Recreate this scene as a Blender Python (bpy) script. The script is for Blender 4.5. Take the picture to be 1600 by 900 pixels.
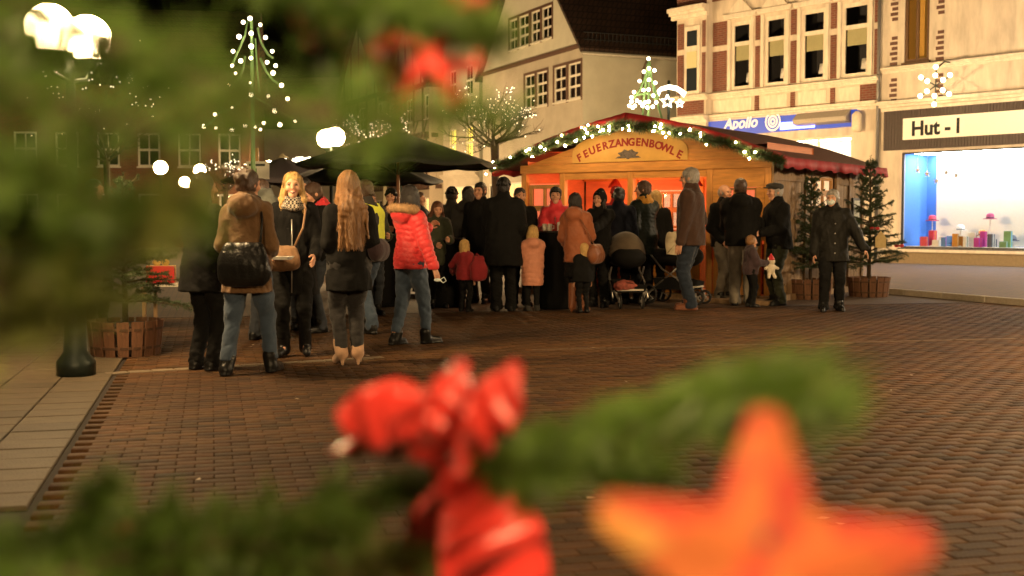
import bpy, bmesh, math, random
import numpy as np
from mathutils import Vector, Matrix

for o in list(bpy.data.objects): bpy.data.objects.remove(o, do_unlink=True)
sc = bpy.context.scene
COL = sc.collection
R = math.radians
rnd = random.Random(7)
nrs = np.random.RandomState(11)

# ------------------------------------------------------------------ camera
CAM_H, FPX, PITCH = 1.31, 1875.0, R(3.175)
cd = bpy.data.cameras.new('camera'); cam = bpy.data.objects.new('camera', cd); COL.objects.link(cam)
cam.location = (0, 0, CAM_H); cam.rotation_euler = (R(90) - PITCH, 0, 0)
cd.sensor_width = 36; cd.lens = FPX / 1600 * 36; cd.clip_start = .05; cd.clip_end = 2000
cd.dof.use_dof = True; cd.dof.focus_distance = 13.0; cd.dof.aperture_fstop = 2.5; cd.dof.aperture_blades = 0
sc.camera = cam

# ------------------------------------------------------------------ world (night sky)
w = bpy.data.worlds.new('World'); sc.world = w; w.use_nodes = True
wn = w.node_tree; wn.nodes.clear()
sky = wn.nodes.new('ShaderNodeTexSky'); sky.sky_type = 'NISHITA'; sky.sun_disc = False
sky.sun_elevation = R(-4); sky.sun_rotation = R(200); sky.air_density = 1.0; sky.dust_density = 3.0; sky.ozone_density = 1.0
hs = wn.nodes.new('ShaderNodeHueSaturation'); hs.inputs['Saturation'].default_value = .25
mx = wn.nodes.new('ShaderNodeMix'); mx.data_type = 'RGBA'; mx.blend_type = 'MULTIPLY'; mx.inputs[0].default_value = 1
mx.inputs[7].default_value = (1, .74, .45, 1)
bg = wn.nodes.new('ShaderNodeBackground'); bg.inputs[1].default_value = .14
wo = wn.nodes.new('ShaderNodeOutputWorld')
wn.links.new(sky.outputs[0], hs.inputs['Color']); wn.links.new(hs.outputs[0], mx.inputs[6])
wn.links.new(mx.outputs[2], bg.inputs[0]); wn.links.new(bg.outputs[0], wo.inputs[0])

# ------------------------------------------------------------------ exposure and sampling
sc.view_settings.view_transform = 'Standard'; sc.view_settings.look = 'None'
sc.view_settings.exposure = 0; sc.view_settings.gamma = 1; sc.view_settings.use_curve_mapping = False
cy = sc.cycles
cy.use_denoising = True
try: cy.denoiser = 'OPENIMAGEDENOISE'
except Exception: pass
cy.use_adaptive_sampling = True; cy.adaptive_threshold = .01
cy.max_bounces = 6; cy.diffuse_bounces = 3; cy.glossy_bounces = 3; cy.transmission_bounces = 6; cy.transparent_max_bounces = 8
cy.sample_clamp_indirect = 4; cy.use_light_tree = True; cy.caustics_reflective = False; cy.caustics_refractive = False

# lamp strengths (radiance of the street globes, and so on), tuned here
LAMP = 360.0          # street lamp globes
WARM = (1.0, .66, .31)

# ------------------------------------------------------------------ pixel helpers (1600 x 900 photograph)
def ray(px, py):
    u, v = (px - 800) / FPX, (450 - py) / FPX
    return Vector((u, math.cos(PITCH) + v * math.sin(PITCH), -math.sin(PITCH) + v * math.cos(PITCH)))
def at(px, py, Y):
    d = ray(px, py); return Vector((0, 0, CAM_H)) + d * (Y / d.y)
def ground(px, py, z=0.0):
    d = ray(px, py); return Vector((0, 0, CAM_H)) + d * ((z - CAM_H) / d.z)
class Plane:                      # a vertical facade: origin on the ground and the direction of its width
    def __init__(s, x, y, ang): s.o = Vector((x, y, 0)); s.a = ang; s.u = Vector((math.cos(ang), math.sin(ang), 0)); s.n = Vector((-math.sin(ang), math.cos(ang), 0))
    def uz(s, px, py, depth=0.0):
        d = ray(px, py); o = Vector((0, 0, CAM_H))
        t = ((s.o + s.n * depth) - o).dot(s.n) / d.dot(s.n); p = o + d * t
        return (p - s.o).dot(s.u), p.z

# ------------------------------------------------------------------ materials
MATS = {}
def mat(name, col, rough=.75, metal=0., var=.12, scale=14., bump=.0, bscale=None, stretch=None, emit=0., emitcol=None, spec=.4, sheen=0., tint=False, alpha=None, trans=0., sampling=None):
    if name in MATS: return MATS[name]
    m = bpy.data.materials.new(name); m.use_nodes = True; MATS[name] = m
    nt = m.node_tree; b = nt.nodes['Principled BSDF']
    b.inputs['Roughness'].default_value = rough; b.inputs['Metallic'].default_value = metal
    b.inputs['Specular IOR Level'].default_value = spec
    if sheen: b.inputs['Sheen Weight'].default_value = sheen
    if trans: b.inputs['Transmission Weight'].default_value = trans
    c = tuple(col[:3]) + (1,)
    tc = nt.nodes.new('ShaderNodeTexCoord'); mp = nt.nodes.new('ShaderNodeMapping')
    nt.links.new(tc.outputs['Object'], mp.inputs[0])
    if stretch: mp.inputs['Scale'].default_value = stretch
    if var > 0:
        n = nt.nodes.new('ShaderNodeTexNoise'); n.inputs['Scale'].default_value = scale; n.inputs['Detail'].default_value = 4; n.inputs['Roughness'].default_value = .6
        nt.links.new(mp.outputs[0], n.inputs['Vector'])
        r = nt.nodes.new('ShaderNodeMapRange'); r.inputs[1].default_value = .25; r.inputs[2].default_value = .75; r.inputs[3].default_value = 1 - var; r.inputs[4].default_value = 1 + var
        nt.links.new(n.outputs[0], r.inputs[0])
        x = nt.nodes.new('ShaderNodeMix'); x.data_type = 'RGBA'; x.blend_type = 'MULTIPLY'; x.inputs[0].default_value = 1; x.inputs[6].default_value = c
        nt.links.new(r.outputs[0], x.inputs[7]); out = x.outputs[2]
        if tint:
            a = nt.nodes.new('ShaderNodeAttribute'); a.attribute_name = 'tint'
            y = nt.nodes.new('ShaderNodeMix'); y.data_type = 'RGBA'; y.blend_type = 'MULTIPLY'; y.inputs[0].default_value = 1
            nt.links.new(out, y.inputs[6]); nt.links.new(a.outputs['Color'], y.inputs[7]); out = y.outputs[2]
        nt.links.new(out, b.inputs['Base Color'])
    else:
        b.inputs['Base Color'].default_value = c
    if bump > 0:
        n2 = nt.nodes.new('ShaderNodeTexNoise'); n2.inputs['Scale'].default_value = bscale or scale * 4; n2.inputs['Detail'].default_value = 3
        nt.links.new(mp.outputs[0], n2.inputs['Vector'])
        bp = nt.nodes.new('ShaderNodeBump'); bp.inputs['Strength'].default_value = min(1, bump); bp.inputs['Distance'].default_value = .02
        nt.links.new(n2.outputs[0], bp.inputs['Height']); nt.links.new(bp.outputs[0], b.inputs['Normal'])
    if emit:
        b.inputs['Emission Color'].default_value = tuple((emitcol or col)[:3]) + (1,); b.inputs['Emission Strength'].default_value = emit
    if sampling: m.cycles.emission_sampling = sampling
    return m
def glow(name, col, strength, sampling='NONE'):
    return mat(name, (.8, .8, .8), var=0, emit=strength, emitcol=col, sampling=sampling)
def glass(name='window_glass', col=(.02, .025, .03), rough=.06):
    return mat(name, col, rough=rough, var=0, spec=.5)
def brickmat(name, c1, c2, mortar, sx, sy, msize=.02, bump=.5, rough=.85, off=.5, axis='XZ'):
    if name in MATS: return MATS[name]
    m = bpy.data.materials.new(name); m.use_nodes = True; MATS[name] = m
    nt = m.node_tree; b = nt.nodes['Principled BSDF']; b.inputs['Roughness'].default_value = rough
    tc = nt.nodes.new('ShaderNodeTexCoord'); sp = nt.nodes.new('ShaderNodeSeparateXYZ'); cb = nt.nodes.new('ShaderNodeCombineXYZ')
    nt.links.new(tc.outputs['Object'], sp.inputs[0])
    if axis == 'XZ':
        ad = nt.nodes.new('ShaderNodeMath'); nt.links.new(sp.outputs[0], ad.inputs[0]); nt.links.new(sp.outputs[1], ad.inputs[1])
        nt.links.new(ad.outputs[0], cb.inputs[0]); nt.links.new(sp.outputs[2], cb.inputs[1])
    else:
        nt.links.new(sp.outputs[0], cb.inputs[0]); nt.links.new(sp.outputs[1], cb.inputs[1])
    br = nt.nodes.new('ShaderNodeTexBrick'); br.inputs['Scale'].default_value = 1; br.inputs['Brick Width'].default_value = sx; br.inputs['Row Height'].default_value = sy
    br.inputs['Mortar Size'].default_value = msize; br.offset = off
    br.inputs['Color1'].default_value = c1 + (1,); br.inputs['Color2'].default_value = c2 + (1,); br.inputs['Mortar'].default_value = mortar + (1,)
    nt.links.new(cb.outputs[0], br.inputs['Vector'])
    n = nt.nodes.new('ShaderNodeTexNoise'); n.inputs['Scale'].default_value = 2.2; n.inputs['Detail'].default_value = 5
    nt.links.new(tc.outputs['Object'], n.inputs['Vector'])
    r = nt.nodes.new('ShaderNodeMapRange'); r.inputs[1].default_value = .25; r.inputs[2].default_value = .75; r.inputs[3].default_value = .78; r.inputs[4].default_value = 1.2
    nt.links.new(n.outputs[0], r.inputs[0])
    x = nt.nodes.new('ShaderNodeMix'); x.data_type = 'RGBA'; x.blend_type = 'MULTIPLY'; x.inputs[0].default_value = 1
    nt.links.new(br.outputs['Color'], x.inputs[6]); nt.links.new(r.outputs[0], x.inputs[7]); nt.links.new(x.outputs[2], b.inputs['Base Color'])
    bp = nt.nodes.new('ShaderNodeBump'); bp.inputs['Strength'].default_value = bump; bp.inputs['Distance'].default_value = .01; bp.invert = True
    nt.links.new(br.outputs['Fac'], bp.inputs['Height']); nt.links.new(bp.outputs[0], b.inputs['Normal'])
    return m

# ------------------------------------------------------------------ object helpers
def tag(o, label=None, cat=None, group=None, kind=None):
    if label: o['label'] = label
    if cat: o['category'] = cat
    if group: o['group'] = group
    if kind: o['kind'] = kind
    return o
def thing(name, loc, rz, label, cat, group=None):
    o = bpy.data.objects.new(name, None); COL.objects.link(o); o.empty_display_size = .1
    o.location = loc; o.rotation_euler = (0, 0, rz)
    return tag(o, label, cat, group)
def link(name, me, parent=None, loc=None, rot=None):
    o = bpy.data.objects.new(name, me); COL.objects.link(o)
    if parent is not None: o.parent = parent
    if loc is not None: o.location = loc
    if rot is not None: o.rotation_euler = rot
    return o
def copy_tree(o, parent=None):
    c = o.copy(); COL.objects.link(c); c.parent = parent
    for ch in list(o.children): copy_tree(ch, c)
    return c
def mesh_from(verts, faces, m, smooth=False, name='mesh'):
    me = bpy.data.meshes.new(name)
    me.from_pydata([tuple(v) for v in verts], [], faces); me.update()
    if m is not None: me.materials.append(m)
    if smooth and len(me.polygons): me.polygons.foreach_set('use_smooth', np.ones(len(me.polygons), bool))
    return me
class MB:
    def __init__(s): s.v = []; s.f = []
    def add(s, vs, fs):
        k = len(s.v); s.v += [tuple(v) for v in vs]; s.f += [tuple(i + k for i in f) for f in fs]; return s
    def box(s, x0, x1, y0, y1, z0, z1):
        return s.add([(x0,y0,z0),(x1,y0,z0),(x1,y1,z0),(x0,y1,z0),(x0,y0,z1),(x1,y0,z1),(x1,y1,z1),(x0,y1,z1)],
              [(3,2,1,0),(4,5,6,7),(0,1,5,4),(1,2,6,5),(2,3,7,6),(3,0,4,7)])
    def bar(s, a, b, w, d, up=(0,0,1)):      # a box-section bar from a to b
        a, b = Vector(a), Vector(b); t = (b - a).normalized(); up = Vector(up)
        if abs(t.dot(up)) > .98: up = Vector((0, 1, 0))
        x = t.cross(up).normalized(); y = x.cross(t)
        vs = [p + x * (sx * w / 2) + y * (sy * d / 2) for p in (a, b) for sx, sy in ((-1,-1),(1,-1),(1,1),(-1,1))]
        return s.add(vs, [(3,2,1,0),(4,5,6,7),(0,1,5,4),(1,2,6,5),(2,3,7,6),(3,0,4,7)])
    def tube(s, pts, rad, n=8, cap=True):
        pts = [Vector(p) for p in pts]
        if not hasattr(rad, '__len__'): rad = [rad] * len(pts)
        k = len(s.v); prev = None
        for i, p in enumerate(pts):
            t = (pts[min(i + 1, len(pts) - 1)] - pts[max(i - 1, 0)])
            t = t.normalized() if t.length > 1e-9 else Vector((0, 0, 1))
            if prev is None:
                up = Vector((0, 0, 1)) if abs(t.z) < .9 else Vector((1, 0, 0)); x = t.cross(up).normalized()
            else:
                x = (prev - t * prev.dot(t)); x = x.normalized() if x.length > 1e-6 else t.orthogonal().normalized()
            prev = x; y = t.cross(x)
            for j in range(n):
                a = 2 * math.pi * j / n; s.v.append(tuple(p + (x * math.cos(a) + y * math.sin(a)) * rad[i]))
        for i in range(len(pts) - 1):
            for j in range(n):
                a, b = k + i * n + j, k + i * n + (j + 1) % n; s.f.append((a, b, b + n, a + n))
        if cap:
            s.f.append(tuple(k + j for j in range(n - 1, -1, -1))); e = k + (len(pts) - 1) * n; s.f.append(tuple(e + j for j in range(n)))
        return s
    def lathe(s, prof, n=16, c=(0, 0, 0), sx=1, sy=1):       # prof: list of (r, z)
        k = len(s.v); c = Vector(c)
        for r, z in prof:
            for j in range(n):
                a = 2 * math.pi * j / n; s.v.append((c.x + r * sx * math.cos(a), c.y + r * sy * math.sin(a), c.z + z))
        for i in range(len(prof) - 1):
            for j in range(n):
                a, b = k + i * n + j, k + i * n + (j + 1) % n; s.f.append((a, b, b + n, a + n))
        s.f.append(tuple(k + j for j in range(n - 1, -1, -1))); e = k + (len(prof) - 1) * n; s.f.append(tuple(e + j for j in range(n)))
        return s
    def ball(s, c, r, n=10, m=6, sx=1, sy=1, sz=1):
        prof = [(max(1e-4, r * math.sin(math.pi * i / m)), -r * sz * math.cos(math.pi * i / m)) for i in range(m + 1)]
        return s.lathe(prof, n, c, sx, sy)
    def prism(s, poly, y0, y1):               # polygon in xz (counter-clockwise seen from -y), extruded along y
        n = len(poly); vs = [(x, y0, z) for x, z in poly] + [(x, y1, z) for x, z in poly]
        fs = [tuple(range(n)), tuple(range(2 * n - 1, n - 1, -1))] + [(j, j + n, (j + 1) % n + n, (j + 1) % n) for j in range(n)]
        return s.add(vs, fs)
    def build(s, name, m, parent=None, smooth=False, loc=None, rot=None):
        return link(name, mesh_from(s.v, s.f, m, smooth, name), parent, loc, rot)
def soften(o, w=.006, seg=2):
    b = o.modifiers.new('bevel', 'BEVEL'); b.width = w; b.segments = seg; b.limit_method = 'ANGLE'; return o
def letter(txt, size, m, parent, loc, rot, name='letter', ext=.006, shear=0., bold=0.):
    c = bpy.data.curves.new(name, 'FONT'); c.body = txt; c.size = size; c.extrude = ext; c.shear = shear; c.offset = bold
    c.align_x = 'CENTER'; c.resolution_u = 3
    tmp = bpy.data.objects.new(name, c); me = bpy.data.meshes.new_from_object(tmp); bpy.data.objects.remove(tmp); bpy.data.curves.remove(c)
    me.materials.clear(); me.materials.append(m)
    o = link(name, me, parent, loc, rot)
    return o
# facade lettering stands upright: rot = (90 deg, 0, 0) reads from -y

# ------------------------------------------------------------------ signed distance figures -> meshes (surface nets)
class Field:
    def __init__(s, lo, hi, h):
        s.h = h; s.lo = np.array(lo, np.float32); n = np.ceil((np.array(hi) - np.array(lo)) / h).astype(int) + 1
        s.n = n; s.F = np.full(n, .5, np.float32)
        s.ax = [s.lo[i] + h * np.arange(n[i], dtype=np.float32) for i in range(3)]
    def sub(s, lo, hi):
        a = [int(max(0, math.floor((lo[i] - s.lo[i]) / s.h))) for i in range(3)]; b = [int(min(s.n[i], math.ceil((hi[i] - s.lo[i]) / s.h) + 1)) for i in range(3)]
        if any(b[i] <= a[i] for i in range(3)): return None, None
        sl = tuple(slice(a[i], b[i]) for i in range(3))
        return sl, (s.ax[0][sl[0]][:, None, None], s.ax[1][sl[1]][None, :, None], s.ax[2][sl[2]][None, None, :])
    def put(s, sl, d, k, cut=False):
        f = s.F[sl]
        if cut: d = -d; f2 = np.maximum(f, d); s.F[sl] = f2; return
        if k > 0:
            hh = np.maximum(k - np.abs(f - d), 0) / k; s.F[sl] = np.minimum(f, d) - hh * hh * k * .25
        else: s.F[sl] = np.minimum(f, d)
    def cone(s, a, b, ra, rb, k=.03, sq=(1, 1, 1), ridge=None, cut=False, zmin=None):
        a = np.array(a, np.float32); b = np.array(b, np.float32); sq = np.array(sq, np.float32)
        m = max(ra, rb) * float(max(sq)) + max(.05, k)
        sl, P = s.sub(np.minimum(a, b) - m, np.maximum(a, b) + m)
        if sl is None: return s
        q = [(P[i] - a[i]) / sq[i] for i in range(3)]; e = (b - a) / sq; L2 = float((e * e).sum()) + 1e-12
        t = np.clip((q[0] * e[0] + q[1] * e[1] + q[2] * e[2]) / L2, 0, 1)
        d = np.sqrt((q[0] - t * e[0]) ** 2 + (q[1] - t * e[1]) ** 2 + (q[2] - t * e[2]) ** 2) - (ra + (rb - ra) * t)
        d = d * float(min(sq))
        if ridge:
            amp, pitch = ridge; L = math.sqrt(L2); d = d + amp * (1 - np.abs(np.sin(math.pi * t * L / pitch + .55 * np.sin(13 * P[0] + 5 * P[1]) + .4 * np.sin(17 * P[1] - 9 * P[0])))) ** 2
        if zmin is not None: d = np.maximum(d, zmin - P[2])
        s.put(sl, d, k, cut); return s
    def ell(s, c, r, k=.02, cut=False, zmin=None, zmax=None, ymin=None):
        c = np.array(c, np.float32); r = np.array(r, np.float32); sl, P = s.sub(c - r - .05, c + r + .05)
        if sl is None: return s
        q = [(P[i] - c[i]) / r[i] for i in range(3)]; l = np.sqrt(q[0] ** 2 + q[1] ** 2 + q[2] ** 2)
        d = (l - 1) * float(min(r))
        if zmin is not None: d = np.maximum(d, zmin - P[2])
        if zmax is not None: d = np.maximum(d, P[2] - zmax)
        if ymin is not None: d = np.maximum(d, ymin - P[1])
        s.put(sl, d, k, cut); return s
    def wob(s, amp, freq, seed, zs=.7):
        r = np.random.RandomState(seed); X, Y, Z = s.ax[0][:, None, None], s.ax[1][None, :, None], s.ax[2][None, None, :]
        for i in range(4):
            v = r.normal(size=3); v /= np.linalg.norm(v); v[2] *= zs; f = freq * (1 + .7 * i); ph = r.uniform(0, 6.28, 2)
            w2 = r.normal(size=3) * freq * .5
            s.F += (amp / (1 + .5 * i)) * np.sin(f * (v[0] * X + v[1] * Y + v[2] * Z) + ph[0] + 1.3 * np.sin(w2[0] * X + w2[1] * Y + w2[2] * Z + ph[1]))
        return s
    def mesh(s):
        F = s.F; F[0], F[-1], F[:, 0], F[:, -1], F[:, :, 0], F[:, :, -1] = (.05,) * 6
        F = np.where(F == 0, 1e-6, F); I = F < 0
        c = [I[dx:I.shape[0]-1+dx, dy:I.shape[1]-1+dy, dz:I.shape[2]-1+dz] for dx in (0,1) for dy in (0,1) for dz in (0,1)]
        cnt = sum(x.astype(np.int8) for x in c); act = (cnt > 0) & (cnt < 8)
        ijk = np.argwhere(act); idx = np.full(act.shape, -1, np.int64); idx[act] = np.arange(len(ijk))
        if len(ijk) == 0: return np.zeros((0, 3)), []
        corners = {(dx, dy, dz): F[ijk[:,0]+dx, ijk[:,1]+dy, ijk[:,2]+dz] for dx in (0,1) for dy in (0,1) for dz in (0,1)}
        acc = np.zeros((len(ijk), 3)); num = np.zeros(len(ijk))
        for a in corners:
            for axi in range(3):
                if a[axi] == 0:
                    b = list(a); b[axi] = 1; va, vb = corners[a], corners[tuple(b)]; cr = (va < 0) != (vb < 0)
                    t = np.where(cr, va / np.where(cr, va - vb, 1), 0); p = np.array(a, float)[None, :].repeat(len(ijk), 0); p[:, axi] += t
                    acc += p * cr[:, None]; num += cr
        V = (ijk + acc / num[:, None]) * s.h + s.lo
        faces = []
        for axi in range(3):
            u, v = (axi + 1) % 3, (axi + 2) % 3
            sa = [slice(None)] * 3; sb = [slice(None)] * 3; sa[axi] = slice(0, -1); sb[axi] = slice(1, None)
            A, B = I[tuple(sa)], I[tuple(sb)]; ed = np.argwhere(A != B)
            ed = ed[(ed[:, u] > 0) & (ed[:, v] > 0) & (ed[:, u] < I.shape[u] - 1) & (ed[:, v] < I.shape[v] - 1)]
            if len(ed) == 0: continue
            def g(du, dv):
                e = ed.copy(); e[:, u] -= du; e[:, v] -= dv; return idx[e[:, 0], e[:, 1], e[:, 2]]
            q = np.stack([g(1, 1), g(0, 1), g(0, 0), g(1, 0)], 1)
            fl = ~A[ed[:, 0], ed[:, 1], ed[:, 2]]; q[fl] = q[fl][:, ::-1]
            faces.append(q)
        return V, np.concatenate(faces)
def fast_mesh(name, V, Q, m, smooth=True):
    me = bpy.data.meshes.new(name); V = np.asarray(V, np.float32); Q = np.asarray(Q, np.int32)
    me.vertices.add(len(V)); me.vertices.foreach_set('co', V.ravel())
    me.loops.add(Q.size); me.loops.foreach_set('vertex_index', Q.ravel())
    me.polygons.add(len(Q)); me.polygons.foreach_set('loop_start', np.arange(0, Q.size, Q.shape[1], dtype=np.int32))
    if smooth: me.polygons.foreach_set('use_smooth', np.ones(len(Q), bool))
    me.update(calc_edges=True); me.validate()
    if m is not None:
        for x in (m if isinstance(m, (list, tuple)) else [m]): me.materials.append(x)
    return me
# ================================================================== THE SETTING
M_SAND = mat('joint_sand', (.018, .013, .010), rough=.95, var=.3, scale=30)
M_PAVER = mat('paver_brick', (.074, .036, .013), rough=.8, var=.30, scale=9, bump=.35, bscale=60, tint=True, spec=.2)
M_SLAB = mat('concrete_slab', (.06, .043, .024), rough=.75, var=.25, scale=6, bump=.3, bscale=70, tint=True)
M_PALE = mat('pale_stone', (.15, .115, .075), rough=.7, var=.25, scale=12, bump=.3, tint=True)
PA = math.atan2(-470 / FPX, 1.0)                     # paving courses run a little to the left of the view
PANG = -PA
pv = Vector((math.sin(PA), math.cos(PA), 0)); pw = Vector((math.cos(PA), -math.sin(PA), 0))
def pav(p): return p.dot(pw), p.dot(pv)
g = MB().box(-260, 260, -60, 420, -.3, -.022).build('ground', M_SAND); g.rotation_euler[2] = PANG; tag(g, kind='structure')
FARV = 17.0
mfar = brickmat('far_paving', (.064, .031, .012), (.09, .044, .018), (.022, .014, .009), .2, .1, .010, .5, .85, axis='XY')
g = MB().box(-200, 260, FARV, 400, -.02, 0).build('paved_square', mfar); g.rotation_euler[2] = PANG; tag(g, kind='structure')
near = bpy.data.objects.new('paving', None); COL.objects.link(near); tag(near, kind='structure')

def paver_geo(L, B, T=.05, e=.006, sag=0, tilt=(0, 0)):
    x0, x1, y0, y1 = -L / 2, L / 2, -B / 2, B / 2
    def zt(x, y): return sag + tilt[0] * x + tilt[1] * y
    v = [(x0,y0,-T),(x1,y0,-T),(x1,y1,-T),(x0,y1,-T)] + [(x,y,zt(x,y)-e) for x,y in ((x0,y0),(x1,y0),(x1,y1),(x0,y1))] + [(x,y,zt(x,y)) for x,y in ((x0+e,y0+e),(x1-e,y0+e),(x1-e,y1-e),(x0+e,y1-e))]
    f = [(0,1,5,4),(1,2,6,5),(2,3,7,6),(3,0,4,7),(4,5,9,8),(5,6,10,9),(6,7,11,10),(7,4,8,11),(8,9,10,11)]
    return v, f
def tint_attr(me, cols):
    a = me.color_attributes.new('tint', 'FLOAT_COLOR', 'POINT'); a.data.foreach_set('color', np.asarray(cols, np.float32).ravel())
def tint():
    k = rnd.uniform(.68, 1.25); r = rnd.random()
    if r < .12: k *= .7
    return (k * rnd.uniform(.95, 1.12), k, k * rnd.uniform(.86, 1.06), 1)
# gutter line of pale stones, and the edge of the slab strip
GA, GB = ground(182, 582), ground(590, 558)
gdir = (GB - GA); glen = gdir.length; gdir.normalize()
W_EDGE = pav(ground(183, 573))[0]
VARS = []
for i in range(16):
    v, f = paver_geo(.196, .096, e=.004, sag=rnd.uniform(-.002, .0005), tilt=(rnd.uniform(-.004, .004), rnd.uniform(-.006, .006)))
    me = mesh_from(v, f, M_PAVER, name='paver'); tint_attr(me, [tint()] * len(v)); VARS.append(me)
def in_view(p, mx=.47): return p.y > 3.9 and abs(p.x) < mx * p.y + .15 and p.y < 24
cells = []
v = 3.6; row = 0
while v < FARV - .06:
    wmin, wmax = -14, 20
    n0 = int(wmin / .2)
    for k in range(n0, int(wmax / .2)):
        wv = k * .2 + (.1 if row % 2 else 0)
        if wv < W_EDGE + .1 and v < 30: continue
        p = pw * wv + pv * v
        if not in_view(p): continue
        rel = p - GA; tt = rel.dot(gdir); dd = abs(rel.x * gdir.y - rel.y * gdir.x)
        if 0 < tt < glen and dd < .10: continue
        cells.append((p.y, wv, v))
    v += .1; row += 1
cells.sort()
for i, (py_, wv, vv) in enumerate(cells[:290]):
    p = pw * wv + pv * vv; link('paver', VARS[rnd.randrange(16)], near, (p.x, p.y, 0), (0, 0, PANG))
VV, QQ, CC = [], [], []
ca, sa = math.cos(PANG), math.sin(PANG)
for (py_, wv, vv) in cells[290:]:
    gv, gf = paver_geo(.196, .096, e=.004, sag=rnd.uniform(-.002, .0005), tilt=(rnd.uniform(-.004, .004), rnd.uniform(-.006, .006)))
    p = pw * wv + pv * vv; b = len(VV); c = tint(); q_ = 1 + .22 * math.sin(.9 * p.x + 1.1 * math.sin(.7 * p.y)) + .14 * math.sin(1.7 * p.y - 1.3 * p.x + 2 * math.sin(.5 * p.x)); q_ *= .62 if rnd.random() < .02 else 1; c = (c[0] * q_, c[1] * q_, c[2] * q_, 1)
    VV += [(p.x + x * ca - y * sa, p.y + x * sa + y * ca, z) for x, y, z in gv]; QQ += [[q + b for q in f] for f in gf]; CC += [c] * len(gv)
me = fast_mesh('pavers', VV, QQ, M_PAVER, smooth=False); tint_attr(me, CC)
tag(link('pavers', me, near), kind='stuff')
SL = []
for i in range(6):
    v_, f_ = paver_geo(.392, .292, sag=rnd.uniform(-.003, .002), tilt=(rnd.uniform(-.006, .006), 0)); me = mesh_from(v_, f_, M_SLAB, name='slab'); k = rnd.uniform(.8, 1.2); tint_attr(me, [(k, k, k * .95, 1)] * len(v_)); SL.append(me)
ns = 0
for j in range(60):
    for k in range(16):
        wv, vv = W_EDGE - .2 - k * .4, 6.0 + j * .3
        p = pw * wv + pv * vv
        if in_view(p, .46) and vv < FARV - .1 and ns < 290: ns += 1; link('slab', SL[rnd.randrange(6)], near, (p.x, p.y, .001), (0, 0, PANG))
v_, f_ = paver_geo(.19, .12); CS = []
for i in range(5):
    me = mesh_from(v_, f_, M_PALE, name='gutter_stone'); k = rnd.uniform(.7, 1.2); tint_attr(me, [(k, k, k, 1)] * len(v_)); CS.append(me)
ga = math.atan2(gdir.y, gdir.x); d = 0
while d < glen:
    p = GA + gdir * d; link('gutter_stone', CS[rnd.randrange(5)], near, (p.x, p.y, .002), (0, 0, ga)); d += .2
# the pale edge that crosses the far paving on the right, and the raised kerb by the shops
KA, KB = ground(1310, 452), ground(1700, 486)
kd = (KB - KA).normalized(); kl = (KB - KA).length; ka = math.atan2(kd.y, kd.x)
kerb = bpy.data.objects.new('kerb', None); COL.objects.link(kerb); tag(kerb, kind='structure')
kst = MB().box(-.49, .49, -.07, .07, -.02, .10).build('kerb_stone', mat('kerb_concrete', (.36, .31, .24), var=.2, bump=.3), kerb); soften(kst, .012)
n = int(kl)
for i in range(n):
    o = kst if i == 0 else kst.copy()
    if i: COL.objects.link(o)
    p = KA + kd * (i + .5); o.location = (p.x, p.y, 0); o.rotation_euler = (0, 0, ka)
LA, LB = ground(860, 546), ground(1620, 528.5)
ld = (LB - LA).normalized(); la = math.atan2(ld.y, ld.x); d = 0
st0 = mesh_from(*paver_geo(.39, .05), mat('dull_edge_stone', (.11, .07, .04), var=.3), name='edge_stone')
while d < (LB - LA).length:
    p = LA + ld * d; link('edge_stone', st0, near, (p.x, p.y, .004), (0, 0, la)); d += .4

# ------------------------------------------------------------------ street lamps
M_POLE = mat('dark_green_iron', (.02, .03, .025), rough=.45, var=.2, metal=.3)
M_GLOBE = mat('lamp_globe', (.9, .9, .85), var=0, emit=LAMP, emitcol=WARM, sampling='FRONT')
M_GLOBE_B = mat('added_lamp_globe', (.9, .9, .85), var=0, emit=LAMP * 4.2, emitcol=WARM, sampling='FRONT')
M_GLOBE_N = mat('near_lamp_globe', (.9, .9, .85), var=0, emit=LAMP * 1.7, emitcol=WARM, sampling='FRONT')
M_GLOBE_R = mat('shop_lamp_globe', (.9, .9, .85), var=0, emit=LAMP * 1.9, emitcol=(1, .75, .46), sampling='FRONT')
M_GLOBE_FAR = mat('far_lamp_globe', (.9, .9, .85), var=0, emit=LAMP * .45, emitcol=WARM, sampling='FRONT')
def street_lamp(x, y, h, label, rz=0., r=.2, double=True, m=None, group='globe street lamps on the square'):
    t = thing('street_lamp', (x, y, 0), rz, label, 'street lamp', group)
    b = MB().lathe([(.16, 0), (.16, .12), (.10, .2), (.085, .7), (.06, .8), (.045, .95), (.038, h - .35), (.055, h - .33), (.03, h - .28), (.03, h - .15)], 12).build('post', M_POLE, t, True)
    arm = .28 if double else 0
    if double:
        MB().tube([(-arm, 0, h - .27), (-arm * .9, 0, h - .36), (0, 0, h - .40), (arm * .9, 0, h - .36), (arm, 0, h - .27)], .018, 6).build('arm', M_POLE, t, True)
    for s in ((-1, 1) if double else (0,)):
        MB().lathe([(.05, h - .28), (.085, h - .2), (.085, h - .17), (.04, h - .16)], 12, (s * arm, 0, 0)).build('holder', M_POLE, t, True)
        MB().ball((s * arm, 0, h), r, 16, 10).build('globe', m or M_GLOBE, t, True)
    return t
p = at(112, 52, 10.2); street_lamp(p.x - .02, 10.2, p.z, 'double globe street lamp shining behind the fir at top of picture, beside the dark tree', R(78), .2)
p = at(517, 215, 27); street_lamp(p.x, 27, p.z, 'double globe street lamp shining just above the left edge of the big dark parasol', R(-62), .22, m=M_GLOBE_FAR)
p = at(251, 262, 42); street_lamp(p.x, 42, p.z, 'far single globe lamp above the wooden-roofed stalls, highest of the distant row', 0, .24, False, M_GLOBE_FAR)
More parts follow.
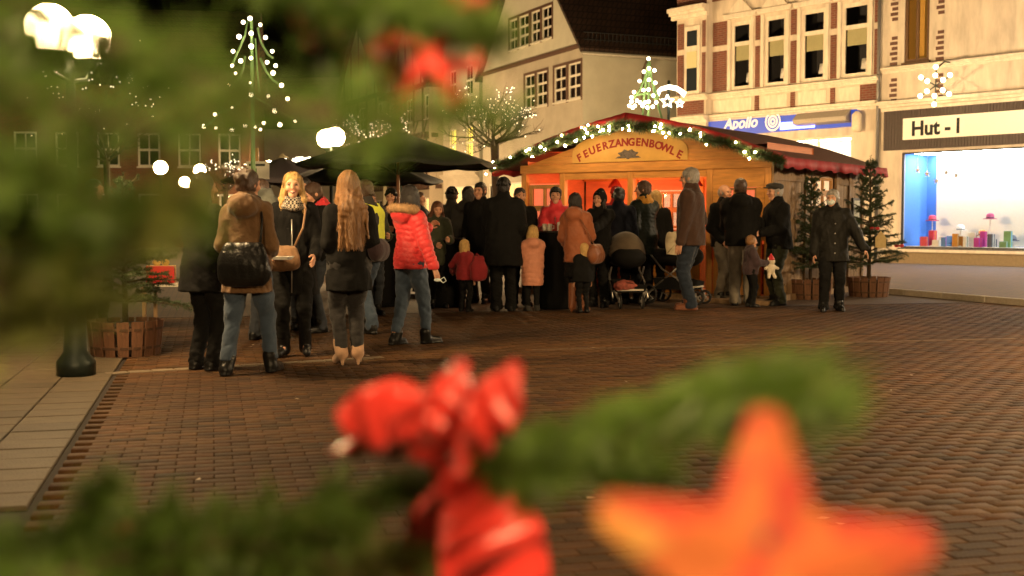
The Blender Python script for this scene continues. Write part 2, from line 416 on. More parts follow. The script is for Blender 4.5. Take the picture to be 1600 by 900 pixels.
p = at(312, 266, 44); street_lamp(p.x, 44, p.z, 'far single globe lamp directly above the dark-haired woman in black', 0, .22, False, M_GLOBE_FAR)
p = at(289, 285, 52); street_lamp(p.x, 52, p.z, 'small low globe lamp glowing at the far end of the street', 0, .25, False, M_GLOBE_FAR)
p = at(421, 262, 38); street_lamp(p.x, 38, p.z, 'far single globe lamp shining beside the white notice board', 0, .22, False, M_GLOBE_FAR)
# the lamps that light the near half of the square stand beside and behind the photographer
street_lamp(6.6, 10.6, 3.4, 'added double globe street lamp right of the square, out of the picture', R(10), .21, m=M_GLOBE_N)  # added lamp outside the frame, brightens the crowd and stall front
street_lamp(2.6, -1.6, 3.3, 'double globe street lamp standing beside the photographer, out of the picture', R(40), .2)
street_lamp(-1.7, -1.3, 3.1, 'double globe street lamp standing behind the foreground fir, out of the picture', R(10), .2, m=M_GLOBE_N)
street_lamp(14.5, 20.5, 3.4, 'double globe street lamp standing before the hat shop, out of the picture', R(-30), .22, m=M_GLOBE_R)
street_lamp(15.2, 28.5, 3.9, 'double globe street lamp near the hat shop window, out of the picture', R(20), .22, m=M_GLOBE_R)
street_lamp(-4.0, 43.5, 3.3, 'added double globe street lamp hidden behind the big dark green parasol', R(20), .2, m=M_GLOBE_B)  # added out of sight to light the white gable
street_lamp(.8, 41, 3.3, 'added unseen double globe street lamp between the stall and the white gabled house', R(60), .2)  # another added lamp for the gabled house, unseen behind the stall roof
street_lamp(-8.6, 61, 3.4, 'added far double globe lamp before the half-timbered houses', R(20), .22, m=M_GLOBE_B)  # added to lift the half-timbered fronts out of the dark
street_lamp(4.6, 33.5, 3.3, 'added double globe street lamp hidden behind the market stall', R(20), .2, m=M_GLOBE_B)  # unseen lamp added to brighten the house walls beyond the stall

# ------------------------------------------------------------------ buildings
def pane_material():
    if 'pane' in MATS: return MATS['pane']
    m = bpy.data.materials.new('pane'); m.use_nodes = True; nt = m.node_tree; nt.nodes.clear(); MATS['pane'] = m
    o = nt.nodes.new('ShaderNodeOutputMaterial'); mxs = nt.nodes.new('ShaderNodeMixShader'); t = nt.nodes.new('ShaderNodeBsdfTransparent'); gl = nt.nodes.new('ShaderNodeBsdfGlossy')
    gl.inputs['Roughness'].default_value = .03; lw = nt.nodes.new('ShaderNodeFresnel'); lw.inputs[0].default_value = 1.5
    nt.links.new(lw.outputs[0], mxs.inputs[0]); nt.links.new(t.outputs[0], mxs.inputs[1]); nt.links.new(gl.outputs[0], mxs.inputs[2]); nt.links.new(mxs.outputs[0], o.inputs[0])
    return m
M_PANE = pane_material()
M_DARK = mat('dark_room', (.03, .028, .03), rough=.9, var=.2)
M_WHITE = mat('white_window_paint', (.72, .68, .58), rough=.5, var=.06)
M_CREAM = mat('cream_plaster', (.53, .45, .355), rough=.85, var=.30, scale=1.1, stretch=(2.5, 2.5, .6), bump=.15, bscale=40)
M_CREAM2 = mat('cream_stucco_trim', (.62, .54, .43), rough=.8, var=.20, scale=2.5, stretch=(2.5, 2.5, .7), bump=.1, bscale=30)
M_BRICK = brickmat('red_brick', (.115, .028, .015), (.16, .040, .020), (.16, .10, .07), .25, .075, .012, .4)
M_PLASTER = mat('white_plaster', (.52, .50, .40), rough=.9, var=.12, scale=.9, bump=.15, bscale=30)
M_GREY = mat('grey_cream_plaster', (.42, .37, .29), rough=.9, var=.14, scale=1.2, bump=.15, bscale=30)
M_TRIMBR = mat('brown_trim', (.10, .05, .03), rough=.7, var=.2)
M_TILE = brickmat('dark_roof_tiles', (.045, .025, .017), (.065, .034, .022), (.012, .008, .006), .24, .34, .03, .9, .7)
def wall(root, name, m, u0, u1, z0, z1, ops, y=0., depth=.18):
    """a wall in the local xz plane facing -y with real openings and reveals"""
    us = sorted({u0, u1} | {a for o in ops for a in o[:2]}); zs = sorted({z0, z1} | {a for o in ops for a in o[2:4]})
    us = [a for a in us if u0 <= a <= u1]; zs = [a for a in zs if z0 <= a <= z1]; b = MB()
    for i in range(len(us) - 1):
        for j in range(len(zs) - 1):
            cu, cz = (us[i] + us[i+1]) / 2, (zs[j] + zs[j+1]) / 2
            if any(o[0] < cu < o[1] and o[2] < cz < o[3] for o in ops): continue
            b.add([(us[i], y, zs[j]), (us[i+1], y, zs[j]), (us[i+1], y, zs[j+1]), (us[i], y, zs[j+1])], [(0, 1, 2, 3)])
    for a, c, e, f in ops:
        d = y + depth
        b.add([(a,y,e),(c,y,e),(c,y,f),(a,y,f),(a,d,e),(c,d,e),(c,d,f),(a,d,f)], [(0,4,5,1),(1,5,6,2),(2,6,7,3),(3,7,4,0)])
    return b.build(name, m, root)
def window(root, u0, u1, z0, z1, y=0., rows=3, cols=2, fw=.07, mw=.035, m=None, transom=None, room=None, depth=.18, sill=True, room_d=.5, name='window', mg=.03):
    m = m or M_WHITE; b = MB(); ya, yb = y + .03, y + .09
    b.box(u0, u0 + fw, ya, yb, z0, z1).box(u1 - fw, u1, ya, yb, z0, z1).box(u0 + fw, u1 - fw, ya, yb, z0, z0 + fw).box(u0 + fw, u1 - fw, ya, yb, z1 - fw, z1)
    xs = [u0 + fw + (u1 - u0 - 2 * fw) * i / cols for i in range(cols + 1)]
    zz = [z0 + fw, transom, z1 - fw] if transom else [z0 + fw + (z1 - z0 - 2 * fw) * i / rows for i in range(rows + 1)]
    for i, x in enumerate(xs[1:-1]): b.box(x - mw / 2, x + mw / 2, ya + .008, yb - .008, z0 + fw, z1 - fw)
    for q in zz[1:-1]:
        t = mw if not transom else .07
        for i in range(cols): b.box(xs[i] + (mw / 2 if i else 0), xs[i+1] - (mw / 2 if i < cols - 1 else 0), ya + .012, yb - .012, q - t, q + t)
    wdw = b.build(name, m, root)
    for i in range(cols):
        for j in range(len(zz) - 1):
            MB().add([(xs[i], y + .062, zz[j]), (xs[i+1], y + .062, zz[j]), (xs[i+1], y + .062, zz[j+1]), (xs[i], y + .062, zz[j+1])], [(0, 1, 2, 3)]).build('pane', M_PANE, wdw)
    d = y + depth; e = d + room_d
    MB().add([(u0-mg,d+.002,z0-mg),(u1+mg,d+.002,z0-mg),(u1+mg,d+.002,z1+mg),(u0-mg,d+.002,z1+mg),(u0-mg,e,z0-mg),(u1+mg,e,z0-mg),(u1+mg,e,z1+mg),(u0-mg,e,z1+mg)], [(4,5,6,7),(0,1,5,4),(3,7,6,2),(0,4,7,3),(1,2,6,5)]).build('room_lining', room or M_DARK, wdw)
    if sill: MB().box(u0 - .06, u1 + .06, y - .07, y + .03, z0 - .07, z0 - .003).build('sill', m, wdw)
    return wdw

# ---- the brick and stucco corner house (right) and the hat shop
P1 = Plane(12.7, 37.2, R(-51.1))
B1 = thing('corner_house', P1.o, P1.a, 'cream stucco and red brick house with tall windows above blue shop sign', 'building')
def z4(zx, zy): return 1060 + zx / 3.75, zy / 3.75
wins = []
for (xa, xb, yt, ym, yb) in ((305, 425, 152, 278, 540), (500, 630, 100, 235, 508), (715, 862, 42, 185, 475), (952, 1118, -12, 125, 432)):
    ua, _ = P1.uz(*z4(xa, yb)); ub, _ = P1.uz(*z4(xb, yb)); zt = P1.uz(*z4((xa + xb) / 2, yt))[1]; zm = P1.uz(*z4((xa + xb) / 2, ym))[1]; zb = P1.uz(*z4((xa + xb) / 2, yb))[1]
    wins.append((ua, ub, zb, zt, zm))
zb = sum(w_[2] for w_ in wins) / 4; zt = sum(w_[3] for w_ in wins) / 4; zm = sum(w_[4] for w_ in wins) / 4
wins = [(a, b) for a, b, *_ in wins]
uL = P1.uz(1112, 150)[0]; uR = P1.uz(1376, 140)[0]          # the flat front between the corner bay and the drainpipe
zled = P1.uz(1250, 129)[1]; zcor = P1.uz(*z4(600, 650))[1]
u_end = 7.5; TOP = 13.0
zsh = P1.uz(1300, 213)[1]                                   # top of the lit shop window below the blue sign
usa, usb = P1.uz(1180, 225)[0], P1.uz(1332, 225)[0]
ops = [(a, b, zb, zt) for a, b in wins]
shop_op = (usa, usb, .5, zsh)
uw0, uw1 = P1.uz(*z4(1325, 200))[0], P1.uz(*z4(1470, 200))[0]; zw0 = P1.uz(*z4(1390, 362))[1]
ops += [(a, b, zt + 1.9, zt + 4.2) for a, b in wins]
ops1 = [o for o in ops]
wall(B1, 'wall', M_CREAM, uL, uR, 0, TOP, ops1 + [shop_op])
for k, (a, b) in enumerate(wins):
    for up in (0, 1):
        z0_, z1_ = (zb, zt) if not up else (zt + 1.9, zt + 4.2)
        wd = window(B1, a, b, z0_, z1_, 0, 2, 1, .13, .03, M_CREAM2, transom=z0_ + (zm - zb), depth=.22, room_d=.7)
        if not up:
            h1 = zm - zb
            MB().box(a + .15, b - .15, .115, .125, zm - h1 * .36, zm - .06).build('blind', mat('roller_blind', (.50, .46, .25), var=.05), wd)
            c_ = a + (b - a) * .66
            MB().lathe([(.17, 0), (.13, .32)], 14, (c_, .36, zb + .28)).build('lamp_shade', mat('white_shade', (.75, .72, .66), var=.03), wd, True)
            MB().lathe([(.10, 0), (.10, .03), (.02, .05), (.02, .30)], 10, (c_, .36, zb - .02)).build('lamp_foot', mat('white_shade', (.75, .72, .66)), wd, True)
    # stucco surround and hood
    MB().box(a - .12, a - .003, -.05, .03, zb - .02, zt + .1).box(b + .003, b + .12, -.05, .03, zb - .02, zt + .1).build('window_surround', M_CREAM2, B1)
    hd = MB().prism([(a - .22, zt + .12), (b + .22, zt + .12), (b + .3, zt + .3), (a - .3, zt + .3)], -.14, .0).build('window_hood', M_CREAM2, B1); soften(hd, .02)
    MB().prism([(a - .1, zt + .303), (b + .1, zt + .303), ((a + b) / 2, zt + .85)], -.1, .0).build('pediment', M_CREAM2, B1)
edges = [uL] + [x for w_ in wins for x in (w_[0] - .14, w_[1] + .14)] + [uR]
for i in range(0, len(edges), 2):
    a, b = edges[i], edges[i + 1]
    if b - a > .12:
        m_ = (zb + zt) / 2 + .35
        MB().box(a + .04, b - .04, -.012, .0, zb + .02, m_ - .1).build('brick_panel', M_BRICK, B1)
        MB().box(a + .04, b - .04, -.012, .0, m_ + .1, zt + .1).build('brick_panel', M_BRICK, B1)
MB().box(uL, uR, -.02, 0., zt + .86, zt + 1.6).build('brick_panel', M_BRICK, B1)
zc = zcor
def cornice(root, u0, u1, z, dep=.28, h=.28, y=0., name='cornice', m=None):
    b = MB()
    for (d0, a0, a1) in ((.35, 0, .35), (.7, .353, .62), (1., .623, 1.)):
        b.box(u0, u1, y - dep * d0, y, z - h + h * a0, z - h + h * a1 - .002)
    return b.build(name, m or M_CREAM2, root)
cornice(B1, uL, uR, zb - .06, .22, .2)
cornice(B1, uL, uR, zcor + .05, .3, .26)
cornice(B1, uL, uR, zt + 1.85, .3, .24)
zp0, zp1 = zcor + .12, zb - .32
edges2 = [uL] + [x for i in range(3) for x in ((wins[i][1] + wins[i+1][0]) / 2 - .14, (wins[i][1] + wins[i+1][0]) / 2 + .14)] + [uR]
for i in range(0, 8, 2):
    MB().box(edges2[i] + .1, edges2[i+1] - .1, -.03, 0, zp0, zp1).build('stucco_panel', M_CREAM2, B1)
for i in range(3):
    MB().box(edges2[2*i+1] + .05, edges2[2*i+2] - .05, -.035, 0, zp0 - .04, zp1 + .04).build('brick_panel', M_BRICK, B1)
MB().box(uR - .75, uR - .05, -.036, 0, zp0 - .04, zp1 + .04).build('brick_panel', M_BRICK, B1)
# ground floor shop: blue sign band, awning box, lit window
sa_, sz0 = P1.uz(*z4(190, 790)); sb_, sz1 = P1.uz(*z4(1060, 645)); zs1 = P1.uz(*z4(1050, 643))[1]; zs0 = P1.uz(*z4(1050, 740))[1]
M_BLUE = mat('blue_sign', (.02, .06, .45), rough=.4, var=.04, emit=.22, emitcol=(.05, .12, 1.))
sgn = MB().box(sa_, sb_, -.16, -.001, zs0, zs1).build('sign_band', M_BLUE, B1)
M_SIGNW = mat('white_sign_letter', (.75, .78, .85), var=0, emit=.12)
uA = P1.uz(*z4(430, 755))[0]; uO = P1.uz(*z4(515, 745))[0]
letter('Apollo', .56, M_SIGNW, sgn, (uA - .38, -.17, zs0 + .22), (R(90), 0, 0), ext=.01, shear=.25, bold=.012)
em = MB()
for rr in (.27, .15, .05):
    n_ = 20
    for j in range(n_):
        a0, a1 = 2 * math.pi * j / n_, 2 * math.pi * (j + 1) / n_
        c0 = (uO + .42, zs0 + .36)
        em.add([(c0[0] + r_ * math.cos(q), -.175, c0[1] + r_ * math.sin(q)) for r_, q in ((rr, a0), (rr + .07, a0), (rr + .07, a1), (rr, a1))], [(3, 2, 1, 0)])
em.build('emblem', M_SIGNW, sgn)
ul0, ul1 = P1.uz(*z4(720, 700))[0], P1.uz(*z4(1030, 700))[0]
aw = MB().prism([(0, 0), (.28, .06), (.3, .2), (.06, .42), (0, .42)], ul0, ul1)
aw.v = [(y_, -.18 - x_, zs0 + .12 + z_) for x_, y_, z_ in aw.v]; aw.build('awning_box', mat('grey_awning_box', (.30, .26, .21), rough=.5, var=.1), B1)
uv_l = P1.uz(*z4(690, 740))[0]
MB().box(uv_l - .55, uv_l + .9, -.172, -.162, zs0 + .05, zs0 + .3).build('blue_tube', mat('blue_neon', (.3, .3, .9), var=0, emit=7., emitcol=(.10, .16, 1.), sampling='FRONT'), sgn)
M_SHOPIN = mat('shop_interior_white', (.8, .78, .7), var=.04)
wdw = window(B1, usa, usb, .5, zsh, 0, 1, 3, .08, .06, M_CREAM2, room=M_SHOPIN, depth=.2, room_d=1.6, name='shop_window')
MB().box(usa + .2, usb - .2, .5, 1.4, zsh - .04, zsh - .02).build('ceiling_light', mat('shop_ceiling_light', (.9, .9, .9), var=0, emit=14., emitcol=(1, .88, .66), sampling='FRONT'), wdw)
# corner bay at the left end
bay = MB(); ub0 = P1.uz(1066, 150)[0]
bL = Vector((ub0, .0)); 
def bayq(root, name, m, pts, z0, z1): 
    b = MB()
    for (x0, y0), (x1, y1) in zip(pts[:-1], pts[1:]): b.add([(x0,y0,z0),(x1,y1,z0),(x1,y1,z1),(x0,y0,z1)], [(0,1,2,3)])
    return b.build(name, m, root)
bw = uL - ub0
pts = [(ub0 - .0, 6.0), (ub0, -.30), (uL, -.30), (uL, .2)]
bayq(B1, 'bay_wall', M_CREAM, pts, 0, TOP)
un0, zn0 = P1.uz(*z4(112, 545)); un1, zn1 = P1.uz(*z4(180, 195))
un0, un1 = ub0 + bw * .38, ub0 + bw * .72
wb = MB().box(un0 - .12, un1 + .12, -.36, -.301, zb - .05, zt + .05).build('bay_window', M_CREAM2, B1)
MB().box(un0, un1, -.37, -.361, zm + .1, zt - .12).build('pane', glass(), wb)
MB().box(un0, un1, -.37, -.361, zb + .1, zm - .1).build('pane', glass(), wb)
MB().box(un0, un1, -.374, -.371, zm - .7, zm - .1).build('blind', MATS['roller_blind'], wb)
for a, b in ((ub0 + .04, un0 - .2), (un1 + .2, uL - .04)):
    for c, e in ((zb, (zb + zt) / 2 + .25), ((zb + zt) / 2 + .45, zt + .2)):
        MB().box(a, b, -.315, -.301, c, e).build('brick_panel', M_BRICK, B1)
MB().box(ub0 + .05, uL - .1, -.315, -.301, zp0, zp1 + .1).build('brick_panel', M_BRICK, B1)
cornice(B1, ub0 - .15, uL + .1, zb - .06, .2, .2, -.3); cornice(B1, ub0 - .15, uL + .1, zcor + .05, .25, .26, -.3); cornice(B1, ub0 - .2, uL + .1, zt + .75, .35, .4, -.3)
MB().box(ub0, uL, -.32, -.301, zt + .78, zt + 1.6).build('brick_panel', M_BRICK, B1)
cornice(B1, ub0 - .2, uL + .1, zt + 2.0, .4, .35, -.3)
MB().box(ub0 - .3, uR, -.4, 8, TOP + .003, TOP + .35).build('roof', M_TILE, B1)
dp = MB().tube([(uR - .02, -.1, 0), (uR - .02, -.1, TOP)], .055, 8).build('drainpipe', mat('grey_zinc_pipe', (.16, .15, .14), rough=.5, metal=.5), B1, True)
p_ = P1.uz(*z4(1072, 720)); MB().lathe([(.13, -.3), (.16, -.2), (.16, .25), (.05, .36)], 12, (p_[0], -.25, p_[1])).build('siren_box', mat('cream_box', (.62, .52, .38)), B1, True)

# ---- hat shop house
H1 = thing('hat_shop_house', P1.o, P1.a, 'cream house with amber-lit wooden window above dark hat shop fascia', 'building')
zf1 = P1.uz(*z4(1300, 640))[1]; zf0 = P1.uz(1440, 237)[1]; zsb = P1.uz(1440, 388)[1]
uh0, uh1 = P1.uz(1408, 300)[0], 6.2
wall(H1, 'wall', M_CREAM, uR + .003, u_end, 0, TOP, [(uw0, uw1, zw0, zw0 + 3.1), (uh0, uh1, zsb, zf0)], 0, .2)
M_WOODWIN = mat('brown_window_wood', (.10, .05, .02), rough=.5, var=.2)
wd = window(H1, uw0, uw1, zw0, zw0 + 3.1, 0, 2, 2, .1, .1, M_WOODWIN, transom=zw0 + 2.0, room=mat('amber_curtain', (.5, .27, .05), var=.15, stretch=(12, 1, .5), emit=.12, emitcol=(1, .45, .06)), depth=.15, room_d=.25)
for x in (uw0 - .5, uw1 + .24):
    for zq in (zw0 - 1.5, zw0 - .2, zw0 + 1.35):
        for j in range(7):
            MB().box(x + (.0 if j % 2 else .06), x + .26, -.02, 0, zq + j * .16, zq + j * .16 + .1).build('quoin_brick', mat('dark_quoin_brick', (.10, .045, .03), var=.2), H1)
cornice(H1, uR + .1, u_end, zw0 - .1, .2, .18); cornice(H1, uR + .1, u_end, zf1 + .25, .35, .3)
fas = MB()
x = uR + .2
while x < u_end: fas.box(x, x + .085, -.1, -.003, zf0 + .08, zf1); x += .1
fas.build('fascia', mat('brown_ribbed_fascia', (.045, .028, .022), rough=.5, var=.15), H1)
ub_, zb_ = P1.uz(1415, 219); _, zt_ = P1.uz(1415, 186)
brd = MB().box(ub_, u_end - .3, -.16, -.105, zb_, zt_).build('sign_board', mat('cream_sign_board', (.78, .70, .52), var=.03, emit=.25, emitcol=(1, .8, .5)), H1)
letter('Hut - l', .62, mat('black_sign_letter', (.01, .01, .01), var=0), brd, (ub_ + 1.12, -.165, zb_ + .12), (R(90), 0, 0), ext=.006, bold=.02)
M_BLUEIN = mat('blue_display_wall', (.10, .24, .60), var=.06)
wdw = window(H1, uh0, uh1, zsb, zf0, 0, 1, 1, .05, .04, mat('dark_shop_frame', (.03, .025, .02)), room=M_BLUEIN, depth=.2, room_d=1.3, name='shop_window')
MB().box(uh0 + .2, uh1 - .2, .4, 1.3, zf0 - .04, zf0 - .02).build('ceiling_light', mat('display_light', (.9, .9, .9), var=0, emit=30., emitcol=(.86, .95, 1), sampling='FRONT'), wdw)
MB().box(uh0 + .05, uh1 - .05, .25, 1.35, zsb - .02, zsb + .06).build('display_floor', M_SHOPIN, wdw)
MB().box(uh0 + .62, uh1 - .1, 1.0, 1.05, zsb + .08, zf0 - .1).build('display_panel', M_SHOPIN, wdw)
MB().box(uR + .3, u_end, -.08, -.003, 0, zsb - .12).build('plinth', mat('ochre_plinth', (.22, .16, .09), var=.15), H1)
MB().box(uh0 - .1, u_end, -.14, -.003, zsb - .118, zsb - .03).build('shop_sill', M_CREAM2, H1)
MB().box(uR - .3, u_end + .3, -.4, 8, TOP + .003, TOP + .35).build('roof', M_TILE, H1)
# goods in the hat shop window
def on_p1(u, y, z): return P1.o + P1.u * u + P1.n * y + Vector((0, 0, z))
def star_poly(r, r2=.42, n=5, rot=0):
    return [((r if i % 2 == 0 else r * r2) * math.sin(math.pi * i / n + rot), (r if i % 2 == 0 else r * r2) * math.cos(math.pi * i / n + rot)) for i in range(2 * n)][::-1]
stm = MB().prism(star_poly(.11), -.012, .012)
goods = [('hat', (.55, .05, .10)), ('hat', (.05, .05, .06)), ('hat', (.75, .72, .66)), ('hat', (.55, .2, .05)), ('hat', (.35, .05, .12)), ('hat', (.10, .1, .12))]
gi = 0
names_ = ['crimson', 'black', 'white', 'rust', 'wine red', 'charcoal']
where_ = ['on the tallest display stand', 'low at the front of the display', 'on the front display stand', 'beside the wine red one', 'in the middle of the display', 'at the far end of the display']
for i, (k, c) in enumerate(goods):
    u = uh0 + .8 + i * .48 + (i % 2) * .1; hz = zsb + .1 + (.75, .05, .45, .3, .8, .15)[i]
    t = thing('display_hat', on_p1(u, .5 + .25 * (i % 2), 0), P1.a, names_[i] + ' felt hat in the bright blue shop window, ' + where_[i], 'hat', 'hats in the shop window')
    MB().lathe([(.06, zsb + .06), (.06, zsb + .08), (.015, zsb + .1), (.015, hz)], 8).build('stand', M_WHITE, t, True)
    MB().lathe([(.2, hz), (.21, hz + .015), (.12, hz + .03), (.115, hz + .12), (.08, hz + .17), (.02, hz + .18)], 14).build('crown_and_brim', mat('felt_' + names_[i].replace(' ', '_'), c, var=.1), t, True)
    MB().lathe([(.123, hz + .03), (.121, hz + .06)], 14).build('band', mat('hat_band', (.02, .02, .02)), t, True)
for i in range(5):
    u = uh0 + .35 + i * .33; hz = zf0 - .55 - (.0, .12, .35, .1, .2)[i]; p = on_p1(u, .35, hz)
    t = thing('hanging_star', p, P1.a, ['white paper star hanging nearest the left frame of hat shop window', 'second white star from the left in hat shop window', 'lowest of the white stars hanging in hat shop window', 'fourth white star from the left in hat shop window', 'fifth white star from the left in hat shop window'][i], 'star', 'stars hanging in the shop window')
    link('star', mesh_from(stm.v, stm.f, M_WHITE, name='star'), t); MB().tube([(0, 0, .1), (0, 0, zf0 - .05 - hz)], .004, 4).build('thread', M_WHITE, t)

cls_ = [(.6, .05, .08), (.75, .7, .6), (.1, .25, .6), (.65, .3, .05), (.8, .78, .7), (.45, .05, .3), (.1, .1, .12), (.2, .35, .15)]
for k in range(16):
    u = uh0 + .7 + (k % 8) * .36 + rnd.uniform(-.1, .1); yy = .30 + .28 * (k // 8) + rnd.uniform(-.06, .06); zz = zsb + .065; sx, sy, hh_ = rnd.uniform(.06, .13), rnd.uniform(.05, .1), rnd.uniform(.14, .5)
    t = thing('display_box', on_p1(u, yy, zz), P1.a + rnd.uniform(-.4, .4), ['crimson', 'cream', 'blue', 'orange', 'white', 'purple', 'black', 'green'][k % 8] + ' wrapped box in the ' + ('front', 'rear')[k // 8] + ' row of the hat shop display', 'box', 'wrapped boxes in the shop window')
    soften(MB().box(-sx, sx, -sy, sy, 0, hh_).build('box', mat('display_colour_%d' % (k % 8), cls_[k % 8], var=.1, rough=.5), t), .006); MB().box(-sx - .003, sx + .003, -.015, .015, -.001, hh_ + .004).build('ribbon', mat('display_colour_%d' % ((k + 3) % 8), cls_[(k + 3) % 8]), t)
# ---- the white gabled house behind the stall
P2 = Plane(3.05, 52, R(-66.4))
B2 = thing('gabled_house', P2.o, P2.a, 'white gabled house with dark tiled roof behind the wooden stall', 'building')
EZ, W2, D2, PKZ = 8.9, 11.4, 26, 15.2
def z3(zx, zy): return 760 + zx / 3.75, zy / 3.75
w_up = []
for xa, xb, yt, yb in ((135, 182, 122, 292), (192, 249, 92, 272), (264, 316, 62, 248), (327, 384, 25, 218)):
    a, _ = P2.uz(*z3(xa, yb)); b, _ = P2.uz(*z3(xb, yb)); w_up.append((a, b, P2.uz(*z3((xa+xb)/2, yb))[1], P2.uz(*z3((xa+xb)/2, yt))[1]))
w_lo = []
for xa, xb, yt, yb in ((226, 284, 440, 640), (295, 357, 418, 620), (398, 468, 390, 590), (481, 554, 365, 577)):
    a, _ = P2.uz(*z3(xa, yb)); b, _ = P2.uz(*z3(xb, yb)); w_lo.append((a, b, P2.uz(*z3((xa+xb)/2, yb))[1], P2.uz(*z3((xa+xb)/2, yt))[1]))
def level(ws): z0 = sum(w_[2] for w_ in ws) / len(ws); z1 = sum(w_[3] for w_ in ws) / len(ws); return [(a, b, z0, z1) for a, b, _, _ in ws]
w_up, w_lo = level(w_up), level(w_lo)
w_gr = [(-10.6, -9.5, 1.0, 3.2), (-8.6, -6.4, .9, 3.2), (-5.4, -4.2, 0.05, 2.9), (-3.4, -1.0, .9, 3.2)]
wall(B2, 'wall', M_GREY, -W2, 0, 0, EZ, w_lo + w_gr)
# gable triangle with its windows (built as a stepped wall clipped by the verge)
def gable(root, m, W, ez, pk, ops, y=0.):
    bm = bmesh.new(); mid = -W / 2
    vs = [bm.verts.new((x, y, z)) for x, z in ((-W, ez), (0, ez), (mid, pk))]; bm.faces.new(vs)
    for a, b, c, e in ops:
        for co, no in (((a, 0, 0), (1, 0, 0)), ((b, 0, 0), (1, 0, 0)), ((0, 0, c), (0, 0, 1)), ((0, 0, e), (0, 0, 1))):
            bmesh.ops.bisect_plane(bm, geom=bm.verts[:] + bm.edges[:] + bm.faces[:], plane_co=co, plane_no=no)
    kill = [f for f in bm.faces if any(a < f.calc_center_median().x < b and c < f.calc_center_median().z < e for a, b, c, e in ops)]
    bmesh.ops.delete(bm, geom=kill, context='FACES')
    d = y + .18
    for a, b, c, e in ops:
        v = [bm.verts.new(p) for p in ((a,y,c),(b,y,c),(b,y,e),(a,y,e),(a,d,c),(b,d,c),(b,d,e),(a,d,e))]
        for f in ((0,4,5,1),(1,5,6,2),(2,6,7,3),(3,7,4,0)): bm.faces.new([v[i] for i in f])
    me = bpy.data.meshes.new('gable'); bm.to_mesh(me); bm.free(); me.materials.append(m); return link('gable', me, root)
gable(B2, M_PLASTER, W2, EZ, PKZ, w_up)
for a, b, c, e in w_up + w_lo:
    wd = window(B2, a, b, c, e, 0, 3, 2, .07, .05)
    MB().box(a - .12, a - .003, -.03, .02, c - .1, e + .12).box(b + .003, b + .12, -.03, .02, c - .1, e + .12).box(a - .003, b + .003, -.03, .02, e + .003, e + .12).build('brown_casing', M_TRIMBR, wd)
M_LIT = mat('lit_room', (.8, .62, .3), var=.1, emit=1.2, emitcol=(1, .66, .26), sampling='NONE')
for k, (a, b, c, e) in enumerate(w_gr):
    window(B2, a, b, c, e, 0, 1, 2, .09, .06, room=M_LIT if k in (1, 3) else None, name='shop_window')
MB().box(-W2 - .1, .1, -.09, -.003, EZ - .12, EZ + .06).build('brown_band', M_TRIMBR, B2)
MB().box(-W2 - .05, .05, -.14, -.003, 4.15, 4.35).build('shop_cornice', M_GREY, B2)
MB().add([(0,0,0),(0,D2,0),(0,D2,EZ),(0,0,EZ)], [(0,1,2,3)]).build('side_wall', M_PLASTER, B2)
MB().add([(-W2,D2,0),(-W2,0,0),(-W2,0,EZ),(-W2,D2,EZ)], [(0,1,2,3)]).build('side_wall', M_PLASTER, B2)
ov = .45; sl = (PKZ - EZ) / (W2 / 2)
def roof(root, W, ez, pk, D, ov=.45, front=.35, m=None, t=.18):
    mid = -W / 2; s_ = (pk - ez) / (W / 2); b = MB()
    for sx in (1, -1):
        xe = (0 + ov) if sx > 0 else (-W - ov); ze = ez - s_ * ov
        lo = [(xe, -front, ze), (xe, D, ze), (mid, D, pk), (mid, -front, pk)]
        vs = lo + [(x, y, z + t) for x, y, z in lo]
        f = [(0,1,2,3),(7,6,5,4),(0,4,5,1),(1,5,6,2),(3,2,6,7),(0,3,7,4)]
        b.add(vs, f if sx < 0 else [q[::-1] for q in f])
    return b.build('roof', m or M_TILE, root)
rf = roof(B2, W2, EZ, PKZ, D2, .35, .3)
gt = MB().tube([(.5, -.3, EZ - .45), (.5, D2, EZ - .45)], .09, 8).build('gutter', mat('zinc_gutter', (.30, .28, .23), rough=.5, metal=.4), rf, True)
u_, _ = 0, 0
dpy = 2.9
MB().tube([(.5, dpy, EZ - .5), (.12, dpy, EZ - .95), (.09, dpy, EZ - 1.2), (.09, dpy, 0)], .055, 8).build('downpipe', mat('brown_pipe', (.12, .09, .06)), B2, True)
sg = MB()
for i in range(120): sg.box(.05, .08, .2 + i * .2, .22 + i * .2, EZ - .02, EZ + .55)
for zq in (EZ + .5, EZ + .2): sg.box(.04, .09, 0, D2, zq, zq + .03)
sg.build('snow_guard', mat('dark_steel', (.03, .03, .03), metal=.4), rf)

# ---- the houses farther down the street, on the left of the gabled house
P3 = Plane(P2.o.x - .4 * 11.9, P2.o.y + .917 * 11.9, R(-66.4))
B3 = thing('narrow_house', P3.o, P3.a, 'narrow pale house with yellow-lit window bays behind the bare lit tree', 'building')
W3 = 5.4
o3 = [(-1.9, -.9, 4.6, 6.4), (-4.4, -3.4, 4.6, 6.4), (-1.9, -.9, 8.0, 9.6), (-4.4, -3.4, 8.0, 9.6), (-4.8, -.6, .6, 3.2)]
wall(B3, 'wall', M_GREY, -W3, 0, 0, 11.0, o3); gable(B3, M_GREY, W3, 11.0, 15.0, [(-3.2, -2.2, 11.6, 13)])
M_YEL = mat('yellow_lit_room', (.8, .7, .2), var=.15, emit=1.6, emitcol=(1, .8, .18), sampling='NONE')
for k, o_ in enumerate(o3): window(B3, *o_, 0, 2, 2, .08, .05, room=M_YEL if k < 2 else (M_LIT if k == 4 else None))
window(B3, -3.2, -2.2, 11.6, 13, 0, 2, 2, .08, .05)
cornice(B3, -W3, 0, 3.9, .25, .3, m=M_GREY); roof(B3, W3, 11.0, 15.0, 14, .2, .2)
